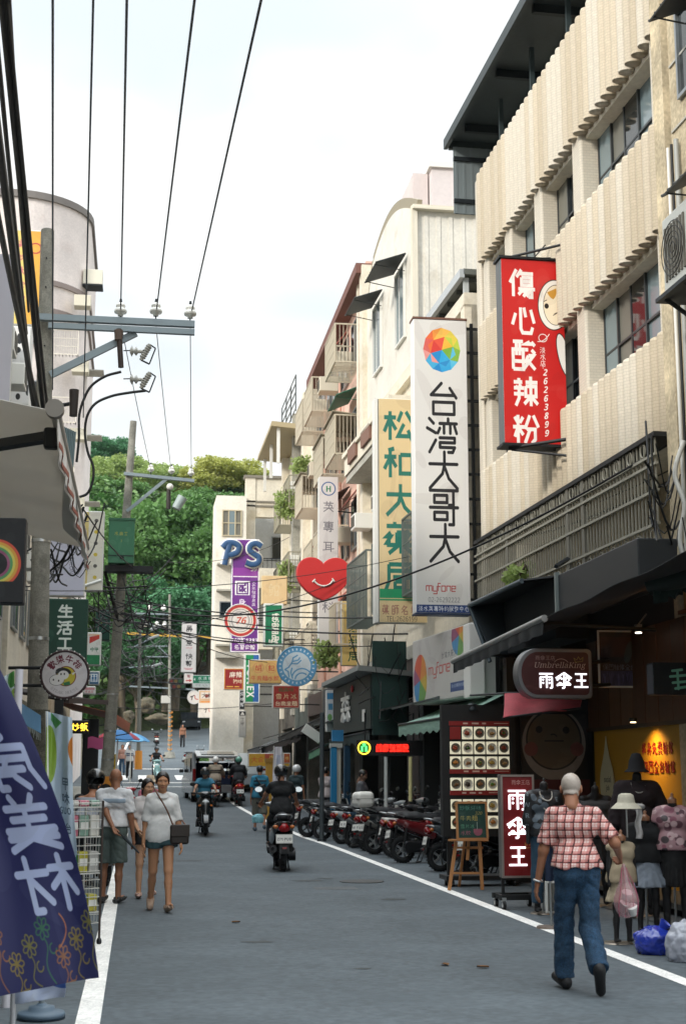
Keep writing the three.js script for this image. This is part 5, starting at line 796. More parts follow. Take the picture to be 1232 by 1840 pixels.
{ // clothes shop: wooden fascia over a yellow wall
const S=thing('clothes_shop_front','clothes shop front with wooden plank fascia above a yellow wall','shop front'),x=6.62;
for (let i=0;i<15;i++)gb().box(0.05,1.3,0.285,x,2.85,-13.4 - i*0.49+(i % 3)*0.004).box(0.05,1.3,0.19,x+0.004,2.85,-13.64 - i*0.49).build('plank',wood[(i*2+(i >> 1))% 3],S);
gb().box(0.12,2.1,7.2,x+0.12,1.16,-17).build('yellow_wall',mat('#b5861c',0.55),S);gb().box(0.14,0.12,7.3,x+0.1,0.08,-17).build('skirting',mat('#4a443a',0.7),S);
gb().box(0.05,0.05,7.3,x - 0.01,2.22,-17).build('trim',mat('#3a2a1c',0.6),S);
gb().box(0.5,4.2,0.4,x+0.05,2.1,-12.9).build('pillar',black,S);gb().box(0.12,0.9,7.4,x+0.06,3.95,-17).build('dark_fascia',mat('#231c1a',0.8),S);
// red lettering and white drop on the yellow wall
const L=sub(S,'wall_lettering',[x+0.052,0,0]);L.rotation.y=-Math.PI/2;const cs=gb(),put=(str,z,y,s)=>[...str].forEach((ch,k)=>{for (const t of (GLYPH[ch]||'').split(' ').filter((t)=>/^[0-9a-f]{4,}$/.test(t)))for (let i=0;i+3<t.length;i+=2){const P=(j)=>[z+k*s*1.15+parseInt(t[j],16)/16*s,y - parseInt(t[j+1],16)/16*s,0.0];cs.beam(P(i),P(i+2),s*0.09,0.006);}});
put('終身免費維修',-18.55,2.0,0.17);put('一年保固'.slice(1)+'全台維修',-18.7,1.76,0.17);tag(cs.build('letters',mat('#8c1f14',0.5),L),null,null,null,'stuff');
const drop=new THREE.Shape();drop.moveTo(0,0.62);drop.quadraticCurveTo(0.06,0.4,0.2,0.22);drop.bezierCurveTo(0.42,-0.05,0.28,-0.4,0,-0.4);drop.bezierCurveTo(-0.28,-0.4,-0.42,-0.05,-0.2,0.22);drop.quadraticCurveTo(-0.06,0.4,0,0.62);const dg=gb().ext(drop,0.01).geo();const dm=mesh('white_drop',dg,mat('#cfc9a8',0.5),S);dm.rotation.y=-Math.PI/2;dm.position.set(x+0.045,1.5,-20.0);
const tg=new THREE.BoxGeometry(0.5,0.25,0.004),tm=print(256,128,'#cfc9a8',(c)=>{label(c,'social',128,36,56,'#2a2a24');label(c,'job',128,96,50,'#2a2a24');}),to=mesh('print',ready(tg),tm,S);to.rotation.y=-Math.PI/2;to.position.set(x+0.03,1.45,-19.95);
// amber lit opening and small downlight
gb().box(0.05,0.35,1.4,x - 0.02,3.75,-15.9).build('opening_back',mat('#a8763a',0.6),S);gb().ball(0.045,x - 0.14,3.85,-15.75,1,12).build('bulb',new THREE.MeshStandardMaterial({color:'#333',emissive:'#ffb45a',emissiveIntensity:5}),S);const am=new THREE.PointLight('#ffb45a',0.5);am.position.set(x - 0.2,3.8,-15.75);am.shadow.radius=2;am.castShadow=true;scene.add(am);gb().box(0.1,0.05,1.6,x - 0.04,3.54,-15.9).box(0.1,0.05,1.6,x - 0.04,3.95,-15.9).build('opening_frame',mat('#5a3a20',0.6),S);
const lp=at(1195,1322,18);gb().cyl(0.05,0.06,0.05,x - 0.25,2.28,lp.z).build('downlight',mat('#2a2a2a',0.5),S);gb().cyl(0.035,0.035,0.01,x - 0.25,2.248,lp.z).build('lamp_glass',new THREE.MeshStandardMaterial({color:'#222',emissive:'#ffd9a0',emissiveIntensity:4}),S);
const sp=new THREE.SpotLight('#ffcf8a',3.5,0,1.15,1,2);sp.position.set(x - 0.25,2.235,lp.z);sp.target.position.set(x+0.1,1.0,lp.z);sp.castShadow=true;sp.shadow.radius=2;scene.add(sp,sp.target);
const b=boxSign('black box sign with pale green cursive lettering at the right edge',1172,1190,1262,1249,15.5,print(256,160,'#0d0f10',(c)=>{c.strokeStyle='#7fbfa4';c.lineWidth=13;c.lineCap='round';c.lineJoin='round';c.beginPath();c.moveTo(100,42);c.lineTo(150,36);c.moveTo(88,70);c.lineTo(180,62);c.moveTo(100,100);c.lineTo(190,92);c.moveTo(112,128);c.lineTo(180,118);c.moveTo(126,40);c.lineTo(128,130);c.stroke();}),{arms:false,side:mat('#1c2a38',0.5),rim:0});void b;
const pb=boxSign('dark red and blue fabric poster hanging under the awning',1072,1132,1148,1236,18.6,print(256,320,'#241618',(c,w,h)=>{c.fillStyle='#3a1c1c';c.fillRect(0,30,w,120);c.fillStyle='#2c3058';c.fillRect(0,230,w,90);const r=rng(12);for (let i=0;i<60;i++){c.strokeStyle=['#3a3f6a','#4a4f80','#20264a'][i % 3];c.lineWidth=2+r()*5;c.beginPath();const a=r()*w;c.moveTo(a,235+r()*30);c.lineTo(a+r()*40 - 20,h);c.stroke();} write(c,'保固維修全台',20,190,36,0.1,{color:'#5c6478',dir:'h',step:1.05});c.fillStyle='#2f3d40';c.beginPath();c.ellipse(200,120,26,70,0.3,0,TAU);c.fill();}),{arms:false,th:0.02,name:'poster',cat:'poster'});void pb;
const sl=thing('spot_lamp','small white lit spot lamp at the corner of the hanging poster','lamp',at(1146,1132,17.5));gb().cyl(0.05,0.035,0.1,0,0.02,0).bar([0,0.07,0],[0.15,0.22,-0.1],0.01).build('housing',mat('#6f7270',0.5),sl);gb().cyl(0.04,0.04,0.012,0,-0.036,0).build('lamp_glass',new THREE.MeshStandardMaterial({color:'#333',emissive:'#fff4e0',emissiveIntensity:4}),sl);
}
{ // black noodle shop front with pale face mural
const a=at(915,1290,20.9),b=at(1078,1640,20.9),S=thing('noodle_shop_front','black noodle shop front with a painted pale cartoon face','shop front',[(a.x+b.x)/2,0,-20.9]),w=b.x - a.x;
gb().box(w,3.3,0.12,0,1.65,-0.1).build('black_wall',mat('#141313',0.7),S);gb().box(0.12,3.3,0.2,-w/2,1.65,0).box(0.1,3.3,0.2,w/2+0.02,1.65,0).build('frame',mat('#1b1b1c',0.5),S);
const fy=at(990,1345,20.9).y,face=print(256,256,'#120f0f',(c)=>{c.fillStyle='#857c73';c.beginPath();c.ellipse(128,110,122,134,0,0,TAU);c.fill();c.fillStyle='#5f503e';c.strokeStyle='#120e0c';c.lineWidth=6;c.beginPath();c.ellipse(128,96,104,108,0,0,TAU);c.fill();c.stroke();c.fillStyle='#74403a';c.beginPath();c.arc(40,130,26,0,TAU);c.arc(216,130,26,0,TAU);c.fill();c.fillStyle='#120e0c';c.beginPath();c.arc(72,58,13,0,TAU);c.arc(176,60,13,0,TAU);c.fill();c.lineWidth=5;c.beginPath();c.moveTo(92,100);c.lineTo(166,100);c.moveTo(116,78);c.quadraticCurveTo(130,70,140,84);c.stroke();});
gb().box(1.02,1.02,0.02,0.02,fy,-0.02).build('mural',face,S).geometry.attributes.uv.needsUpdate=true;
gb().box(w - 0.2,1.0,0.04,0,1.0,-0.015).build('red_panel',mat('#4a1012',0.6),S);
}
{ // dark awnings and fascia boxes above the shops
const canvasD=grained('#15181a',1.5,0.85,0.2,{size:128}),g0=[[4.93,3.35,-22],[4.93,3.68,-9],[6.55,4.2,-9],[6.55,3.95,-22]].map(V3);
const Aw=thing('awning','long dark retractable awning with a steel front bar over the clothes shop','awning');mesh('canvas',sheet((u,v)=>{const a=g0[0].clone().lerp(g0[1],u),b=g0[3].clone().lerp(g0[2],u),p=a.lerp(b,v);p.y-=0.1*Math.sin(Math.PI*v)+0.015*Math.sin(u*40);return p;},40,12,0.01),canvasD,Aw);
gb().bar([4.9,3.33,-22.1],[4.9,3.47,-16.9],0.045,12).build('front_bar',mat('#8b8d8c',0.4,{metalness:0.5}),Aw);gb().bar([4.95,3.36,-21],[6.5,3.3,-21],0.025).bar([4.95,3.46,-17.4],[6.5,3.4,-17.4],0.025).build('folding_arm',dkMetal,Aw);
{const v=gb();v.add(sheet((u,w)=>[4.88+0.02*Math.sin(u*60)*w,3.3 - 0.16*w+0.14*u,-22+5.1*u],60,2,0.006));v.build('valance',canvasD,Aw);}
const B1=thing('fascia_box','black open sided box canopy below the barred balcony','canopy'),q=(a,b,c,d)=>gb().add(sheet((u,v)=>V3(a).lerp(V3(b),u).lerp(V3(d).lerp(V3(c),u),v),2,2,0.05));
q([5.5,4.38,-23.4],[5.55,4.38,-20.2],[6.4,4.5,-20.2],[6.35,4.5,-23.4]).build('top',black,B1);q([5.5,4.38,-23.4],[5.75,3.5,-23.0],[6.35,3.5,-23.2],[6.35,4.5,-23.4]).build('side',mat('#2a3238',0.6),B1);gb().bar([5.48,4.38,-23.4],[5.72,3.4,-23.0],0.035).bar([5.48,4.38,-23.4],[5.53,4.38,-20.2],0.04).build('edge_bar',mat('#4d585f',0.5,{metalness:0.3}),B1);gb().box(0.5,0.9,3,6.3,4.0,-21.8).build('back',mat('#22262a',0.8),B1);
const B2=thing('fascia_box','flat dark grey fascia board over the long awning','canopy');gb().rbox(0.5,0.55,3.3,0.02,6.1,4.1,-17.8).build('board',mat('#1c2126',0.5),B2);gb().box(0.06,0.62,0.06,5.84,4.1,-19.48).build('edge_bar',mat('#77807f',0.4),B2);gb().beam([5.84,4.5,-19.5],[6.3,4.75,-20.4],0.05,0.05).build('stay',dkMetal,B2);
const roll=thing('rolled_awning','rolled dark green canvas awning with torn fringe at the right edge','awning',at(1165,1052,14.6));{const pts=[];for (let i=0;i<=10;i++)pts.push([i*0.14,0.035*i+0.012*Math.sin(i*2),i*0.42*0.3]);gb().tube(pts,0.12,40,12).build('canvas_roll',grained('#16211e',0.8,0.8,0.3,{size:128}),roll);const f=gb(),r=rng(3);for (let i=0;i<16;i++)f.add(sheet((u,v)=>[i*0.08+u*0.09,-0.05+i*0.02 - v*(0.08+0.1*r()),i*0.012+0.1+0.02*Math.sin(v*3+i)],2,3,0.004));f.build('fringe',mat('#1b2b26',0.9),roll);}
// red valance of the umbrella shop
const rv=thing('red_awning','faded red awning valance under the oval umbrella shop sign','awning'),a=at(906,1246,18.4),b=at(1048,1246,18.2),c=at(1044,1272,17.6),d=at(902,1290,17.6);
mesh('canvas',sheet((u,v)=>{const p=a.clone().lerp(b,u).lerp(d.clone().lerp(c,u),v);p.z+=0.05*Math.sin(u*9+v*2);p.y+=0.012*Math.sin(u*14)*v;return p;},40,10,0.008),grained('#8a3038',0.8,0.8,0.25,{size:128}),rv);gb().bar(a,b,0.02).bar(d,c,0.014).build('rod',dkMetal,rv);gb().bar(a,[a.x+0.1,a.y+0.1,-20.8],0.015).bar(b,[b.x+0.1,b.y+0.1,-20.8],0.015).build('arm',dkMetal,rv);
// other awnings along the arcade
const awn=(label,px0,py0,px1,py1,d0,d1,drop,out,hex,name='awning')=>{const p=at(px0,py0,d0),r=at(px1,py1,d1),o=thing(name,label,'awning');mesh('canvas',sheet((u,v)=>{const e=p.clone().lerp(r,u);e.x+=out*v;e.y+=drop*v - 0.04*Math.sin(Math.PI*v);return e;},24,8,0.012),grained(hex,1.1,0.8,0.25,{size:64}),o);const vg=sheet((u,v)=>{const e=p.clone().lerp(r,u);e.y-=v*0.22*(1+0.12*Math.sin(u*50));return e;},40,3,0.008);mesh('valance',vg,grained(hex,1.1,0.8,0.25,{size:64}),o);gb().bar(p,r,0.025).build('front_bar',dkMetal,o);gb().bar(p,[p.x+out,p.y+drop - 0.25,p.z],0.015).bar(r,[r.x+out,r.y+drop - 0.25,r.z],0.015).build('arm',dkMetal,o);};
awn('pale green awning with curled front edge below the phone shop board',716,1303,806,1288,29,24.5,0.45,1.1,'#7d9c8d');
awn('dark green awning below the dark green shop box',592,1330,664,1314,39,33,0.4,1.0,'#22302f');awn('small mid green awning left of the dark green box',555,1352,582,1338,43,40,0.35,0.8,'#4f7f63');
awn('brown black awning with pale stripe further down the arcade',470,1345,540,1318,56,47,0.5,1.3,'#2f2724');awn('black tin awning above the brown one',500,1325,588,1284,52,41,0.35,1.2,'#33322f');awn('small round edged grey awning by the white house',445,1348,466,1342,58,55,0.3,0.8,'#5b5e60');
gb();const wb=thing('tilted_board','white board tilted on the awning edge left of the dark green box','board',at(561,1318,42));gb().rbox(0.62,0.28,0.04,0.01,0,0,0,0,0,-0.6).build('panel',whiteP,wb);
const dp=thing('door_surround','bright blue door frame with a cream column in the arcade','door frame',[0,0,0]);{const f=(px0,px1,py0,py1,d,m,n)=>{const a=at(px0,py0,d),b=at(px1,py1,d);gb().box(b.x - a.x,a.y - b.y,0.2,(a.x+b.x)/2,(a.y+b.y)/2,-d).build(n,m,dp);};f(594,604,1342,1470,36,mat('#1f7aa8',0.4),'blue_post');f(604,611,1342,1470,36.05,mat('#c9c4b4',0.5),'cream_post');f(592,614,1336,1344,36,mat('#b9bab4',0.5),'lintel');f(618,628,1340,1470,36.3,mat('#184a68',0.5),'blue_panel');f(596,616,1312,1332,36.2,mat('#2a78a8',0.4),'blue_sign');}
const gp=thing('grey_post','thin grey steel post standing among the parked scooters','post',[at(578,1450,34).x,0,-34]);gb().cyl(0.055,0.055,3.0,0,1.5,0).build('tube',mat('#4d5457',0.5,{metalness:0.4}),gp);gb().cyl(0.1,0.12,0.06,0,0.03,0).build('foot',dkMetal,gp);
}
// oval umbrella shop sign
{
const d=17.4,a=at(930,1166,d),b=at(1063,1254,d),w=b.x - a.x,h=a.y - b.y,s=thing('umbrella_shop_sign','dark red rounded sign with lit white characters and a silver rim','sign',[(a.x+b.x)/2,(a.y+b.y)/2,-d]);
const sh=(w,h,r)=>{const S=new THREE.Shape(),x=w/2,y=h/2;S.moveTo(-x+r,-y);S.lineTo(x - 0.06,-y);S.quadraticCurveTo(x,-y,x,-y+0.06);S.lineTo(x,y - 0.06);S.quadraticCurveTo(x,y,x - 0.06,y);S.lineTo(-x+r,y);S.bezierCurveTo(-x+r*0.4,y,-x,y*0.55,-x,0);S.bezierCurveTo(-x,-y*0.55,-x+r*0.4,-y,-x+r,-y);return S;};
gb().ext(sh(w,h,0.24),0.22,0.012,M4(0,0,-0.23)).build('box',mat('#6f7073',0.35,{metalness:0.4}),s);
const fg=new THREE.ShapeGeometry(sh(w - 0.07,h - 0.07,0.22),20);{const u=fg.attributes.uv,p=fg.attributes.position;for (let i=0;i<u.count;i++)u.setXY(i,p.getX(i)/w+0.5,p.getY(i)/h+0.5);} fg.translate(0,0,0.006);
mesh('face',ready(fg),print(512,340,'#3a0c10',(x,W,H)=>{label(x,'☂',86,60,40,'#8a7270');write(x,'雨傘王店',118,44,34,0.1,{color:'#8a7270',dir:'h',step:1.05});label(x,'UmbrellaKing',286,112,54,'#b09a92','italic','serif');x.strokeStyle='#b09a92';x.lineWidth=4;x.beginPath();x.arc(300,128,60,Math.PI*1.2,Math.PI*1.8);x.stroke();x.strokeStyle='#8a7a3a';x.beginPath();x.moveTo(390,62);x.lineTo(400,90);x.lineTo(450,84);x.lineTo(454,56);x.lineTo(434,72);x.lineTo(422,52);x.lineTo(410,74);x.closePath();x.stroke();}),s);
const lit=new THREE.MeshStandardMaterial({color:'#888',emissive:'#f4f6ff',emissiveIntensity:1.15}),put=(parent,str,x0,y0,sz,step,vert)=>[...str].forEach((ch,k)=>{const g=gb();for (const t of GLYPH[ch].split(' ').filter((t)=>/^[0-9a-f]{4,}$/.test(t)))for (let i=0;i+3<t.length;i+=2){const P=(j)=>[x0+(vert?0:k*step)+parseInt(t[j],16)/16*sz,y0 - (vert?k*step:0)- parseInt(t[j+1],16)/16*sz,0.014];g.beam(P(i),P(i+2),sz*0.085,0.012);} g.build('lit_character',lit,parent);});
put(s,'雨傘王',-w/2+0.25,-0.03+0.05,0.215,0.226);gb().bar([w/2,0.15,-0.1],[w/2+0.4,0.2,-0.5],0.025).bar([w/2,-0.15,-0.1],[w/2+0.4,-0.1,-0.5],0.025).build('bracket',dkMetal,s);
// roll-along lit sign
const dd=17.1,p=at(898,1392,dd),q=at(962,1577,dd),W=q.x - p.x,H=p.y - q.y,r=thing('rolling_sign','red rolling stand sign with three lit white characters and silver frame','sign',[(p.x+q.x)/2,0,-dd]),cy=(p.y+q.y)/2;
gb().rbox(W,H,0.14,0.01,0,cy,-0.08).build('box',mat('#7b7570',0.4,{metalness:0.4}),r);gb().box(W,0.025,0.03,0,cy+H/2 - 0.012,0).box(W,0.025,0.03,0,cy - H/2+0.012,0).box(0.025,H - 0.05,0.03,-W/2+0.012,cy,0).box(0.025,H - 0.05,0.03,W/2 - 0.012,cy,0).build('frame',mat('#9a8f88',0.35,{metalness:0.5}),r);
mesh('face',ready(new THREE.BoxGeometry(W - 0.04,H - 0.04,0.01)),print(192,560,'#7c1114',(x)=>{label(x,'☂',40,34,26,'#c2908a');write(x,'雨傘王店',60,20,28,0.1,{color:'#c2908a',dir:'h',step:1.05});x.strokeStyle='#b08a3a';x.lineWidth=3;x.beginPath();x.moveTo(138,376);x.lineTo(144,404);x.lineTo(178,400);x.lineTo(182,374);x.lineTo(166,388);x.lineTo(158,372);x.lineTo(150,390);x.closePath();x.stroke();}),r).position.set(0,cy,0.0);
{const g=sub(r,'lit_text',[0,0,0.0]);put(g,'雨傘王',-0.135,cy+H/2 - 0.16,0.27,0.335,true);}
const f=gb();f.box(0.035,0.5,0.035,-W/2+0.02,0.33,-0.05).box(0.035,0.5,0.035,W/2 - 0.02,0.33,-0.05).box(W+0.1,0.06,0.06,0,0.14,0.04).box(W+0.1,0.06,0.06,0,0.14,-0.3).box(0.05,0.05,0.4,-W/2,0.14,-0.12).box(0.05,0.05,0.4,W/2,0.14,-0.12).build('stand',black,r);
for (const [cx,cz] of [[-W/2,0.06],[W/2,0.06],[-W/2,-0.32],[W/2,-0.32]]){const c=sub(r,'caster',[cx,0.055,cz]);gb().cyl(0.055,0.055,0.035,0,0,0,0,0,Math.PI/2,18).build('wheel',black,c);gb().cyl(0.03,0.03,0.04,0,0,0,0,0,Math.PI/2).box(0.05,0.05,0.05,0,0.06,0).build('fork',steel,c);}
tag(mesh('extension_lead',gb().tube([[r.position.x+0.1,0.12,-17.1],[r.position.x+0.25,0.32,-17.0],[r.position.x+0.6,0.1,-17.3],[r.position.x+1.0,0.02,-17.6]],0.008,24).geo(),black),'black power cord arching from the rolling red sign toward the shop','cable');
}
// menu board
{
const d=20.6,a=at(806,1297,d),b=at(918,1484,d),w=b.x - a.x,h=a.y - b.y,s=thing('menu_board','lit menu board of framed dish pictures on a black wheeled stand','menu board',[(a.x+b.x)/2,0,-d]),cy=(a.y+b.y)/2;
gb().box(w+0.16,h+0.4,0.16,-0.02,cy+0.05,-0.1).build('case',black,s);gb().box(0.06,1.0,0.06,-w/2,0.5,-0.1).box(0.06,1.0,0.06,w/2,0.5,-0.1).box(w+0.2,0.06,0.5,0,0.12,-0.1).build('stand',black,s);for (const sx of [-1,1])for (const z of [0.1,-0.3])gb().cyl(0.05,0.05,0.04,sx*w/2,0.05,z,0,0,Math.PI/2).build('caster',black,s);
const cardM=mat('#cfc9b0',0.4,{emissive:'#cfc9b0',emissiveIntensity:0.32});const bar=print(256,24,'#8c1c1a',(x)=>{x.fillStyle='#d8b8a8';x.fillRect(60,8,20,8);x.fillRect(96,8,30,8);x.fillRect(140,8,16,8);x.fillRect(190,10,60,3);});
const rows=[[0,5],[1,5],[2,5],[3.42,5],[4.85,4],[5.95,4]],ch=h/6.95,cw=w/5;const r=rng(21);
const barAt=(y,wd)=>gb().box(wd,ch*0.3,0.012,-(w - wd)/2,cy+h/2 - y,0.0).build('header_strip',bar,s);barAt(ch*0.1,w);barAt(ch*3.32,w);barAt(ch*4.75,w*0.86);
const dishG=gb().rbox(cw*0.9,ch*0.84,0.014,0.006).geo(),plateG=gb().lathe([[0.001,0.004],[0.05,0.004],[0.068,0.016],[0.07,0.014],[0.05,0],[0.001,0]],20,0,0,0.004,Math.PI/2).geo(),foods=['#6a4a22','#8a5a2c','#a9804a','#8f3f22','#a98a3c','#5f6a2c','#b0702a','#3f3424'];
const bumps=[0,1,2].map((k)=>{const g=gb(),q=rng(k+40);for (let i=0;i<9;i++){const A=q()*TAU,R0=q()*0.035;g.ball(0.014+q()*0.008,Math.cos(A)*R0,Math.sin(A)*R0*0.7,0.014,[1.2,1,0.7],7);} return g.geo();});
for (const [i,[ry,n]] of rows.entries())for (let k=0;k<n;k++){const g=sub(s,'dish_picture',[-w/2+cw*(k+0.5),cy+h/2 - ch*(0.3+ry+0.45),0.004]);mesh('card',dishG,i===0&&k===0?mat('#8a2320',0.4):cardM,g);if (i===0&&k===0)continue;mesh('plate',plateG,mat(k % 2?'#d8d2c0':'#6f6a58',0.3),g);mesh('food',bumps[(i+k)% 3],mat(foods[Math.floor(r()*8)],0.6),g);if ((i*3+k)% 4===0)mesh('garnish',bumps[(i+k+1)% 3],mat('#4f7a2c',0.6),g).scale.set(0.6,0.6,1.15);}
const lampHood=thing('lamp_hood','round dark hood with a lamp above the menu board','lamp',at(848,1278,20.7));gb().lathe([[0.001,0.12],[0.06,0.11],[0.1,0.04],[0.11,0],[0.095,0]],16).build('shade',dkMetal,lampHood);gb().ball(0.035,0,-0.01,0.04).build('bulb',mat('#a59a8c',0.3),lampHood);gb().box(0.16,0.04,0.1,0,-0.09,0).build('bracket',dkMetal,lampHood);
}
// easel with chalkboard
{
const d=19.9,P=(px,py)=>at(px,py,d),c=P(836,1593),s=thing('chalkboard_easel','wooden tripod easel with a coloured chalk menu board','easel',[c.x,0,-d]),L=(px,py,dz=0)=>{const q=P(px,py);return [q.x - c.x,q.y,dz];},wd=mat('#b07c4c',0.55),wd2=mat('#a06e42',0.55);
const foot=(px,z)=>[L(px,1590)[0],0.01,z];
gb().beam(foot(803,0.12),L(818,1512,0.03),0.045,0.03).build('leg',wd,s);gb().beam(foot(862,0.12),L(860,1512,0.03),0.045,0.03).build('leg',wd,s);gb().beam([0.02,0.01,-0.5],L(843,1440,-0.02),0.035,0.03).build('leg',wd2,s);
gb().beam(L(808,1568,0.1),L(862,1568,0.1),0.03,0.02).build('crossbar',wd,s);gb().beam(L(814,1523,0.04),L(866,1523,0.04),0.03,0.02).build('crossbar',wd2,s);gb().beam(L(803,1509,0.09),L(873,1509,0.09),0.025,0.09).build('ledge',wd,s);gb().beam(L(838,1545,0.04),L(840,1510,0.04),0.04,0.02).build('slide',wd,s);
const tl=L(818,1442),br=L(872,1507),W=br[0] - tl[0],H=tl[1] - br[1],g=sub(s,'board',[(tl[0]+br[0])/2,(tl[1]+br[1])/2,0.07]);g.rotation.set(-0.12,0,0);
gb().box(W,0.03,0.035,0,H/2,0).box(W,0.03,0.035,0,-H/2,0).box(0.03,H,0.035,-W/2,0,0).box(0.03,H,0.035,W/2,0,0).build('frame',wd,g);
gb().box(W - 0.03,H - 0.03,0.012).build('slate',print(256,320,'#26443c',(x)=>{x.globalAlpha=0.8;write(x,'炒飯好味',20,16,46,0.07,{color:'#5f9c8a',dir:'h',step:1.1});label(x,'320',190,90,40,'#c9b25c','italic');write(x,'牛肉麵',20,110,50,0.08,{color:'#c9b25c',dir:'h',step:1.1});write(x,'雪片冰',20,190,40,0.08,{color:'#6ab08a',dir:'h',step:1.1});x.fillStyle='#b05a72';x.beginPath();x.arc(180,260,40,0,Math.PI);x.fill();x.fillRect(140,236,80,26);x.fillStyle='#a8b8b0';x.fillRect(172,170,6,70);write(x,'水餃',20,250,44,0.08,{color:'#b05a72',dir:'h',step:1.1});},{rough:0.9}),g);
}
// bin bags
function bagGeo(sx,sy,sz,seed){const g=new THREE.IcosahedronGeometry(1,24),p=g.attributes.position;for (let i=0;i<p.count;i++){const v=new THREE.Vector3().fromBufferAttribute(p,i),f=Math.abs(noise3(v.x*2.6+seed,v.y*2.6,v.z*2.6)- 0.5)*2,f2=Math.abs(noise3(v.x*7+seed,v.y*7+4,v.z*7)- 0.5)*2,k=0.86+0.2*f ** 1.5+0.04*f2;v.multiplyScalar(k);if (v.y<-0.55)v.y=-0.55 - 0.1*(v.y+0.55);p.setXYZ(i,v.x*sx,(v.y+0.56)*sy,v.z*sz);} g.deleteAttribute('normal');g.deleteAttribute('uv');const m=mergeVertices(g);m.computeVertexNormals();return ready(m);}
{
const b=at(1176,1716,12.8),o=thing('bin_bag','crumpled glossy blue bin bag on the white line by the shop','bin bag',[b.x,0.0,-12.8]);mesh('bag',bagGeo(0.2,0.17,0.17,2),new THREE.MeshPhysicalMaterial({color:'#23379c',roughness:0.22,clearcoat:0.4,side:THREE.DoubleSide}),o);gb().lathe([[0.02,0],[0.035,0.04],[0.06,0.1],[0.05,0.1],[0.02,0.03]],9,0.05,0.2,0,0.4,0,-0.6).build('knot',mat('#2a40ac',0.3),o);
const c=at(1222,1730,12.3),e=thing('bin_bag','translucent whitish plastic bag at the lower right edge beside the blue one','bin bag',[c.x+0.05,0,-12.3]);mesh('bag',bagGeo(0.2,0.23,0.18,9),new THREE.MeshPhysicalMaterial({color:'#c2c6d2',roughness:0.25,transmission:0.35,thickness:0,side:THREE.DoubleSide}),e);mesh('contents',bagGeo(0.13,0.13,0.12,5),mat('#6f7688',0.8),e);
}
// ---------- left side street furniture ----------
{
const cv=new THREE.MeshPhysicalMaterial({color:'#d2cdc4',roughness:0.85,transmission:0.55,thickness:0,side:THREE.DoubleSide}),N=thing('grey_awning','big grey canvas awning with folding arm at the left edge','awning');
mesh('canvas',sheet((u,v)=>{const z=lerp(-12.8,-20.8,u);return [lerp(-0.82,-3.0,v),4.84+v*0.75 - 0.12*Math.sin(Math.PI*v)+0.01*Math.sin(u*30),z];},30,16,0.012),cv,N);
mesh('valance',sheet((u,v)=>[-0.8+0.02*Math.sin(u*44+v)*v,4.82 - v*0.34,lerp(-12.8,-20.8,u)],60,4,0.008),cv,N);
gb().bar([-0.82,4.84,-12.7],[-0.82,4.84,-20.9],0.05,12).build('front_bar',mat('#a9a6a0',0.5),N);gb().cyl(0.085,0.085,0.1,-0.82,4.84,-12.72,Math.PI/2).build('end_cap',mat('#8a847c',0.6),N);
gb().beam([-0.86,4.75,-13.4],[-2.2,4.6,-13.9],0.1,0.07).beam([-2.2,4.6,-13.9],[-3.0,4.7,-13.2],0.1,0.07).build('folding_arm',mat('#24272a',0.5),N);gb().rbox(0.14,0.2,0.14,0.03,-0.88,4.7,-13.3).build('arm_joint',black,N);
mesh('valance_stripe',sheet((u,v)=>[-0.775+0.02*Math.sin(u*44),4.56 - v*0.05,lerp(-12.8,-20.8,u)],40,1,0.006),mat('#9a5a4a',0.8),N);
const P=thing('plastic_sheet','whitish translucent plastic sheet hanging from the awning end','plastic sheet'),a=at(104,775,14.5),b=at(112,800,15),c=at(162,1010,19),e=at(118,950,18.5);mesh('sheet',sheet((u,v)=>{const p=a.clone().lerp(b,u).lerp(e.clone().lerp(c,u),v);p.x+=0.03*Math.sin(u*7+v*5);p.z+=0.06*Math.sin(u*9+v*3);return p;},16,24,0.003),new THREE.MeshPhysicalMaterial({color:'#d6d8d6',roughness:0.6,transmission:0.45,thickness:0,side:THREE.DoubleSide}),P);
const G=thing('corrugated_gutter','grey green ribbed cover strip behind the awning end cap','gutter',at(122,800,17.5));{const g=gb();for (let i=0;i<9;i++)g.bar([i*0.022 - 0.09,0.25 - i*0.01,0],[i*0.02 - 0.09,-0.25 - i*0.012,0.1],0.013,6);g.build('ribbed_strip',mat('#56686b',0.5),G);}
}
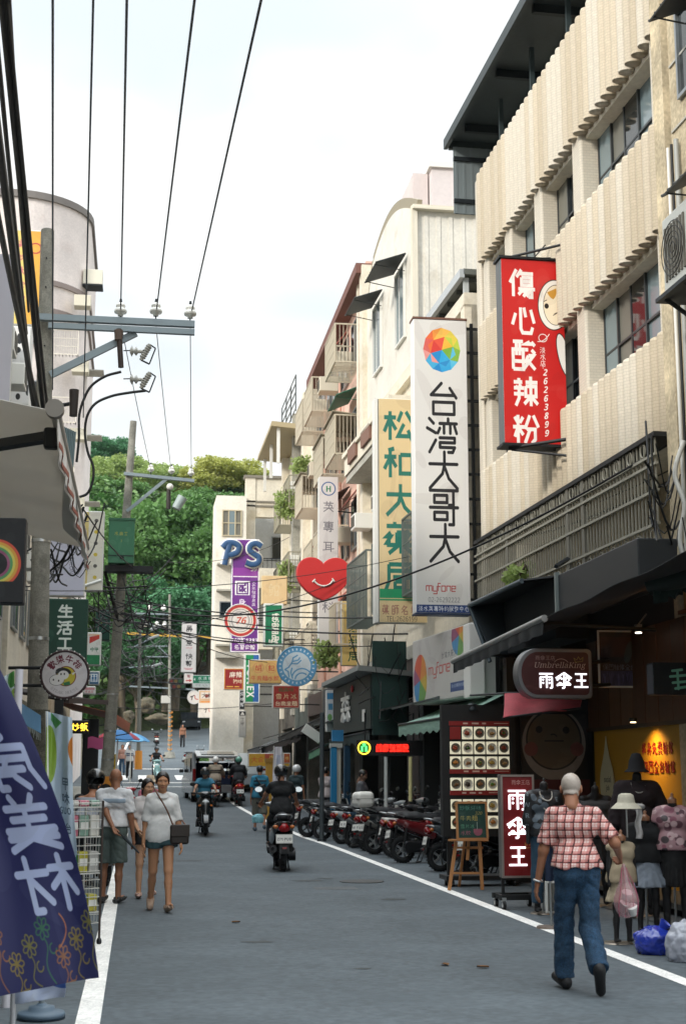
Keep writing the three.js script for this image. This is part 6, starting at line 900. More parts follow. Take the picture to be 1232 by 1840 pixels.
// foreground banners
function banner(label,corners,face,o={}){const [a,b,c,d]=corners,s=thing(o.name||'banner_flag',label,'banner');mesh('cloth',sheet((u,v)=>{const p=d.clone().lerp(c,u).lerp(a.clone().lerp(b,u),v),w=o.wave ?? 0.05;p.z+=w*Math.sin(u*6+v*3.2)+w*0.5*Math.sin(u*13 - v*4);p.x+=w*0.2*Math.sin(v*8)+(o.bulge||0)*4*v*(1 - v)*u;return p;},30,40,0.003),face,s);return s;}
{
const d=8.6,f=print(512,1024,'#1c1f52',(x,w,h)=>{
x.save();x.translate(w,0);x.scale(-1,1); // seen from the back, so the writing runs mirrored
write(x,'房美材',20,420,142,0.135,{color:'#a9b4d6',wide:1.5,step:1.03});
x.restore();
const r=rng(8);for (let i=0;i<9;i++){const X=40+i*58,Y=960 - (i % 3)*36,c=['#6f6a3a','#2f6048','#84543a','#7d6c36'][i % 4];x.strokeStyle=c;x.fillStyle=c;x.lineWidth=4;for (let k=0;k<7;k++){const A=k/7*TAU;x.beginPath();x.ellipse(X+Math.cos(A)*16,Y+Math.sin(A)*16,11,7,A,0,TAU);x.stroke();} x.beginPath();x.arc(X,Y,5,0,TAU);x.fill();x.beginPath();x.moveTo(X,Y+24);x.bezierCurveTo(X+30,Y+60,X - 40,Y+70,X+r()*40,1020);x.stroke();x.beginPath();x.arc(X+26,Y+50,12,0,Math.PI*1.5);x.stroke();}
x.strokeStyle='#a8643c';x.beginPath();x.moveTo(380,940);x.quadraticCurveTo(440,900,400,860);x.stroke();
});
const c=[at(-150,1080,d),at(-55,1130,d),at(180,1757,d),at(-60,1808,d)];const B=banner('dark purple banner flag with mirrored pale characters in the left foreground',[at(-260,1010,d),at(-112,1010,d),at(178,1757,d),at(-60,1800,d)],f,{wave:0.025,bulge:0.16});void c;gb().bar(at(-176,1000,d),at(-46,1800,d),0.012).build('pole',whiteP,B);
const wb=banner('white and blue lower banner peeking out below the purple one',[at(22,1740,9.3),at(122,1730,9.3),at(116,1792,9.3),at(24,1804,9.3)],print(256,160,'#a9b4cc',(x)=>{x.fillStyle='#33549a';x.beginPath();x.arc(250,20,96,0,TAU);x.fill();x.strokeStyle='#7d9a94';x.lineWidth=4;x.beginPath();x.arc(120,10,36,0,TAU);x.stroke();}),{wave:0.02});{const p=at(26,1760,9.3);gb().bar([p.x,0.0,p.z],[p.x,1.7,p.z],0.017).build('pole',mat('#b9b9bc',0.5),wb);}
const q=at(75,1815,10.1),ds=thing('flag_weight','round grey blue weighted banner base on the asphalt','banner base',[q.x,0,-10.1]);gb().lathe([[0.001,0.1],[0.03,0.1],[0.04,0.085],[0.085,0.08],[0.09,0.055],[0.15,0.045],[0.158,0.03],[0.158,0.004],[0.001,0.004]],32).build('weight',mat('#4f6272',0.5),ds);gb().cyl(0.02,0.02,0.16,0,0.17,0).build('socket',mat('#7f8a90',0.4,{metalness:0.4}),ds);
const wp=thing('white_tube','white plastic tube of the flag at the left edge','pole',at(32,1290,10.6));gb().cyl(0.028,0.028,2.4,0,-0.85,0).build('tube',mat('#c9c6cc',0.4),wp);const gf=banner('narrow white flag with green leaf shapes beside the white tube',[at(8,1215,10.65),at(26,1205,10.65),at(26,1370,10.65),at(4,1370,10.65)],print(64,256,'#b8c4c8',(x)=>{x.fillStyle='#3f7a34';x.beginPath();x.arc(50,20,26,0,TAU);x.fill();x.fillStyle='#7a9a3a';x.beginPath();x.ellipse(60,120,24,70,0,0,TAU);x.fill();}),{wave:0.01});void gf;
const s2=banner('pale blue white banner with green and orange shapes beside the wire rack',[at(82,1278,12.6),at(128,1290,12.6),at(142,1640,12.6),at(88,1640,12.6)],print(256,1024,'#a9bac8',(x,w)=>{x.fillStyle='#3c7a3c';x.beginPath();x.moveTo(40,0);x.lineTo(150,40);x.lineTo(90,80);x.lineTo(40,40);x.fill();x.fillStyle='#7c9a34';x.beginPath();x.ellipse(30,220,70,150,0,0,TAU);x.fill();x.fillStyle='#b06a24';x.beginPath();x.moveTo(256,100);x.quadraticCurveTo(170,160,256,260);x.fill();x.fillStyle='#2f7a3c';x.beginPath();x.moveTo(256,470+250);x.quadraticCurveTo(150,820,256,980);x.fill();write(x,'甲味',150,320,70,0.11,{color:'#33485a'});label(x,'GUO',176,500,50,'#33485a');write(x,'台',160,560,60,0.1,{color:'#33485a'});}),{wave:0.045});{const p=at(84,1278,12.6),e=at(92,1700,12.6);gb().bar(p,[e.x,0.02,e.z],0.012).build('pole',whiteP,s2);}
}
{ // wire display rack with packets
const d=14.6,p=at(160,1700,d),s=thing('wire_rack','white wire display rack with packets standing on the left white line','rack',[p.x - 0.14,0,-d+0.3],0.5),wm=mat('#c9c8c2',0.35,{metalness:0.3}),W=0.36,D=0.36,H=1.34;
const g=gb();for (let i=0;i<=6;i++){g.bar([-W/2+i*W/6,0.2,D/2],[-W/2+i*W/6,H,D/2],0.003,4);g.bar([W/2,0.2,-D/2+i*D/6],[W/2,H,-D/2+i*D/6],0.003,4);} for (let k=0;k<15;k++){const y=0.2+k*0.08;g.bar([-W/2,y,D/2],[W/2,y,D/2],0.004,4).bar([W/2,y,-D/2],[W/2,y,D/2],0.004,4);} tag(g.build('wire_grid',wm,s),null,null,null,'stuff');
for (const [x,z] of [[-1,1],[1,1],[1,-1],[-1,-1]])gb().bar([x*W/2,0.03,z*D/2],[x*W/2,H,z*D/2],0.012).build('post',z>0&&x>0?mat('#3a2f2a',0.5):wm,s);for (const y of [0.3,0.66,1.0,1.28])gb().box(W,0.012,D,0,y,0).build('shelf',wm,s);
for (const [x,z] of [[-1,1],[1,1],[1,-1],[-1,-1]])gb().cyl(0.03,0.03,0.025,x*W/2,0.03,z*D/2,0,0,Math.PI/2).build('caster',black,s);
const cols=['#6f9ab0','#b0a83a','#a9a7a2','#b86a7a','#7a9a8a','#d0ccc2','#4f7a9a'];const M=new THREE.Matrix4().makeRotationY(0.5).setPosition(s.position);let n=0;
for (const [y,hh] of [[0.666,0.2],[1.006,0.2],[0.306,0.16],[1.286,0.06]])for (let k=0;k<3;k++){const q=new THREE.Vector3(-0.11+k*0.11,y+hh/2,0.08).applyMatrix4(M),o=thing('packet',[['pale blue packet','yellow packet','grey packet'],['pink packet','pale green packet','white packet'],['blue packet','second pale blue packet','second yellow packet'],['flat grey packet','flat pink packet','flat pale green packet']][n/3 | 0][k]+' on the '+['second','third','lowest','topmost'][n/3 | 0]+' shelf of the wire rack','packet',q,0.5,'packets on the wire rack');gb().rbox(0.1,hh,0.16,0.015).build('pouch',mat(cols[n % 7],0.4),o);gb().box(0.08,hh*0.35,0.004,0,0,0.081).build('label',whiteP,o);n++;}
}
{ // left arcade stall things
const px=(n,l,c,p,f)=>{const o=thing(n,l,c,p);f(o);return o;};
const parasol=(px0,py,d,r,cols,l)=>{const p=at(px0,py,d),o=thing('parasol',l,'parasol',[p.x,0,-d]),hgt=p.y;for (let i=0;i<8;i++){const a0=i/8*TAU,a1=(i+1)/8*TAU;const g=sheet((u,v)=>{const a=lerp(a0,a1,u),rr0=r*v,sag=0.04*Math.sin(Math.PI*u)*v;return [Math.cos(a)*rr0,hgt+0.02 - v*v*r*0.42 - sag,Math.sin(a)*rr0];},4,6,0.006);mesh('panel',g,mat(cols[i % cols.length],0.75),o);} gb().bar([0,gh(-d),0],[0,hgt+0.1,0],0.025).build('pole',whiteP,o);};
parasol(212,1312,62,0.95,['#8a2438','#2f6aa0','#2f6aa0','#a83040'],'red and blue street parasol beside the leaning pole foot');
parasol(236,1318,70,0.9,['#3f7fae','#5a93b8'],'plain light blue parasol farther along the left kerb');
{const t=thing('blue_tarp','blue tarpaulin awning in front of the concrete pole at head height','awning'),a=at(36,1262,20.5),b=at(74,1286,20.5),c=at(74,1318,20),e=at(38,1298,20);mesh('canvas',sheet((u,v)=>{const p=a.clone().lerp(b,u).lerp(e.clone().lerp(c,u),v);p.z+=0.03*Math.sin(u*8);return p;},14,6,0.006),mat('#3b6a8c',0.7),t);const f=gb(),r=rng(5);for (let i=0;i<20;i++){const p=e.clone().lerp(c,i/20);f.bar(p,[p.x+0.02*(r()- 0.5),p.y - 0.05 - 0.06*r(),p.z],0.006,4);} f.build('fringe',mat('#9aa09c',0.8),t);}
{const t=thing('orange_awning','orange brown ribbed awning over the stalls past the leaning pole','awning'),a=at(206,1282,47),b=at(234,1300,56),c=at(232,1318,56),e=at(203,1300,47);mesh('canvas',sheet((u,v)=>{const p=a.clone().lerp(b,u).lerp(e.clone().lerp(c,u),v);p.y+=0.02*Math.sin(u*40);return p;},40,4,0.012),mat('#9a4a24',0.7),t);gb().bar(e,c,0.03).bar(e,[e.x - 1.2,e.y - 0.2,e.z],0.02).bar(c,[c.x - 1.2,c.y - 0.2,c.z],0.02).build('bar',dkMetal,t);mesh('roof_part',sheet((u,v)=>{const p=a.clone().lerp(b,u);p.x-=v*2.2;p.y+=0.5*v;return p;},20,2,0.02),mat('#7f4427',0.8),t);}
{const s=boxSign('yellow vertical notice with black characters tied to a red white barrier',199,1354,209,1392,38,print(64,200,'#c2a31e',(x)=>{vtext(x,'中甲',12,20,42,80,0.13,'#33240e');}),{arms:false,th:0.03});void s;const o=thing('barrier','red and white striped barrier at the foot of the leaning pole','barrier',[at(212,1450,40).x,0,-40]);gb().box(0.3,0.8,0.04,0,0.6,0,0,0,0.1).build('panel',mat('#b02a30',0.5),o);gb().box(0.07,0.82,0.045,0.06,0.6,0.001,0,0,0.5).box(0.07,0.6,0.045,-0.12,0.6,0.001,0,0,0.5).build('stripe',whiteP,o);gb().box(0.4,0.06,0.3,0,0.03,0).box(0.05,0.3,0.05,0,0.15,0).build('foot',black,o);}
px('stall_canopy','dark stall roof with black posts under the steak house sign','stall',[0,0,0],(o)=>{const a=at(118,1258,24),b=at(190,1262,33);mesh('roof',sheet((u,v)=>{const p=a.clone().lerp(b,u);p.x-=v*1.6;p.y+=0.25*v;return p;},10,4,0.05),mat('#241c1a',0.8),o);gb().beam(a,b,0.12,0.1).build('edge_beam',mat('#3a2b28',0.7),o);gb().box(0.35,a.y,0.35,b.x - 0.3,a.y/2,b.z+0.2).build('post',black,o);gb().box(0.14,a.y,0.14,a.x - 0.1,a.y/2,a.z).build('post',black,o);const bn=at(172,1325,29);gb().add(sheet((u,v)=>[bn.x - 0.15+u*0.3,bn.y - v*0.22+0.02*Math.sin(u*6),bn.z],6,4,0.005)).build('pink_cloth',mat('#b04a78',0.7),o);});
px('crate_stack','pale boxes and bundles piled inside the dark stall on the left','boxes',[at(148,1440,26).x - 0.3,0,-26],(o)=>{const r=rng(31);for (let i=0;i<9;i++)gb().rbox(0.35+r()*0.2,0.22,0.3,0.02,(i % 3)*0.3 - 0.4,0.5+Math.floor(i/3)*0.25,r()*0.2,0,r()).build('box',mat(['#7d7a72','#5f7a4f','#8a6a5c','#9a9890'][i % 4],0.7),o);gb().box(1.3,0.4,0.6,-0.1,0.2,0).build('table',mat('#4f4a42',0.7),o);});
}
{ // far hedge and bits by the white house
const hedge=(px0,py,d,sx,sy,leaf,label,seed)=>{const p=at(px0,py,d),o=thing('bush',label,'bush',[p.x,gh(-d),-d]);const r=rng(seed),gs=[];for (let i=0;i<160;i++){const a=r()*TAU,e=Math.acos(r()),k=0.7+0.35*r();gs.push(clumps[i % 3].clone().applyMatrix4(M4(Math.sin(e)*Math.cos(a)*sx*k,Math.cos(e)*sy*k+0.2,Math.sin(e)*Math.sin(a)*sx*k,r(),r()*6,r(),0.26)));} mesh('foliage',mergeGeometries(gs),LEAF[leaf],o);gb().cyl(0.3,0.25,0.4,0,0.2,0).build('pot',mat('#7a6a5c',0.8),o);};
hedge(373,1330,78,0.55,0.9,'mid','round clipped green bush behind the van roof',3);hedge(385,1338,74,0.7,0.55,'light','yellow green low bush right behind the silver car',7);
const w=thing('garden_wall','grey concrete wall of the plot by the white house','wall',[at(385,1400,70).x,gh(-70),-70]);gb().box(5,2.6,0.3,2.6,1.3,0).build('wall',greyWall,w,1);gb().box(5.1,0.1,0.4,2.6,2.65,0).build('coping',concrete,w,1);
const yb=boxSign('yellow and red stall sign low at the far arcade',446,1353,521,1378,47,print(384,128,'#c99a2c',(x,W)=>{x.fillStyle='#b04a34';x.fillRect(150,0,W,70);write(x,'水甲好味',190,8,50,0.12,{color:'#d9c060',dir:'h',step:1.05});write(x,'大會',20,30,60,0.12,{color:'#c9632c',dir:'h',step:1.05});}),{arms:false});void yb;
const ob=boxSign('small orange square sign behind the white banner',509,1353,522,1372,46,print(64,96,'#b5582c',(x)=>{write(x,'味',12,26,40,0.12,{color:'#d9b060'});}),{arms:false,th:0.05});void ob;
const bn=banner('tall tapered white banner flag with small blue lettering by the arcade',[at(492,1342,41.5),at(506,1342,41.5),at(519,1440,41.5),at(488,1440,41.5)],print(128,384,'#cfccd2',(x)=>{x.fillStyle='#b9bfd0';x.fillRect(40,60,50,70);label(x,'SHIRT',66,210,34,'#6f7488','');}),{wave:0.04});{const p=at(492,1340,41.5);gb().bar([p.x,0,p.z],p,0.015).build('pole',whiteP,bn);}
const yc=thing('yellow_column','yellow painted column at the edge of the far stalls','column',[at(486,1440,44).x,0,-44]);gb().box(0.3,1.9,0.3,0,0.95,0).build('shaft',mat('#b58a34',0.6),yc);gb().box(0.36,0.12,0.36,0,1.95,0).build('cap',mat('#9a7430',0.6),yc);
}
// ---------- smooth bodies: a distance field on a grid, meshed by surface nets ----------
const dCap=(x,y,z,c)=>{const bx=c[3] - c[0],by=c[4] - c[1],bz=c[5] - c[2],px=x - c[0],py=y - c[1],pz=z - c[2],h=clamp((px*bx+py*by+pz*bz)/(bx*bx+by*by+bz*bz+1e-9),0,1),a=px - bx*h,b=py - by*h,d=pz - bz*h;return Math.sqrt(a*a+b*b+d*d)- (c[6]+(c[7] - c[6])*h);};
const dEll=(x,y,z,e)=>{const a=(x - e[0])/e[3],b=(y - e[1])/e[4],c=(z - e[2])/e[5],k0=Math.sqrt(a*a+b*b+c*c),k1=Math.sqrt((a/e[3])** 2+(b/e[4])** 2+(c/e[5])** 2);return k1<1e-9?-Math.min(e[3],e[4],e[5]):k0*(k0 - 1)/k1;};
const dBox=(x,y,z,b)=>{const px=Math.abs(x - b[0])- b[3]+b[6],py=Math.abs(y - b[1])- b[4]+b[6],pz=Math.abs(z - b[2])- b[5]+b[6],a=Math.max(px,0),c=Math.max(py,0),d=Math.max(pz,0);return Math.sqrt(a*a+c*c+d*d)+Math.min(Math.max(px,py,pz),0)- b[6];};
const smin=(a,b,k)=>{const h=Math.max(k - Math.abs(a - b),0)/k;return Math.min(a,b)- h*h*k*0.25;};
const smax=(a,b,k)=>-smin(-a,-b,k);
function nets(f,lo,hi,c){
const n=[0,1,2].map((i)=>Math.ceil((hi[i] - lo[i])/c)+2),[nx,ny,nz]=n,val=new Float32Array(nx*ny*nz),B=6;
const X=(i)=>lo[0]+(i - 0.5)*c,Y=(j)=>lo[1]+(j - 0.5)*c,Z=(k)=>lo[2]+(k - 0.5)*c;
for (let k0=0;k0<nz;k0+=B)for (let j0=0;j0<ny;j0+=B)for (let i0=0;i0<nx;i0+=B){
const m=f(X(i0+B/2 - 0.5),Y(j0+B/2 - 0.5),Z(k0+B/2 - 0.5)),skip=Math.abs(m)>B*c*1.0+0.012;
for (let k=k0;k<Math.min(nz,k0+B);k++)for (let j=j0;j<Math.min(ny,j0+B);j++)for (let i=i0;i<Math.min(nx,i0+B);i++)val[(k*ny+j)*nx+i]=skip?m:f(X(i),Y(j),Z(k));
}
const id=new Int32Array(nx*ny*nz).fill(-1),pos=[],idx=[],at3=(i,j,k)=>val[(k*ny+j)*nx+i];
for (let k=0;k<nz - 1;k++)for (let j=0;j<ny - 1;j++)for (let i=0;i<nx - 1;i++){
let m=0;for (let q=0;q<8;q++)if (at3(i+(q & 1),j+((q >> 1)& 1),k+(q >> 2))<0)m |= 1 << q;
if (m===0||m===255)continue;
let sx=0,sy=0,sz=0,t=0;
for (let a=0;a<8;a++)for (const ax of [1,2,4]){const b=a | ax;if (b===a)continue;if (((m >> a)& 1)===((m >> b)& 1))continue;const va=at3(i+(a & 1),j+((a >> 1)& 1),k+(a >> 2)),vb=at3(i+(b & 1),j+((b >> 1)& 1),k+(b >> 2)),s=va/(va - vb);sx+=(a & 1)+(ax===1?s:0);sy+=((a >> 1)& 1)+(ax===2?s:0);sz+=(a >> 2)+(ax===4?s:0);t++;}
id[(k*ny+j)*nx+i]=pos.length/3;pos.push(X(i+sx/t),Y(j+sy/t),Z(k+sz/t));
}
const I=(i,j,k)=>id[(k*ny+j)*nx+i],quad=(a,b,c2,d,fl)=>{if (a<0||b<0||c2<0||d<0)return;fl?idx.push(a,c2,b,a,d,c2):idx.push(a,b,c2,a,c2,d);};
for (let k=1;k<nz - 1;k++)for (let j=1;j<ny - 1;j++)for (let i=1;i<nx - 1;i++){
const v=at3(i,j,k)<0;
if (v !== (at3(i+1,j,k)<0))quad(I(i,j - 1,k - 1),I(i,j,k - 1),I(i,j,k),I(i,j - 1,k),!v);
if (v !== (at3(i,j+1,k)<0))quad(I(i - 1,j,k - 1),I(i - 1,j,k),I(i,j,k),I(i,j,k - 1),!v);
if (v !== (at3(i,j,k+1)<0))quad(I(i - 1,j - 1,k),I(i,j - 1,k),I(i,j,k),I(i - 1,j,k),!v);
}
const g=new THREE.BufferGeometry();g.setAttribute('position',new THREE.Float32BufferAttribute(pos,3));g.setIndex(idx);g.computeVertexNormals();return ready(g);
}
// ---------- scooters: local +z is forward, +y up, wheels on y = 0 ----------
const rubber=mat('#17181a',0.85),rimM=mat('#4a4d50',0.35,{metalness:0.7}),rimS=mat('#a9abac',0.3,{metalness:0.8}),plastB=mat('#1a1c1e',0.5),seatM=mat('#17171a',0.6),mirrorM=mat('#c4ccd0',0.06,{metalness:1}),redL=mat('#7a0f14',0.15),oranL=mat('#b5652a',0.2),headL=mat('#c9ced0',0.12),exhM=mat('#2b2c2e',0.35,{metalness:0.6});
const paintM=(hex,r=0.22)=>mat(hex,r,{clearcoat:0.8,clearcoatRoughness:0.08});
const SC=(()=>{
const G={};
G.tyre=gb().torus(0.185,0.052,0,0,0,0,Math.PI/2,0,12,32).geo();{const g=gb();for (let i=0;i<28;i++){const a=i/28*TAU;g.box(0.07,0.012,0.02,0,Math.sin(a)*0.236,Math.cos(a)*0.236,-a);} G.tread=g.geo();}
{const g=gb();g.torus(0.145,0.018,0,0,0,0,Math.PI/2,0,8,28);for (let i=0;i<5;i++){const a=i/5*TAU;g.beam([0,0,0],[0,Math.sin(a)*0.145,Math.cos(a)*0.145],0.04,0.03);} g.cyl(0.04,0.04,0.1,0,0,0,0,0,Math.PI/2,14);G.rim=g.geo();}
// rear body: side cowls from the seat base to the tail
G.body=nets((x,y,z)=>{
const ax=Math.abs(x);let d=dCap(ax,y,z,[0.09,0.6,-0.1,0.07,0.72,-0.72,0.095,0.05]);d=smin(d,dCap(ax,y,z,[0.1,0.47,-0.05,0.1,0.62,-0.5,0.085,0.06]),0.08);d=smin(d,dCap(ax,y,z,[0.05,0.68,-0.55,0.02,0.77,-0.82,0.07,0.028]),0.06);
d=smax(d,-(dCap(ax,y,z,[0.24,0.52,-0.3,0.24,0.66,-0.75,0.055,0.06])),0.04);return smax(d,y - 0.775,0.02);
},[-0.24,0.34,-0.9],[0.24,0.8,0.1],0.012);
G.seat=nets((x,y,z)=>{let d=dCap(x,y,z,[0,0.765,0.05,0,0.775,-0.3,0.09,0.11]);d=smin(d,dCap(x,y,z,[0,0.8,-0.34,0,0.83,-0.66,0.105,0.075]),0.05);d=smin(d,dCap(Math.abs(x),y,z,[0.06,0.76,-0.05,0.06,0.79,-0.5,0.06,0.06]),0.06);return smax(d,0.755+Math.max(0,-z - 0.3)*0.1 - y,0.015);},[-0.22,0.66,-0.8],[0.22,0.96,0.2],0.012);
G.shield=nets((x,y,z)=>{const bend=z - 0.5+(y - 0.55)*0.28+x*x*1.6;let d=Math.max(Math.abs(bend)- 0.022,Math.abs(x)- (0.19 - Math.abs(y - 0.66)*0.16),y - 0.98,0.3 - y);let nose=dCap(x,y,z,[0,0.5,0.6,0,0.86,0.47,0.085,0.07]);nose=smin(nose,dEll(x,y,z,[0,0.66,0.55,0.15,0.17,0.08]),0.06);return smin(d,nose,0.05);},[-0.26,0.24,0.25],[0.26,1.02,0.76],0.012);
G.inner=nets((x,y,z)=>dBox(x,y,z,[0,0.64,0.4 - (y - 0.6)*0.28,0.15,0.28,0.06,0.04]),[-0.22,0.3,0.2],[0.22,0.96,0.6],0.016);
G.floor=gb().rbox(0.3,0.07,0.5,0.025,0,0.3,0.2).rbox(0.26,0.12,0.5,0.03,0,0.24,0.12).geo();
G.fender=nets((x,y,z)=>{const r=Math.hypot(y - 0.24,z - 0.68);return Math.max(Math.abs(r - 0.275)- 0.012,Math.abs(x)- 0.07+0.5*x*x,0.2 - y+(z - 0.68)*0.35);},[-0.1,0.1,0.36],[0.1,0.56,1.0],0.012);
G.fork=gb().bar([-0.085,0.24,0.68],[-0.08,0.55,0.58],0.022).bar([0.085,0.24,0.68],[0.08,0.55,0.58],0.022).bar([-0.1,0.24,0.68],[0.1,0.24,0.68],0.014).bar([0,0.5,0.59],[0,0.98,0.43],0.03).geo();
G.barcover=nets((x,y,z)=>{let d=dEll(x,y,z,[0,1.0,0.45,0.16,0.075,0.1]);d=smin(d,dCap(Math.abs(x),y,z,[0.05,1.0,0.42,0.2,1.02,0.38,0.05,0.025]),0.05);return d;},[-0.26,0.9,0.3],[0.26,1.1,0.6],0.011);
G.bars=gb().bar([-0.34,1.03,0.33],[-0.12,1.01,0.41],0.016).bar([0.34,1.03,0.33],[0.12,1.01,0.41],0.016).geo();G.grip=gb().bar([0.24,1.022,0.366],[0.36,1.035,0.32],0.021,10).bar([0.21,1.03,0.42],[0.35,1.04,0.375],0.006,6).geo();
G.stem=gb().bar([0.2,1.02,0.4],[0.3,1.2,0.4],0.008,6).geo();G.mirrorShell=gb().add(new THREE.SphereGeometry(0.07,16,10),M4(0.33,1.25,0.4,0.15,0,0,[1,0.72,0.28])).geo();G.glass=gb().add(new THREE.CircleGeometry(0.06,18),M4(0.33,1.25,0.378,-0.15,Math.PI,0,[1,0.7,1])).geo();
G.headlight=nets((x,y,z)=>smax(dEll(x,y,z,[0,0.8,0.5,0.1,0.085,0.1]),0.535 - z,0.01),[-0.13,0.68,0.5],[0.13,0.92,0.66],0.01);
G.signal=gb().add(new THREE.SphereGeometry(0.05,12,8),M4(0.13,0.72,0.56,0,0.5,0,[1.2,0.55,0.5])).geo();
G.tail=nets((x,y,z)=>{let d=dEll(x,y,z,[0,0.68,-0.8,0.1,0.075,0.07]);return smax(d,Math.abs(x)- 0.02 - (0.76 - y)*0.75,0.012);},[-0.13,0.58,-0.92],[0.13,0.8,-0.7],0.009);
G.tailSig=gb().add(new THREE.SphereGeometry(0.045,12,8),M4(0.13,0.69,-0.77,0,0.4,0,[0.9,0.7,0.8])).geo();
G.plate=gb().box(0.26,0.14,0.006,0,0.51,-0.865,0.22).geo();{const u=G.plate.attributes.uv;void u;}
G.mud=gb().rbox(0.16,0.3,0.03,0.012,0,0.42,-0.83,0.25).rbox(0.1,0.1,0.04,0.012,0,0.34,-0.86,0.1).geo();G.refl=gb().box(0.07,0.03,0.012,0,0.37,-0.895,0.1).geo();
G.engine=gb().rbox(0.14,0.2,0.5,0.05,-0.12,0.28,-0.36).cyl(0.1,0.1,0.1,-0.15,0.26,-0.52,0,0,Math.PI/2,20).rbox(0.16,0.14,0.3,0.04,0,0.36,-0.2).cyl(0.09,0.09,0.08,0.1,0.3,-0.25,0,0,Math.PI/2,18).bar([-0.13,0.3,-0.6],[-0.13,0.6,-0.55],0.026).geo();
G.exhaust=gb().bar([0.16,0.29,-0.3],[0.18,0.36,-0.84],0.05,16,0.062).bar([0.1,0.2,0.0],[0.16,0.28,-0.32],0.018,8).rbox(0.03,0.1,0.3,0.012,0.235,0.35,-0.58,-0.13).cyl(0.025,0.025,0.05,0.183,0.37,-0.87,Math.PI/2 - 0.13).geo();
G.rail=gb().tube([[-0.11,0.8,-0.58],[-0.12,0.86,-0.76],[-0.06,0.875,-0.85],[0.06,0.875,-0.85],[0.12,0.86,-0.76],[0.11,0.8,-0.58]],0.013,30,8).geo();
G.standG=gb().bar([-0.12,0.02,-0.3],[-0.1,0.24,-0.2],0.012).bar([0.12,0.02,-0.3],[0.1,0.24,-0.2],0.012).bar([-0.14,0.02,-0.3],[0.14,0.02,-0.3],0.012).geo();
G.topbox=gb().rbox(0.4,0.3,0.36,0.09,0,1.04,-0.82,0,0,0,4).geo();G.topseam=gb().rbox(0.405,0.014,0.365,0.006,0,1.05,-0.82).geo();
return G;
})();
const plateM=print(128,72,'#d9d8d2',(x)=>{x.strokeStyle='#8f8f8c';x.lineWidth=3;x.strokeRect(4,4,120,64);x.fillStyle='#5b5e60';for (let i=0;i<6;i++)if (i !== 3)x.fillRect(14+i*17,26,10,26);}),plateRead=print(192,104,'#dad9d3',(x)=>{x.strokeStyle='#8f8f8c';x.lineWidth=3;x.strokeRect(5,5,182,94);label(x,'271·PUD',96,56,42,'#3c3f42');});
function scooter(label,pos,turn,o={}){
const s=thing('scooter',label,'scooter',pos,turn,o.group),p=paintM(o.paint||'#1c1e21'),p2=o.paint2?paintM(o.paint2):p,rm=o.silver?rimS:rimM;
for (const [n,z] of [['front_wheel',0.68],['rear_wheel',-0.6]]){const w=sub(s,n,[0,0.237,z]);mesh('tyre',mergeGeometries([SC.tyre,SC.tread]),rubber,w);mesh('rim',SC.rim,rm,w);}
mesh('fork',SC.fork,rimM,s);mesh('front_fender',SC.fender,p,s);mesh('leg_shield',SC.shield,p,s);mesh('inner_shield',SC.inner,plastB,s);mesh('floorboard',SC.floor,plastB,s);mesh('rear_body',SC.body,p2,s);mesh('seat',SC.seat,o.seat||seatM,s);
mesh('handlebar_cover',SC.barcover,o.silver?mat('#8f9496',0.3,{metalness:0.4}):p,s);mesh('handlebar',SC.bars,rimM,s);mesh('headlight',SC.headlight,headL,s);
for (const k of [1,-1]){const m=(n,g,mm)=>{const e=mesh(n,g,mm,s);e.scale.x=k;return e;};m('grip',SC.grip,rubber);if (!o.noMirror){const mi=sub(s,'mirror');mi.scale.x=k;mesh('stem',SC.stem,plastB,mi);mesh('shell',SC.mirrorShell,plastB,mi);mesh('glass',SC.glass,mirrorM,mi);} m('front_indicator',SC.signal,oranL);m('rear_indicator',SC.tailSig,oranL);}
mesh('tail_light',SC.tail,o.tail||redL,s);mesh('number_plate',SC.plate,o.plate||plateM,s);mesh('mudguard',SC.mud,plastB,s);mesh('reflector',SC.refl,redL,s);mesh('engine',SC.engine,exhM,s);mesh('exhaust',SC.exhaust,exhM,s);mesh('grab_rail',SC.rail,o.silver?rimS:rimM,s);mesh('stand',SC.standG,rimM,s);
if (o.box){const b=mesh('top_box',SC.topbox,mat(o.box,0.35),s);mesh('seam',SC.topseam,mat('#8f8d88',0.5),b);}
if (o.screen){gb().add(sheet((u,v)=>[(u - 0.5)*0.3*(1 - v*0.3),1.02+v*0.3,0.5 - v*0.1 - (u - 0.5)** 2*0.2],8,6,0.004)).build('windscreen',new THREE.MeshPhysicalMaterial({color:'#8a9498',roughness:0.1,transmission:0.7,thickness:0}),s);}
s.scale.setScalar(o.size||1);return s;
}
// helmets that lie on a seat or mirror
const helmetGeo=nets((x,y,z)=>{const d=dEll(x,y,z,[0,0,0,0.125,0.13,0.145]);let s=Math.max(d,-(d+0.022));s=Math.max(s,-0.085 - y);return smax(s,-dEll(x,y,z,[0,-0.06,0.15,0.1,0.07,0.12]),0.015);},[-0.15,-0.12,-0.17],[0.15,0.15,0.17],0.009);
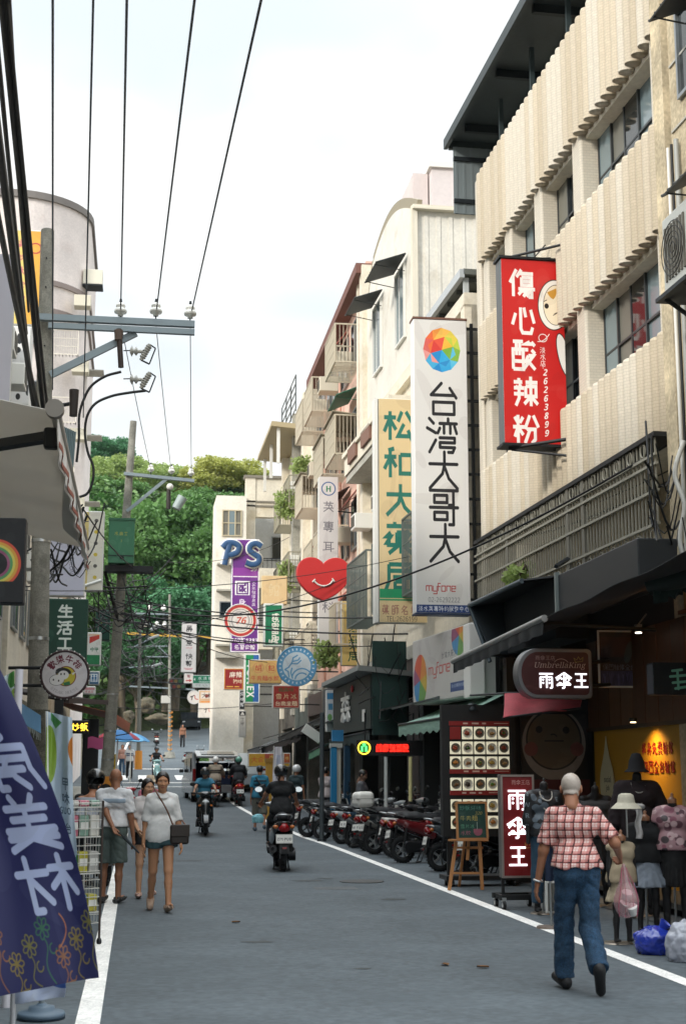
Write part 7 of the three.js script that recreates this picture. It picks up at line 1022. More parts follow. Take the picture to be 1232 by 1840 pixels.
// parked in a row, tails to the road
{
const grp='scooters parked in a row beside the arcade';
const rowS=[
[5.55,-23.6,1.71,{paint:'#3f4548',silver:1},'grey scooter with a chrome rail parked last behind the chalkboard easel'],
[5.95,-22.9,1.66,{paint:'#c9c9c6',paint2:'#8a1c24'},'white and red scooter half hidden by the menu board legs'],
[5.70,-21.9,1.77,{paint:'#8e9190',paint2:'#202224',silver:1},'silver and black scooter between easel and red rolling sign'],
[5.35,-25.9,1.68,{paint:'#1d1f22',paint2:'#5a1418',silver:1,tail:redL},'black scooter with a big knobbly rear wheel nearest the road'],
[5.45,-27.4,1.65,{paint:'#d9d7cf',paint2:'#d2d0c8',silver:1},'white scooter with the red tail light leaning next to the black one'],
[5.30,-28.7,1.77,{paint:'#222528',box:'#dad7d0',silver:1},'black scooter carrying a cream white top box'],
[5.25,-30.1,1.97,{paint:'#d8d5cb',paint2:'#d8d5cb',silver:1},'cream scooter with a long pale side panel in mid row'],
[5.20,-31.4,1.92,{paint:'#23272b',paint2:'#3a4d5c',silver:1},'black scooter with blue grey flank in mid row'],
[5.15,-32.9,1.91,{paint:'#cfcfcb',paint2:'#c6c8c8',silver:1},'silver white scooter near the grey post'],
[5.00,-34.6,1.70,{paint:'#202226',silver:1},'dark scooter just beyond the grey post'],
[4.85,-36.2,1.82,{paint:'#c9cbca',paint2:'#222426'},'pale scooter with black tail at the far end of the row'],
[6.3,-24.9,1.75,{paint:'#b9bab6',paint2:'#d0cec8'},'pale grey scooter in the second rank behind the black one'],[6.35,-28.1,1.8,{paint:'#20262c'},'navy scooter in the second rank behind the white one'],[6.2,-31.0,1.7,{paint:'#d2d0ca',screen:1},'white scooter with windscreen in the second rank'],[6.1,-33.2,1.9,{paint:'#4a1f22'},'maroon scooter in the second rank near the grey post'],
[6.15,-26.6,1.73,{paint:'#26292c',screen:1},'dark scooter with a clear windscreen in the second rank by the arcade'],
[6.25,-29.4,1.69,{paint:'#3a3f42'},'grey scooter deep in the second rank'],
];
for (const [x,z,t,o,l] of rowS){const e=scooter(l,[x,gh(z),z],t,{...o,group:grp});e.rotation.z=-0.03 - 0.09*R();e.rotation.y+=0.25*(R()- 0.5);e.scale.multiplyScalar(0.94+0.12*R());}
const hm=(l,p,c,t)=>{const o=thing('helmet',l,'helmet',p,t);mesh('shell',helmetGeo,mat(c,0.25,{clearcoat:0.6}),o);gb().tube([[-0.1,-0.06,0.04],[0,-0.15,0.06],[0.1,-0.06,0.04]],0.008,14,6).build('strap',plastB,o);};
hm('white open helmet resting on the black scooter by the easel side',[5.75,1.06,-25.6],'#cfcbc4',2.4);hm('grey white helmet beside the white one',[6.02,1.1,-25.2],'#9fa3a2',0.6);hm('white helmet lying low on the far parked scooters',[4.95,1.02,-36.2],'#d6d3cc',0.3);hm('glossy black helmet on a mirror at the left stall',[at(172,1398,20).x,at(172,1398,20).y,-20],'#101214',0.5);
const bag=thing('shopping_bag','pale cyan bag hanging on the rider scooter handle','bag',[2.0,0.78,-24.1]);mesh('pouch',bagGeo(0.11,0.1,0.07,4),mat('#6fa6b0',0.6),bag);
}
const ridden=scooter('black scooter with a readable white plate ridden away along the middle of the road',[2.42,0,-24.6],Math.PI - 0.02,{paint:'#15171a',plate:plateRead,tail:mat('#8f1218',0.12),silver:1,size:1.05});
const riddenB=scooter('dark scooter coming toward the camera ridden by the woman in blue',[1.72,0.05,-37.2],0.0,{paint:'#16191b',noMirror:0});
const riddenR1=scooter('red tailed scooter waiting left of the other red one behind the van',[2.72,gh(-51),-51],Math.PI - 0.05,{paint:'#a01a1c',paint2:'#b01c1e',tail:mat('#b01c1e',0.2)});
const riddenR2=scooter('red tailed scooter waiting beside the striped shirt man',[3.55,gh(-51),-51.4],Math.PI+0.02,{paint:'#a01a1c',paint2:'#b01c1e',tail:mat('#b01c1e',0.2)});
const riddenF=scooter('light blue scooter coming down through the crosswalk',[at(281,1385,70).x,gh(-70),-70],0.05,{paint:'#7fa9a8',paint2:'#5a8a9a'});
scooter('dark scooter parked alone on the rocky bank',[at(282,1310,108).x,gh(-108),-108],Math.PI,{paint:'#202326'});
scooter('dark scooter parked at the kerb by the round bush',[at(352,1345,86).x,gh(-86),-86],2.2,{paint:'#222528'});
scooter('red and white scooter parked beside the striped barrier on the left',[at(221,1430,41).x,gh(-41),-41],0.5,{paint:'#9a2a30',paint2:'#c9c6c2'});
scooter('black scooter parked inside the left stall behind the bald man',[at(168,1470,22).x,0,-22],0.3,{paint:'#1a1c1e'});
// ---------- van, cars ----------
function car(label,pos,turn,o){ // body from a side profile swept across; local +z forward
const s=thing(o.name||'car',label,o.cat||'car',pos,turn),p=paintM(o.paint,0.25),W=o.w||1.7,prof=o.prof,gl=new THREE.MeshPhysicalMaterial({color:'#1b2226',roughness:0.06,ior:1.6});
const sh=new THREE.Shape();prof.forEach(([a,b],i)=>i?sh.lineTo(a,b):sh.moveTo(a,b));gb().ext(sh,W - 0.16,0.08,new THREE.Matrix4().makeRotationY(-Math.PI/2).setPosition(W/2 - 0.08,0,0)).build('body',p,s);
for (const z of o.axles)for (const k of [-1,1]){const w=sub(s,'wheel',[k*(W/2 - 0.1),0.31,z]);gb().torus(0.235,0.08,0,0,0,0,Math.PI/2,0,10,26).cyl(0.2,0.2,0.16,0,0,0,0,0,Math.PI/2,22).build('tyre',rubber,w);const g=gb();for (let i=0;i<5;i++){const a=i/5*TAU;g.beam([k*0.09,0,0],[k*0.09,Math.sin(a)*0.18,Math.cos(a)*0.18],0.05,0.02);} g.torus(0.18,0.015,k*0.085,0,0,0,Math.PI/2,0,6,22).build('rim',rimS,w);}
for (const [a,b,c,d] of o.side)for (const k of [-1,1]){const x=k*(W/2+0.004);gb().add(sheet((u,v)=>{const t=[lerp(lerp(a[0],b[0],u),lerp(d[0],c[0],u),v),lerp(lerp(a[1],b[1],u),lerp(d[1],c[1],u),v)];return [x - k*Math.max(0,t[1] - 1.0)*0.02,t[1],t[0]];},2,2,0.012)).build('side_window',gl,s);}
for (const [z0,y0,z1,y1,n] of o.ends)gb().add(sheet((u,v)=>[(u - 0.5)*(W - 0.34),lerp(y0,y1,v),lerp(z0,z1,v)],2,2,0.014)).build(n,gl,s);
for (const k of [-1,1]){for (const [n,y,z,m] of o.lamps)gb().rbox(0.24,0.16,0.1,0.03,k*(W/2 - 0.22),y,z).build(n,m,s);gb().rbox(0.14,0.11,0.1,0.03,k*(W/2+0.12),1.02,o.mirror).build('wing_mirror',o.dark?plastB:p,s);}
return s;
}
{
const d=53,c=at(391,1420,d),y=gh(-d);
const v=thing('van','dark silver van with its tailgate lifted and open boot','van',[c.x - 0.2,y,-d - 2.2],Math.PI+0.06),pv=paintM('#8a8e90',0.25),W=1.7,gl=new THREE.MeshPhysicalMaterial({color:'#1b2226',roughness:0.06});
// shell built of sides, roof and floor so that the boot is open (local -z is the rear)
for (const k of [-1,1]){const sh=new THREE.Shape([[-2.0,0.35],[2.1,0.35],[2.15,0.85],[1.3,1.0],[0.7,1.72],[-1.85,1.78],[-2.02,1.0]].map((q)=>new THREE.Vector2(...q)));gb().ext(sh,0.08,0.03,new THREE.Matrix4().makeRotationY(-Math.PI/2).setPosition(k*0.78+0.04,0,0)).build('side_panel',pv,v);gb().box(0.02,0.5,1.3,k*0.875,1.36,-0.9).box(0.02,0.5,0.9,k*0.875,1.34,0.35).build('side_window',gl,v);for (const z of [1.3,-1.25]){const w=sub(v,'wheel',[k*0.74,0.3,z]);gb().torus(0.22,0.08,0,0,0,0,Math.PI/2,0,10,24).build('tyre',rubber,w);gb().cyl(0.17,0.17,0.15,0,0,0,0,0,Math.PI/2,20).build('rim',rimS,w);} gb().rbox(0.12,0.45,0.08,0.03,k*0.78,1.0,-2.03).build('tail_light',redL,v);gb().rbox(0.16,0.14,0.12,0.04,k*0.98,1.15,0.9).build('wing_mirror',plastB,v);}
gb().box(1.6,0.08,2.7,0,1.76,-0.6).build('roof',pv,v);gb().box(1.5,0.1,4.0,0,0.45,0).build('floor',plastB,v);gb().rbox(1.66,0.3,0.16,0.05,0,0.5,-2.05).build('rear_bumper',pv,v);gb().box(1.4,0.9,0.1,0,1.0,-0.2).build('seat_backs',mat('#1c2a4a',0.8),v);gb().box(1.5,0.7,0.1,0,0.7,2.0).box(1.5,0.5,0.06,0,1.3,1.0,0.7).build('front_end',pv,v);
{const t=sub(v,'tailgate',[0,1.8,-1.9]);t.rotation.x=-0.18;gb().rbox(1.56,0.09,1.15,0.03,0,0.03,-0.5).build('panel',pv,t);gb().box(1.2,0.02,0.6,0,0.085,-0.55).build('rear_window',gl,t);} gb().rbox(0.5,0.5,0.4,0.05,-0.35,0.75,-1.6).rbox(0.4,0.35,0.4,0.05,0.4,0.7,-1.5).build('cargo',mat('#2a3f6a',0.7),v);
const cc=at(410,1400,62);car('silver car parked ahead of the open van',[cc.x+0.5,gh(-62),-62.5],Math.PI+0.1,{paint:'#b4b9bb',w:1.7,prof:[[-2.1,0.35],[2.1,0.35],[2.1,0.8],[1.2,0.95],[0.5,1.46],[-1.1,1.5],[-2.0,1.0],[-2.15,0.7]],axles:[1.3,-1.3],side:[[[-1.2,1.0],[1.0,0.98],[0.45,1.38],[-1.0,1.4]]],ends:[[-2.02,1.0,-1.2,1.44,'rear_window'],[1.14,1.0,0.56,1.4,'windscreen']],lamps:[['tail_light',0.85,-2.12,redL],['headlight',0.72,2.14,headL]],mirror:0.8});
const tc=at(342,1306,127);car('dark car with bright grille parked in front of the tunnel mouth',[tc.x,gh(-127),-128.5],0.03,{paint:'#23282d',w:1.75,prof:[[-2.1,0.35],[2.1,0.35],[2.15,0.75],[1.1,0.98],[0.4,1.5],[-1.3,1.5],[-2.1,1.0]],axles:[1.3,-1.3],side:[[[-1.3,1.0],[0.95,1.0],[0.38,1.4],[-1.2,1.4]]],ends:[[1.06,1.02,0.44,1.46,'windscreen']],lamps:[['headlight',0.72,2.18,headL]],mirror:0.85,dark:1});
}
// ---------- people: local +z is the way they face, their left is +x ----------
const nrm=(v)=>{const l=Math.hypot(...v)||1;return v.map((c)=>c/l);},add3=(a,b,k=1)=>a.map((c,i)=>c+b[i]*k),sub3=(a,b)=>a.map((c,i)=>c - b[i]),dot3=(a,b)=>a[0]*b[0]+a[1]*b[1]+a[2]*b[2];
const cap=(a,b,ra,rb)=>[...a,...b,ra,rb];
function solid(list,k,cell,post,pad=0.05){ // list of capsules, or of functions with a bounding capsule in .c
const lo=[9,9,9],hi=[-9,-9,-9];for (const p of list){const c=p.c||p,r=Math.max(c[6],c[7])+pad;for (let i=0;i<3;i++){lo[i]=Math.min(lo[i],c[i] - r,c[i+3] - r);hi[i]=Math.max(hi[i],c[i]+r,c[i+3]+r);}}
return nets((x,y,z)=>{let d=9;for (const p of list){const e=p.c?p(x,y,z):dCap(x,y,z,p);d=smin(d,e,k);} return post?post(d,x,y,z):d;},lo,hi,cell);
}
const cutEnd=(c,end,dir)=>{const f=(x,y,z)=>smax(dCap(x,y,z,c),(x - end[0])*dir[0]+(y - end[1])*dir[1]+(z - end[2])*dir[2],0.006);f.c=c;return f;};
// head, about 0.23 m tall, chin to crown, centre at the eyes' height less a little
const headF=(x,y,z)=>{
const ax=Math.abs(x);let d=dEll(x,y,z,[0,0.03,-0.012,0.074,0.09,0.093]);d=smin(d,dEll(x,y,z,[0,-0.05,0.024,0.054,0.062,0.06]),0.05);d=smin(d,dEll(x,y,z,[0,-0.097,0.055,0.022,0.018,0.02]),0.03);d=smin(d,dCap(ax,y,z,[0.008,0.034,0.078,0.048,0.03,0.062,0.011,0.009]),0.02);d=smin(d,dEll(ax,y,z,[0.042,-0.02,0.055,0.022,0.02,0.02]),0.03);
d=smax(d,-dEll(ax,y,z,[0.031,0.01,0.094,0.017,0.011,0.013]),0.016);let n=dCap(x,y,z,[0,0.014,0.082,0,-0.026,0.103,0.007,0.011]);n=smin(n,dEll(ax,y,z,[0.013,-0.03,0.09,0.009,0.008,0.011]),0.01);d=smin(d,n,0.014);d=smin(d,dEll(x,y,z,[0,-0.057,0.083,0.02,0.006,0.007]),0.008);d=smin(d,dEll(x,y,z,[0,-0.067,0.08,0.016,0.007,0.007]),0.008);
d=smin(d,smax(dEll(ax,y,z,[0.08,-0.004,-0.012,0.012,0.033,0.021]),-dEll(ax,y,z,[0.09,0,-0.006,0.006,0.018,0.01]),0.006),0.01);return smin(d,dCap(x,y,z,[0,-0.05,-0.025,0,-0.16,-0.045,0.05,0.052]),0.03);
};
const HEAD=[0.0055,0.012].map((c)=>nets(headF,[-0.1,-0.19,-0.13],[0.1,0.14,0.13],c));
const skull=(x,y,z)=>dEll(x,y,z,[0,0.03,-0.012,0.074,0.09,0.093]);
const hairF={
short:(x,y,z)=>Math.max(skull(x,y,z)- 0.009 - 0.003*noise3(x*90,y*60,z*90),z*0.9 - y*0.55+0.0 - 0.03,-0.05 - y+Math.max(0,z)*0.9),fringe:(x,y,z)=>Math.max(skull(x,y,z)- 0.0025,Math.abs(y+0.035)- 0.03+0.02*noise3(x*60,y*60,z*60),z+0.012),
stubble:(x,y,z)=>Math.max(Math.min(skull(x,y,z),dCap(x,y,z,[0,-0.05,-0.03,0,-0.085,-0.04,0.056,0.05]))- 0.004 - 0.003*noise3(x*120,y*120,z*120),z*0.9 - y*0.5 - 0.02+0.016*noise3(x*40,y*40,z*40),-0.075 - y+0.02*noise3(x*50,3,z*50)),
long:(x,y,z)=>{let d=Math.max(skull(x,y,z)- 0.014 - 0.004*noise3(x*80,y*20,z*80),z*0.9 - y*0.7+0.03*(1 - Math.min(1,Math.abs(x)*16))- 0.02);d=smin(d,dCap(Math.abs(x),y,z,[0.055,0.0,-0.03,0.045,-0.14,-0.05,0.03,0.025]),0.03);return Math.max(smin(d,dCap(x,y,z,[0,0,-0.07,0,-0.2,-0.085,0.05,0.03]),0.03),z*0.9 - y*0.7 - 0.025);},
tied:(x,y,z)=>{let d=Math.max(skull(x,y,z)- 0.011 - 0.003*noise3(x*80,y*30,z*80),z*0.9 - y*0.75+0.02*(1 - Math.min(1,Math.abs(x)*18))- 0.018,-0.075 - y+Math.max(0,z)*2);return smin(d,dCap(x,y,z,[0.03,-0.04,-0.095,0.05,-0.13,-0.1,0.028,0.014]),0.02);},
};
const HAIR={};const hairGeo=(k,fine)=>HAIR[k+fine] ??= nets(hairF[k],[-0.12,-0.27,-0.16],[0.12,0.15,0.12],fine?0.006:0.013);
function handGeoOf(curl){
const P=[cap([0,0.015,0],[0,-0.03,0],0.024,0.022)];for (const z of [-0.024,-0.008,0.009,0.025])P.push(cap([0,-0.02,z*0.7],[0,-0.088,z],0.013,0.012));
[[0.027,0.07],[0.009,0.08],[-0.009,0.074],[-0.026,0.058]].forEach(([z,l],i)=>{const c=curl*(1+i*0.08),a=[0,-0.09,z],b=add3(a,[-Math.sin(c),-Math.cos(c),0],l*0.5),e=add3(b,[-Math.sin(c*2),-Math.cos(c*2),0],l*0.3),t=add3(e,[-Math.sin(c*2.7),-Math.cos(c*2.7),0],l*0.26);P.push(cap(a,b,0.0098,0.009),cap(b,e,0.009,0.0084),cap(e,t,0.0084,0.007));});
const t0=[-0.004,-0.025,0.022],t1=[-0.014,-0.055,0.046],t2=[-0.02 - curl*0.012,-0.088,0.05 - curl*0.012];P.push(cap(t0,t1,0.015,0.011),cap(t1,t2,0.011,0.008));
return solid(P,0.008,0.0042,null,0.012);
}
const HANDS=[handGeoOf(0.28),handGeoOf(0.85)];
const mirrorX=(g)=>{const m=g.clone();m.scale(-1,1,1);const i=m.index.array;for (let k=0;k<i.length;k+=3){const t=i[k+1];i[k+1]=i[k+2];i[k+2]=t;} return m;};
const HANDR=HANDS.map(mirrorX);
function ik(S,W,l1,l2,pole){const d=sub3(W,S),L=Math.min(Math.hypot(...d),(l1+l2)*0.998),u=nrm(d),a=(l1*l1 - l2*l2+L*L)/(2*L),h=Math.sqrt(Math.max(0,l1*l1 - a*a));let p=sub3(pole,u.map((c)=>c*dot3(pole,u)));p=nrm(p);const E=add3(add3(S,u,a),p,h);return {E,W:add3(S,u,L)};}
const weave=texOf(128,(x,y)=>0.9+0.1*tn(x,y,8,3,4)- 0.05*(((x*128 | 0)+(y*128 | 0))% 2));weave.repeat.set(3,3);
const fabrics={};const fabric=(hex,rough=0.85)=>fabrics[hex+rough] ??= new THREE.MeshPhysicalMaterial({color:hex,map:weave,roughness:rough,side:THREE.DoubleSide});
function person(o){
const H=o.h||1.65,s=H/1.7,lean=o.lean||0,cl=Math.cos(lean),sl=Math.sin(lean),w=o.w||1,cell=o.cell||0.022,t=thing(o.name||'person',o.label,o.cat||'person',o.pos,o.turn||0,o.group);
const skin=mat(o.skin||'#a87558',0.6,o.name?{}:{sheen:0.15});
const legs=[0,1].map((i)=>{const q={a:0,b:0.04,k:0.05,f:0,...(o.legs||[])[i]},sx=i?-1:1,th=0.245*H,sh=0.242*H,d1=nrm([sx*Math.sin(q.b),-Math.cos(q.a),Math.sin(q.a)]),a2=q.a - q.k,d2=nrm([sx*Math.sin(q.b)*0.3,-Math.cos(a2),Math.sin(a2)]),hip=[sx*0.085*s*(o.hipW||1),0,0],kn=add3(hip,d1,th),an=add3(kn,d2,sh),fa=q.f,toe=add3(an,[sx*(q.out ?? 0.12),-0.045*H/0.15*0 - Math.sin(fa),Math.cos(fa)],0.155*s);return {hip,kn,an,toe,d1,d2,fa,sx};});
const hipY=o.hipY ?? Math.max(...legs.map((l)=>-Math.min(l.an[1] - 0.075*s*(Math.cos(l.fa)),l.toe[1] - 0.055*s)));
for (const l of legs)for (const k of ['hip','kn','an','toe'])l[k]=[l[k][0],l[k][1]+hipY,l[k][2]];
const T=(x,y,z)=>[x,hipY+y*cl - z*sl,y*sl+z*cl],shW=(o.shW||0.165)*s*w;
const arms=[0,1].map((i)=>{const q={a:0,b:0.14,e:0.15,...(o.arms||[])[i]},sx=i?-1:1,S=T(sx*shW,0.272*H,0),l1=0.168*H,l2=0.148*H;let E,W;if (q.to)({E,W}=ik(S,q.to,l1,l2,q.pole||[sx*0.6,-0.6,-0.5]));else {E=add3(S,nrm([sx*Math.sin(q.b),-Math.cos(q.a),Math.sin(q.a)]),l1);W=add3(E,nrm([sx*(Math.sin(q.b)*0.6 - (q.in||0)),-Math.cos(q.a+q.e),Math.sin(q.a+q.e)]),l2);} return {S,E,W,d1:nrm(sub3(E,S)),d2:nrm(sub3(W,E)),sx,q};});
const torso=(e)=>[cap(T(-0.082*s*w,0.215*H,0.005),T(0.082*s*w,0.215*H,0.005),0.096*s*w+e,0.096*s*w+e),cap(T(-0.06*s*w,0.1*H,0.012*(o.belly||1)),T(0.06*s*w,0.1*H,0.012*(o.belly||1)),0.1*s*w+e,0.1*s*w+e),...[-1,1].map((k)=>cap(T(k*0.03,0.3*H,-0.008),T(k*shW*0.9,0.272*H,-0.008),0.046*s+e,0.044*s+e))],pelvis=(e)=>[cap(T(-0.07*s,0.01,-0.005),T(0.07*s,0.01,-0.005),0.094*s*w+e,0.094*s*w+e)];
const up=(a,e)=>cap(a.S,a.E,0.05*s*w+e,0.04*s+e),fore=(a,e)=>cap(a.E,a.W,0.038*s+e,0.026*s+e),thi=(l,e)=>cap(l.hip,l.kn,0.083*s*(o.legW||1)+e,0.054*s+e),shi=(l,e)=>cap(l.kn,l.an,0.05*s+e,0.036*s+e),calf=(l)=>{const c=add3(add3(l.kn,l.d2,0.085*H),[0,0,-0.014*s]);return cap(c,add3(c,l.d2,0.04),0.049*s,0.04*s);};
const neck=cap(T(0,0.28*H,-0.008),T(0,0.35*H,0.012),0.055*s,0.05*s),gs=[];
gs.push(solid([...torso(-0.012),...pelvis(-0.012),neck,...arms.flatMap((a)=>[up(a,0),fore(a,0)]),...legs.flatMap((l)=>[thi(l,0),shi(l,0),calf(l),cap(add3(l.an,[0,-0.02*s,-0.02*s]),l.toe,0.026*s,0.02*s)])],0.03*s,cell,null,0.03));
if (!o.noHands)for (const a of arms){const g=(a.sx>0?HANDS:HANDR)[a.q.grip?1:0].clone(),y=a.d2.map((c)=>-c),zf=a.q.thumb||[0,0.25,1],z=nrm(sub3(zf,y.map((c)=>c*dot3(zf,y)))),x=[y[1]*z[2] - y[2]*z[1],y[2]*z[0] - y[0]*z[2],y[0]*z[1] - y[1]*z[0]];const m=new THREE.Matrix4().makeBasis(V3(x),V3(y),V3(z));m.scale(new THREE.Vector3(s,s,s)).setPosition(...a.W);gs.push(g.applyMatrix4(m));}
const hd=o.head||{},hp=T(0,0.395*H,0.022),hm=M4(...hp,(hd.pitch||0)+lean*0.5,hd.yaw||0,hd.roll||0,s*(hd.size||1)),fine=cell<0.016;
if (!o.headless)gs.push(HEAD[fine?0:1].clone().applyMatrix4(hm));
mesh(o.headless?'body':'body',mergeGeometries(gs.map(ready)),skin,t);
const put=(n,g,m)=>{const e=mesh(n,g,m,t);e.applyMatrix4(hm);return e;};
if (!o.headless){
if (o.hair)put('hair',hairGeo(o.hair,fine?1:0),mat(o.hairC||'#14110f',0.45));
if (o.face){for (const k of [-1,1]){put('eye',gb().ball(0.009,k*0.031,0.011,0.0745,[1.35,0.5,0.8],12).geo(),mat('#9a8a7e',0.3));put('iris',gb().ball(0.0058,k*0.031,0.01,0.0795,[1,0.95,0.6],10).geo(),mat('#14100e',0.15));put('eyebrow',gb().tube([[k*0.016,0.031,0.085],[k*0.032,0.036,0.08],[k*0.047,0.03,0.066]],0.0022,10,5).geo(),mat('#1d1613',0.8));} put('lips',gb().tube([[-0.02,-0.061,0.082],[-0.008,-0.058,0.09],[0,-0.0605,0.091],[0.008,-0.058,0.09],[0.02,-0.061,0.082]],0.0042,14,6).geo(),mat('#8f4a40',0.5));}
if (o.helmet){put('helmet',helmetGeo.clone().translate(0,0.045,-0.012),mat(o.helmet,0.2,{clearcoat:0.6}));put('chin_strap',gb().tube([[-0.085,-0.02,0.01],[-0.05,-0.1,0.04],[0,-0.125,0.045],[0.05,-0.1,0.04],[0.085,-0.02,0.01]],0.006,20,5).geo(),plastB);if (o.visor)put('visor',gb().add(sheet((u,v)=>{const a=(u - 0.5)*2.2;return [Math.sin(a)*0.135,0.07 - v*0.1,Math.cos(a)*0.15 - 0.01];},14,4,0.003)).geo(),mat('#3a4043',0.08));}
if (o.hat)put('hat',gb().lathe(o.hat==='cap'?[[0.001,0.13],[0.05,0.122],[0.082,0.085],[0.09,0.035],[0.086,0.03]]:[[0.001,0.14],[0.07,0.13],[0.088,0.06],[0.092,0.04],[0.15,0.0],[0.152,0.004],[0.094,0.05]],24).geo(),fabric(o.hatC||'#d9d2c0'));
if (o.hat==='cap')put('peak',gb().add(sheet((u,v)=>{const a=(u - 0.5)*2;return [Math.sin(a)*(0.085+0.02*v),0.045 - v*0.012,Math.cos(a)*0.085+v*0.07];},10,4,0.004)).geo(),fabric(o.hatC));
}
const ridge=(n)=>(1 - Math.abs(2*n - 1))** 3,wrinkle=(A,f=1)=>(x,y,z)=>{const q=0.35*noise3(x*6,y*6,z*6);return A*(0.75*ridge(noise3(x*9*f+q*6+5,y*13*f+Math.abs(x)*9+(o.h||0)*9,z*9*f))+0.35*ridge(noise3(x*19*f+q*9,y*26*f,z*19*f+7))- 0.3);};
if (o.top){
const q={sleeve:0.7,hem:-0.02,off:0.014,...o.top},wr=wrinkle((q.wr ?? 0.02)*0.32,1.3),hemY=hipY+q.hem,neckY=hipY+(q.neck ?? 0.325)*H*cl;
const L=[...torso(q.off)];if (q.hem<0.06)L.push(...pelvis(q.off+0.03),cap(T(-0.055*s,0.075,0),T(0.055*s,0.075,0),0.1*s*w+q.off+0.022,0.1*s*w+q.off+0.022));if (q.sleeve>0)for (const a of arms){if (q.sleeve<=1){const end=add3(a.S,sub3(a.E,a.S),q.sleeve);L.push(cutEnd(cap(a.S,add3(end,a.d1,0.04),0.047*s*w+q.off*0.8,0.046*s+q.off*1.3),end,a.d1));} else {const end=add3(a.E,sub3(a.W,a.E),q.sleeve - 1);L.push(cap(a.S,a.E,0.058*s*w+q.off,0.05*s+q.off),cutEnd(cap(a.E,add3(end,a.d2,0.03),0.05*s+q.off,0.044*s+q.off),end,a.d2));}}
const g=solid(L,0.035*s,Math.min(cell,0.02),(d,x,y,z)=>{let v=d+wr(x,y,z);v=smax(v,hemY+(q.hemWave?0.012*Math.sin(x*40):0)- y,0.008);v=smax(v,y - neckY+Math.max(0,z)*0.35,0.008);return v;},0.05);
if (q.map&&q.fit){const p=g.attributes.position,u=g.attributes.uv;for (let i=0;i<p.count;i++)u.setXY(i,clamp(p.getX(i)/0.6+0.5,0.02,0.98),clamp((p.getY(i)- hemY)/(0.36*H),0.02,0.98));} else if (q.map){const p=g.attributes.position,u=g.attributes.uv;for (let i=0;i<p.count;i++)u.setXY(i,p.getX(i)+0.55*p.getZ(i),p.getY(i)- 0.25*Math.abs(p.getX(i))*0);} else uvM(g);
mesh(q.name||'shirt',g,q.map||fabric(q.c,q.rough),t);
if (q.collar){const c=T(0,0.312*H,0.005);const g2=gb();g2.add(sheet((u,v)=>{const a=-Math.PI+(u - 0.5)*5.6+Math.PI,r=(0.062+0.022*v)*s,dip=Math.cos(a)>0?Math.cos(a)*0.035:0;return [c[0]+Math.sin(a)*r,c[1]+0.02 - 0.045*v*s - dip,c[2]+Math.cos(a)*r+0.005];},30,5,0.004));g2.build('collar',q.map||fabric(q.c),t);}
if (q.buttons){const b=gb(),zf=(y)=>0.118*s*w+0.004;for (let i=0;i<6;i++){const P=T(0,(0.27 - i*0.055)*H,zf(i));b.ball(0.006,P[0],P[1],P[2],[1,1,0.4],8);} tag(b.build('buttons',whiteP,t),null,null,null,'stuff');}
if (q.stripes)for (const [y,c] of q.stripes){const band=solid([...torso(q.off+0.006)],0.035*s,Math.min(cell,0.02),(d,x,yy)=>Math.max(d,Math.abs(yy - hipY - y*H)- 0.028),0.04);mesh('stripe',band,fabric(c),t);}
}
if (o.bottom){
const q={to:1.9,off:0.014,waist:0.09,flare:0,...o.bottom},wr=wrinkle((q.wr ?? 0.022)*0.36,1.0),L=[...pelvis(q.off+0.004)],wy=hipY+q.waist;
L.push(cap(T(-0.055*s,0.07,0),T(0.055*s,0.07,0),0.1*s*w+q.off - 0.004,0.1*s*w+q.off - 0.004));
if (q.skirt){const end=hipY - q.skirt;const f=(x,y,z)=>{const k=(hipY+0.05 - y),r=0.13*s+k*(q.flare||0.25)+0.012*Math.sin(Math.atan2(x,z)*16)*Math.max(0,k*3);return Math.max((Math.hypot(x,z)- r)*0.8,end - y,y - hipY - 0.06);};f.c=cap([0,hipY,0],[0,end,0],0.3,0.32);L.push(f);}
else for (const l of legs){if (q.to<=1){const end=add3(l.hip,sub3(l.kn,l.hip),q.to);L.push(cutEnd(cap(l.hip,add3(end,l.d1,0.05),0.082*s*(o.legW||1)+q.off,(0.088 - 0.02*q.to)*s+q.off+q.flare),end,l.d1));} else {const end=add3(l.kn,sub3(l.an,l.kn),q.to - 1);L.push(cap(l.hip,l.kn,0.08*s*(o.legW||1)+q.off,0.064*s+q.off),cutEnd(cap(l.kn,add3(end,l.d2,0.03),0.064*s+q.off,0.056*s+q.off+q.flare),end,l.d2));}}
const g=solid(L,0.025*s,Math.min(cell,0.02),(d,x,y,z)=>smax(d+wr(x,y,z),y - wy,0.008),0.05);mesh(q.name||'trousers',uvM(g),q.m||fabric(q.c,q.rough),t);
if (q.belt)mesh('belt',solid([cap(T(-0.055*s,0.085,0),T(0.055*s,0.085,0),0.105*s*w+q.off,0.105*s*w+q.off)],0.02,Math.min(cell,0.014),(d,x,y)=>Math.max(d,Math.abs(y - wy+0.012)- 0.016),0.04),mat(q.belt,0.6),t);
if (q.pockets)for (const sx of [-1,1])mesh('back_pocket',uvM(solid([...pelvis(q.off+0.009),...legs.map((l)=>cap(l.hip,l.kn,0.08*s+q.off+0.006,0.06))],0.025*s,0.009,(d,x,y,z)=>Math.max(d+wr(x,y,z),Math.abs(x - sx*0.085)- 0.05,Math.abs(y - hipY+0.055+0.1*Math.abs(x - sx*0.085))- 0.06,z),0.05)),q.m,t);
}
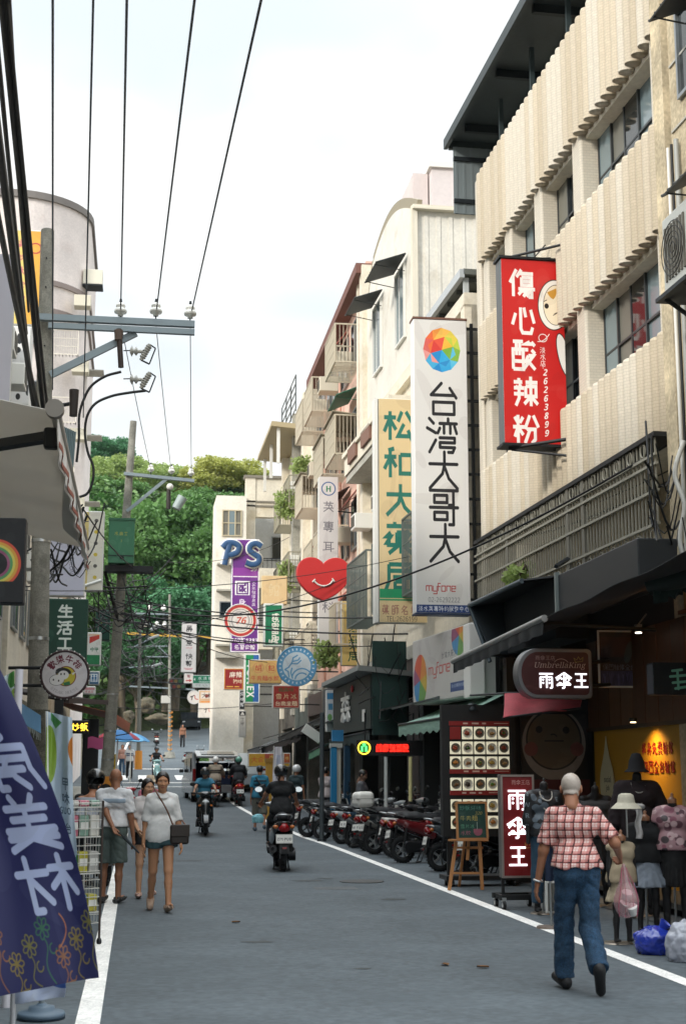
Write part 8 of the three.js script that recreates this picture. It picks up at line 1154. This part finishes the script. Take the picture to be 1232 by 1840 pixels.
if (!o.noShoes)for (const l of legs){const f=nrm(sub3(l.toe,l.an)),hl=add3(add3(l.an,f,-0.045*s),[0,-0.034*s,0]),tp=add3(l.toe,[0,-0.004,0]);const g=solid([cap(hl,add3(tp,f,0.01),0.045*s,0.039*s),cap(add3(hl,[0,0.02,0]),add3(l.an,[0,-0.005,0.01]),0.04*s,0.042*s)],0.02,Math.min(cell,0.014),(d,x,y,z)=>o.shoe==='sandal'?Math.max(d - 0.004,y - hl[1] - 0.012 - 0.03*(noise3(x*60,y*9,z*60)>0.5?1:0)):d,0.03);mesh('shoe',uvM(g),fabric(o.shoeC||'#1b1a1a',0.6),t);}
return {t,arms,legs,T,hipY,H,s};
}
// --- the old man in the checked shirt, seen from behind ---
{
const plaid=texOf(256,(x,y)=>{const band=(v)=>{const f=(v*4)% 1;return f<0.16?1:f<0.46?0.5:f>0.7&&f<0.76?0.4:0;},a=band(x),b=band(y),tw=((x*256+y*256)% 4)<2?1:0.94,base=[0.88,0.79,0.76];const r=a+b>1.4?[0.24,0.12,0.12]:a===1||b===1?[0.5,0.25,0.24]:a+b>0.9?[0.72,0.46,0.44]:a+b>0.3?[0.8,0.56,0.53]:base;return r.map((c)=>c*tw);});
plaid.repeat.set(1/0.27,1/0.235);const pm=new THREE.MeshPhysicalMaterial({map:plaid,roughness:0.9,side:THREE.DoubleSide});
const jeans=grained('#1f3a52',0.5,0.9,0.35,{size:256,bump:0.0015,fine:1.6,stain:'#2c4d66'}),p0=at(1046,1785,10.7);
const P=person({label:'old man walking away in a red checked shirt and blue jeans holding a plastic bag',pos:[p0.x,0,-10.75],turn:Math.PI - 0.08,h:1.63,lean:0.17,w:0.98,belly:2,cell:0.0115,skin:'#96654a',hair:'stubble',hairC:'#ada196',head:{pitch:0.22,yaw:-0.25},shW:0.17,
legs:[{a:0.26,k:0.16,b:0.02,f:0.0,out:0.18},{a:-0.1,k:0.72,b:-0.02,f:1.15}],arms:[{a:0.02,b:0.3,e:0.12,thumb:[0,0,1]},{to:[-0.37,0.98,0.16],pole:[-0.25,-0.5,-1],grip:1,thumb:[0,1,0.2]}],
top:{map:pm,sleeve:0.86,hem:0.045,off:0.02,wr:0.035,collar:1,hemWave:1},bottom:{m:jeans,to:1.97,off:0.016,wr:0.04,flare:0.008,waist:0.085,belt:'#16130f',pockets:1},shoeC:'#141315'});
const a=P.arms[0];{const c=add3(a.W,a.d2,-0.02),b=between(c,add3(c,a.d2,0.03));gb().add(new THREE.TorusGeometry(0.033,0.008,8,20),b.m.clone().multiply(new THREE.Matrix4().makeRotationX(Math.PI/2))).build('watch',steel,P.t);}
// carrier bag in his right hand
const h=P.arms[1].W,hw=new THREE.Vector3(h[0] - 0.02,h[1] - 0.05,h[2]+0.07).applyEuler(P.t.rotation).add(P.t.position),bag=thing('carrier_bag','translucent pink white carrier bag with round containers held by the old man','plastic bag',[hw.x+0.03,hw.y - 0.26,hw.z+0.03]);bag.scale.setScalar(0.78);
const bm=new THREE.MeshPhysicalMaterial({color:'#f0d6da',roughness:0.2,transmission:0.8,thickness:0,side:THREE.DoubleSide});const bg=nets((x,y,z)=>{const k=sstep(-0.2,0.34,y);let d=dEll(x,y,z,[0,-0.06,0,0.125,0.15,0.085]);d=smin(d,dCap(x,y,z,[0,0.0,0,-0.02,0.3,0,0.09,0.022]),0.08);return d+0.012*Math.abs(noise3(x*30+y*9,y*5,z*30)- 0.5)*2*(0.5+k);},[-0.18,-0.26,-0.15],[0.18,0.36,0.15],0.009);mesh('bag',bg,bm,bag);
{const sg=gb();for (const k of [-0.09,-0.03,0.04,0.09])sg.tube([[k*0.25 - 0.02,0.28,0.015],[k*0.9,0.05,0.07],[k*1.1,-0.08,0.085 - k*k*3],[k,-0.19,0.04]],0.0035,16,5);sg.build('pink_stripes',mat('#b04a68',0.5),bag);}
for (const [x,y,z] of [[-0.05,-0.1,0.0],[0.055,-0.13,0.02],[0.0,0.0,-0.01]]){const c=gb().lathe([[0.001,0],[0.04,0],[0.052,0.09],[0.055,0.095],[0.001,0.098]],20,x,y - 0.04,z,0.5,0,x*5).build('container',mat('#d8d6d2',0.4),bag);void c;}
}
// --- two women walking toward the camera ---
{
const p0=at(290,1635,17.4),P=person({label:'woman walking toward the camera in a white shirt and dark teal shorts',pos:[p0.x - 0.02,0,-17.4],turn:0.1,h:1.62,w:0.94,cell:0.013,skin:'#b0805f',hair:'tied',face:1,head:{pitch:0.08,yaw:-0.06},shW:0.155,legs:[{a:0.24,k:0.06,b:0.0,f:-0.1},{a:-0.2,k:0.3,b:0.0,f:0.5}],arms:[{a:0.06,b:0.2,e:0.25},{a:-0.04,b:0.17,e:0.12}],top:{c:'#e2e2e0',sleeve:0.98,hem:-0.1,off:0.018,wr:0.03,collar:1,buttons:1,hemWave:1},bottom:{c:'#27464c',to:0.3,off:0.03,wr:0.02,flare:0.02,name:'shorts'},shoe:'sandal',shoeC:'#b59a86'});
const bag=thing('shoulder_bag','dark brown shoulder bag hanging at the hip of the walking woman','bag',V3([0.2,P.hipY+0.03,0.1]).applyEuler(P.t.rotation).add(P.t.position),0.25),lt=mat('#221c18',0.5);gb().rbox(0.23,0.23,0.08,0.03).build('body',lt,bag);gb().rbox(0.232,0.14,0.02,0.01,0,0.045,0.04).build('flap',mat('#2b231e',0.45),bag);const st=P.T(-0.1,0.31*P.H,-0.01);
gb().tube([[-0.08,0.1,0.02],[-0.19,0.3,0.09],[-0.3,0.48,0.07],[-0.315,0.56,-0.05],[-0.22,0.48,-0.2],[0.0,0.28,-0.26],[0.09,0.1,-0.03]],0.009,40,6).build('strap',mat('#6a4632',0.6),bag);void st;
const q=at(261,1612,19.3);person({label:'girl in white blouse and black shorts walking half hidden behind the woman',pos:[q.x,0,-19.3],turn:0.12,h:1.53,w:0.9,cell:0.015,skin:'#b58a6c',hair:'long',face:1,shW:0.15,head:{yaw:0.3,pitch:0.15},legs:[{a:-0.1,k:0.12},{a:0.12,k:0.06}],arms:[{a:0.1,b:0.15},{a:0.1,b:0.2,e:0.9,in:0.3}],top:{c:'#cfcac8',sleeve:0.85,hem:0.03,off:0.025},bottom:{c:'#17181b',to:0.38,off:0.02,name:'shorts'},shoe:'sandal',shoeC:'#c9a596'});
const r=at(203,1622,18.6);person({label:'bald man in a white shirt and grey shorts with his hands at his back',pos:[r.x - 0.03,0,-18.6],turn:Math.PI - 0.35,h:1.66,w:1.08,cell:0.013,skin:'#8f6248',hair:'fringe',hairC:'#7d6555',shW:0.17,lean:0.06,head:{pitch:0.1,yaw:0.55},legs:[{a:0.02,k:0.04,b:0.05},{a:-0.03,k:0.06,b:0.06}],arms:[{to:[-0.1,0.9,-0.21],pole:[1,-0.2,-0.5]},{a:-0.05,b:0.2,e:0.15}],top:{c:'#dfe0e2',sleeve:0.85,hem:0.05,off:0.024,wr:0.04,collar:1,stripes:[[0.225,'#9fb0c0']]},bottom:{c:'#5c6a66',to:0.97,off:0.028,wr:0.035,flare:0.015,name:'shorts',belt:'#2a2420',waist:0.1},shoe:'sandal',shoeC:'#2b2a2a'});
const uq=thing('folded_umbrella','dark folded umbrella held behind the bald man','umbrella',[r.x+0.19,0.76,-18.35]);gb().bar([-0.08,0.06,0],[0.12,-0.14,0.02],0.022,8,0.01).build('cloth',mat('#2c3338',0.8),uq);gb().bar([-0.08,0.06,0],[-0.14,0.11,0],0.01).build('handle',plastB,uq);
const hq=at(268,1480,26);person({label:'woman with pale brimmed hat and pink top further behind the girl',pos:[hq.x,0,-26],turn:0.2,h:1.55,cell:0.025,skin:'#9c7258',hair:'short',hat:'brim',hatC:'#c9b49a',top:{c:'#c06f80',sleeve:0.6,hem:0.02},bottom:{c:'#8a7f78',to:1.9},arms:[{a:0.3,e:0.9},{a:0.3,e:0.9}],legs:[{a:0.1},{a:-0.1}]});
}
// --- riders ---
const rideArms=(sc,z)=>[{to:[0.3*sc,1.03*sc,0.31+z],pole:[1,-0.7,-0.6],grip:1,thumb:[-1,0,0]},{to:[-0.3*sc,1.03*sc,0.31+z],pole:[-1,-0.7,-0.6],grip:1,thumb:[1,0,0]}],rideLegs=[{a:1.2,k:1.2,b:0.16,f:0},{a:1.2,k:1.2,b:0.16,f:0}];
function rider(sc,o){const z=0.18,f=new THREE.Vector3(0,0,-z).applyEuler(sc.rotation).add(sc.position);return person({pos:[f.x,sc.position.y,f.z],turn:sc.rotation.y,hipY:0.9*(sc.scale.x),legs:rideLegs,arms:rideArms(sc.scale.x,z),lean:0.1,cell:0.02,...o});}
rider(ridden,{label:'rider in black T-shirt and black helmet with a ponytail, seen from behind',h:1.62,cell:0.015,skin:'#a67458',helmet:'#15171a',hair:'tied',hairC:'#2a1c14',w:0.98,top:{c:'#121316',sleeve:0.62,hem:-0.02,off:0.02,wr:0.03},bottom:{c:'#1c1e22',to:1.9},shoeC:'#202020'});
rider(riddenB,{label:'woman in a blue top riding toward the camera with a black visor helmet',h:1.58,skin:'#a67c62',helmet:'#1a1b1d',visor:1,hair:'long',top:{c:'#2f728c',sleeve:0.7,hem:0,off:0.03},bottom:{c:'#1a1b1f',to:1.9}});
rider(riddenR1,{label:'rider in a beige jacket with white helmet and black backpack on the left red scooter',h:1.65,helmet:'#d2d0cb',top:{c:'#a39684',sleeve:1.7,hem:-0.02,off:0.03,stripes:[[0.2,'#17181a'],[0.15,'#17181a'],[0.1,'#17181a']]},bottom:{c:'#3a3b3f',to:1.9}});
rider(riddenR2,{label:'rider in dark clothes with patterned green helmet on the right red scooter',h:1.66,helmet:'#4f8a78',hair:'long',top:{c:'#23252a',sleeve:1.7,hem:-0.02,off:0.03},bottom:{c:'#26282c',to:1.9}});
rider(riddenF,{label:'rider in a dark vest coming through the crosswalk on the light blue scooter',h:1.62,helmet:'#1d2430',cell:0.026,top:{c:'#23242a',sleeve:0.5,hem:0},bottom:{c:'#2a3540',to:1.9}});
// --- others along the street ---
{
const st=(px,py,d,o)=>{const p=at(px,py,d);return person({pos:[p.x,gh(-d),-d],cell:0.024,legs:[{a:0.12,k:0.05},{a:-0.12,k:0.12}],...o});};
const W=st(466,1480,38.5,{label:'man in a blue striped shirt and cap walking away along the right line',turn:Math.PI,h:1.72,cell:0.018,skin:'#9a6c52',hat:'cap',hatC:'#2c566c',hair:'short',legs:[{a:0.18,k:0.1},{a:-0.16,k:0.4,f:0.3}],top:{c:'#2f7f9c',sleeve:0.8,hem:-0.04,off:0.026,stripes:[[0.235,'#1d3340'],[0.17,'#1d3340'],[0.105,'#1d3340'],[0.045,'#1d3340']]},bottom:{c:'#6b6a5f',to:1.15,off:0.035,name:'shorts'},shoeC:'#4a5a68'});
const sb=thing('sling_bag','black sling bag worn on the back of the striped shirt man','bag',[W.t.position.x+0.02,1.14,-38.5+0.19]);gb().rbox(0.24,0.3,0.1,0.04,0.04,-0.02,0,0,0,0.4).build('pouch',plastB,sb);gb().tube([[0.08,-0.1,0.01],[0,0.1,0.02],[-0.14,0.32,-0.05]],0.02,14,6).build('strap',plastB,sb);
st(232,1405,74,{label:'man in white T-shirt with a blue front panel standing at the crosswalk',turn:0,h:1.7,hair:'short',skin:'#a67c62',top:{c:'#c9c9c8',sleeve:0.7,hem:-0.04,off:0.03,stripes:[[0.2,'#1f3a6a'],[0.14,'#1f3a6a'],[0.08,'#1f3a6a'],[0.02,'#1f3a6a']]},bottom:{c:'#1b1c20',to:1.95}});
st(219,1400,78,{label:'woman with bare shoulders walking behind the man with blue panel shirt',h:1.62,hair:'long',hairC:'#2a1c14',top:{c:'#b58a7a',sleeve:0.1,hem:0},bottom:{c:'#34506a',to:1.9}});
st(328,1338,107,{label:'lone person in brown top on the empty road before the tunnel',h:1.68,hair:'short',top:{c:'#8a5f48',sleeve:0.7,hem:0},bottom:{c:'#1d1e22',to:1.95}});
st(355,1412,55.2,{label:'man in pale shirt bending into the open boot of the van',turn:Math.PI,h:1.66,lean:0.3,hair:'short',top:{c:'#aeb4bc',sleeve:0.7,hem:0,off:0.03},bottom:{c:'#3a3f48',to:1.95}});
st(585,1470,38.2,{label:'man in a pale checked shirt standing behind the grey post in the arcade',turn:2.4,h:1.68,hair:'short',arms:[{a:0.7,e:0.9},{a:0.4,e:0.9}],top:{c:'#b5a8a6',sleeve:0.8,hem:0,off:0.026},bottom:{c:'#2a2c31',to:1.95}});
st(532,1480,40.5,{label:'person in dark teal shirt with black and white helmet among far parked scooters',turn:2.6,h:1.66,helmet:'#c9c9c8',top:{c:'#26383c',sleeve:0.7,hem:0,off:0.026},bottom:{c:'#26282c',to:1.95}});
st(650,1470,30.8,{label:'young man in a grey shirt with backpack straps inside the dark arcade',turn:1.2,h:1.66,hair:'short',skin:'#7a5a48',head:{pitch:0.3},top:{c:'#55565a',sleeve:0.8,hem:0,off:0.026},bottom:{c:'#1d1e22',to:1.95}});
st(394,1390,71,{label:'person in white standing by the grey plot wall, left of two',h:1.62,turn:2,hair:'short',top:{c:'#cfcbc4',sleeve:0.8,hem:-0.1,off:0.03},bottom:{c:'#8a8478',to:1.95}});
st(412,1385,69,{label:'person in light grey shirt by the white house corner, right of two',h:1.66,turn:2.6,hair:'short',top:{c:'#b9bec0',sleeve:0.8,hem:-0.05,off:0.03},bottom:{c:'#3c5a52',to:1.95}});
st(150,1500,21,{label:'person in a light grey T-shirt bending at the stall beside the bald man',turn:Math.PI - 0.4,h:1.6,lean:0.5,hair:'short',top:{c:'#9aa0a8',sleeve:0.7,hem:0,off:0.03},bottom:{c:'#33363c',to:1.9}});
}
// --- shop mannequins ---
{
const man=(px,py,d,o)=>{const p=at(px,py,d),P=person({name:'mannequin',cat:'mannequin',pos:[p.x,0,-d],headless:1,noShoes:1,noHands:o.noHands ?? true,cell:0.016,skin:'#141214',hipY:undefined,...o});gb().cyl(0.14,0.15,0.012,0,0.008,-0.12).build('base_plate',o.plate||mat('#8d8478',0.35,{metalness:0.5}),P.t);gb().bar([0,0.01,-0.12],[0,(o.pole||0.8),-0.09],0.013,10).build('stand_pole',steel,P.t);const n=P.T(0,0.35*P.H,0.01);gb().lathe([[0.045,-0.02],[0.048,0.02],[0.03,0.03],[0.012,0.05],[0.018,0.07],[0.001,0.085]],16,n[0],n[1],n[2]).build('neck_cap',mat(o.capC||'#1a1718',0.35),P.t);return P;};
const neckl=(P,c,n=2)=>{const g=gb();for (let k=0;k<n;k++)for (let i=0;i<=26;i++){const u=i/26*2 - 1,a=u*1.7;const Q=P.T(Math.sin(a)*0.075*P.s,(0.305 - (0.06+0.07*k)*(1 - u*u))*P.H,0.06+0.075*(1 - Math.abs(u)));g.ball(0.008,...Q,1,7);} tag(g.build('necklace',mat(c,0.3),P.t),null,null,null,'stuff');};
const M1=man(982,1660,16.4,{label:'black headless mannequin with pearl necklace, printed black top and blue jeans',h:1.66,turn:0.1,top:{map:print(256,256,'#15161a',(x)=>{const r=rng(3);x.fillStyle='#5a6670';for (let i=0;i<26;i++){x.beginPath();x.arc(60+r()*60,60+r()*150,6+r()*14,0,TAU);x.fill();} 'NEWGRND'.split('').forEach((c,i)=>label(x,c,30+(i % 2)*150,50+i*26,30,'#69747c'));}),fit:1,sleeve:1.2,hem:0,off:0.018},bottom:{c:'#2c4a60',to:1.85}});neckl(M1,'#c9c2b8');
man(1075,1640,17.2,{label:'black bust mannequin wearing a grey ribbed knit top behind the old man',h:1.6,turn:-0.1,top:{c:'#4a4a4c',sleeve:0,hem:-0.02,off:0.04,wr:0.03,neck:0.27},bottom:{c:'#1a1a1c',skirt:0.3}});
const M3=man(1152,1650,15.9,{label:'tall black mannequin in a dark maroon coat with silver necklaces',h:1.78,turn:-0.15,arms:[{a:0,b:0.5,e:0.3},{a:0,b:0.25}],top:{c:'#23151a',sleeve:1.5,hem:-0.2,off:0.035,wr:0.04},bottom:{c:'#131215',to:1.9}});neckl(M3,'#a9a49c',3);
{const Q=M3.T(0,0.43*M3.H,0.02),w=V3(Q).applyEuler(M3.t.rotation).add(M3.t.position),h=thing('knit_hat','dark ribbed knit hat propped on the tall black mannequin','hat',w);gb().lathe([[0.001,0.12],[0.05,0.11],[0.085,0.03],[0.1,-0.06],[0.14,-0.09],[0.14,-0.1],[0.09,-0.07]],24).build('crown',fabric('#1c1c22'),h);gb().bar([0,-0.15,0],[0,0.05,0],0.012).build('peg',plastB,h);}
man(1166,1690,14.3,{label:'child mannequin in black jacket with white scarf and grey tulle skirt',h:1.3,turn:-0.2,capC:'#8a5f44',top:{c:'#131316',sleeve:1.6,hem:0.02,off:0.022},bottom:{c:'#7f8894',skirt:0.22,flare:0.5,wr:0.05,name:'tulle_skirt'},pole:0.7});
{const p=at(1145,1452,14.1),s=thing('scarf','white scarf hanging down the front of the child mannequin','scarf',p);gb().add(sheet((u,v)=>[(u - 0.5)*0.06+0.012*Math.sin(v*9),-v*0.3,0.02*Math.sin(u*6+v*4)],6,14,0.008)).build('cloth',fabric('#c9c6c4'),s);gb().torus(0.06,0.022,0.01,0.01,-0.05,1.4,0,0,8,18).build('loop',fabric('#c9c6c4'),s);}
man(1120,1698,13.5,{label:'small mannequin in a beige lace dress with a white bucket hat above',h:1.12,turn:0.2,capC:'#8a5f44',top:{c:'#b09f84',sleeve:0.1,hem:-0.02,off:0.02},bottom:{c:'#b5a68c',skirt:0.2,flare:0.3,wr:0.03,name:'lace_skirt'},pole:0.5});
{const h=thing('bucket_hat','white bucket hat on a peg over the beige dress mannequin','hat',at(1124,1444,13.6));gb().lathe([[0.001,0.1],[0.045,0.098],[0.073,0.082],[0.082,0.04],[0.088,0.0],[0.12,-0.03],[0.15,-0.05],[0.15,-0.044],[0.092,0.008]],28).build('hat',fabric('#cfc8b4'),h);gb().bar([0,-0.32,0],[0,0.07,0],0.01).build('peg',steel,h);}
man(1216,1680,14.2,{label:'mannequin at the right edge in a pink floral blouse and black skirt',h:1.5,turn:-0.3,capC:'#8a5f44',top:{map:print(128,128,'#a07a80',(x)=>{const r=rng(14);for (let i=0;i<90;i++){x.fillStyle=['#5f3a44','#c4a6a8','#8a4f60','#3f3438'][i % 4];x.beginPath();x.arc(r()*128,r()*128,3+r()*6,0,TAU);x.fill();}}),fit:1,sleeve:0.4,hem:0.04,off:0.02},bottom:{c:'#101013',skirt:0.32,flare:0.1}});
const g=thing('garment_stand','navy garment on a thin stand with round base on the white line','clothes stand',[at(990,1668,15).x,0,-15]);gb().cyl(0.15,0.16,0.02,0,0.012,0).build('base',mat('#6f6258',0.4),g);gb().bar([0,0.02,0],[0,1.0,0],0.012).build('pole',steel,g);gb().add(sheet((u,v)=>[(u - 0.5)*0.2+0.05,1.0 - v*0.52,0.03*Math.sin(u*9)],14,8,0.01)).build('garment',fabric('#1d2c48'),g);
boxSign('small grey placard with faint characters on the pavement behind the stand',979,1583,1007,1641,15.9,print(96,200,'#5d5d58',(x)=>{vtext(x,'七花美',24,20,46,56,0.1,'#3c3c38');}),{arms:false,th:0.03,name:'placard'});
}
scene.traverse((o)=>{if (o.isMesh){o.castShadow=true;o.receiveShadow=true;}});
renderer.render(scene,camera);
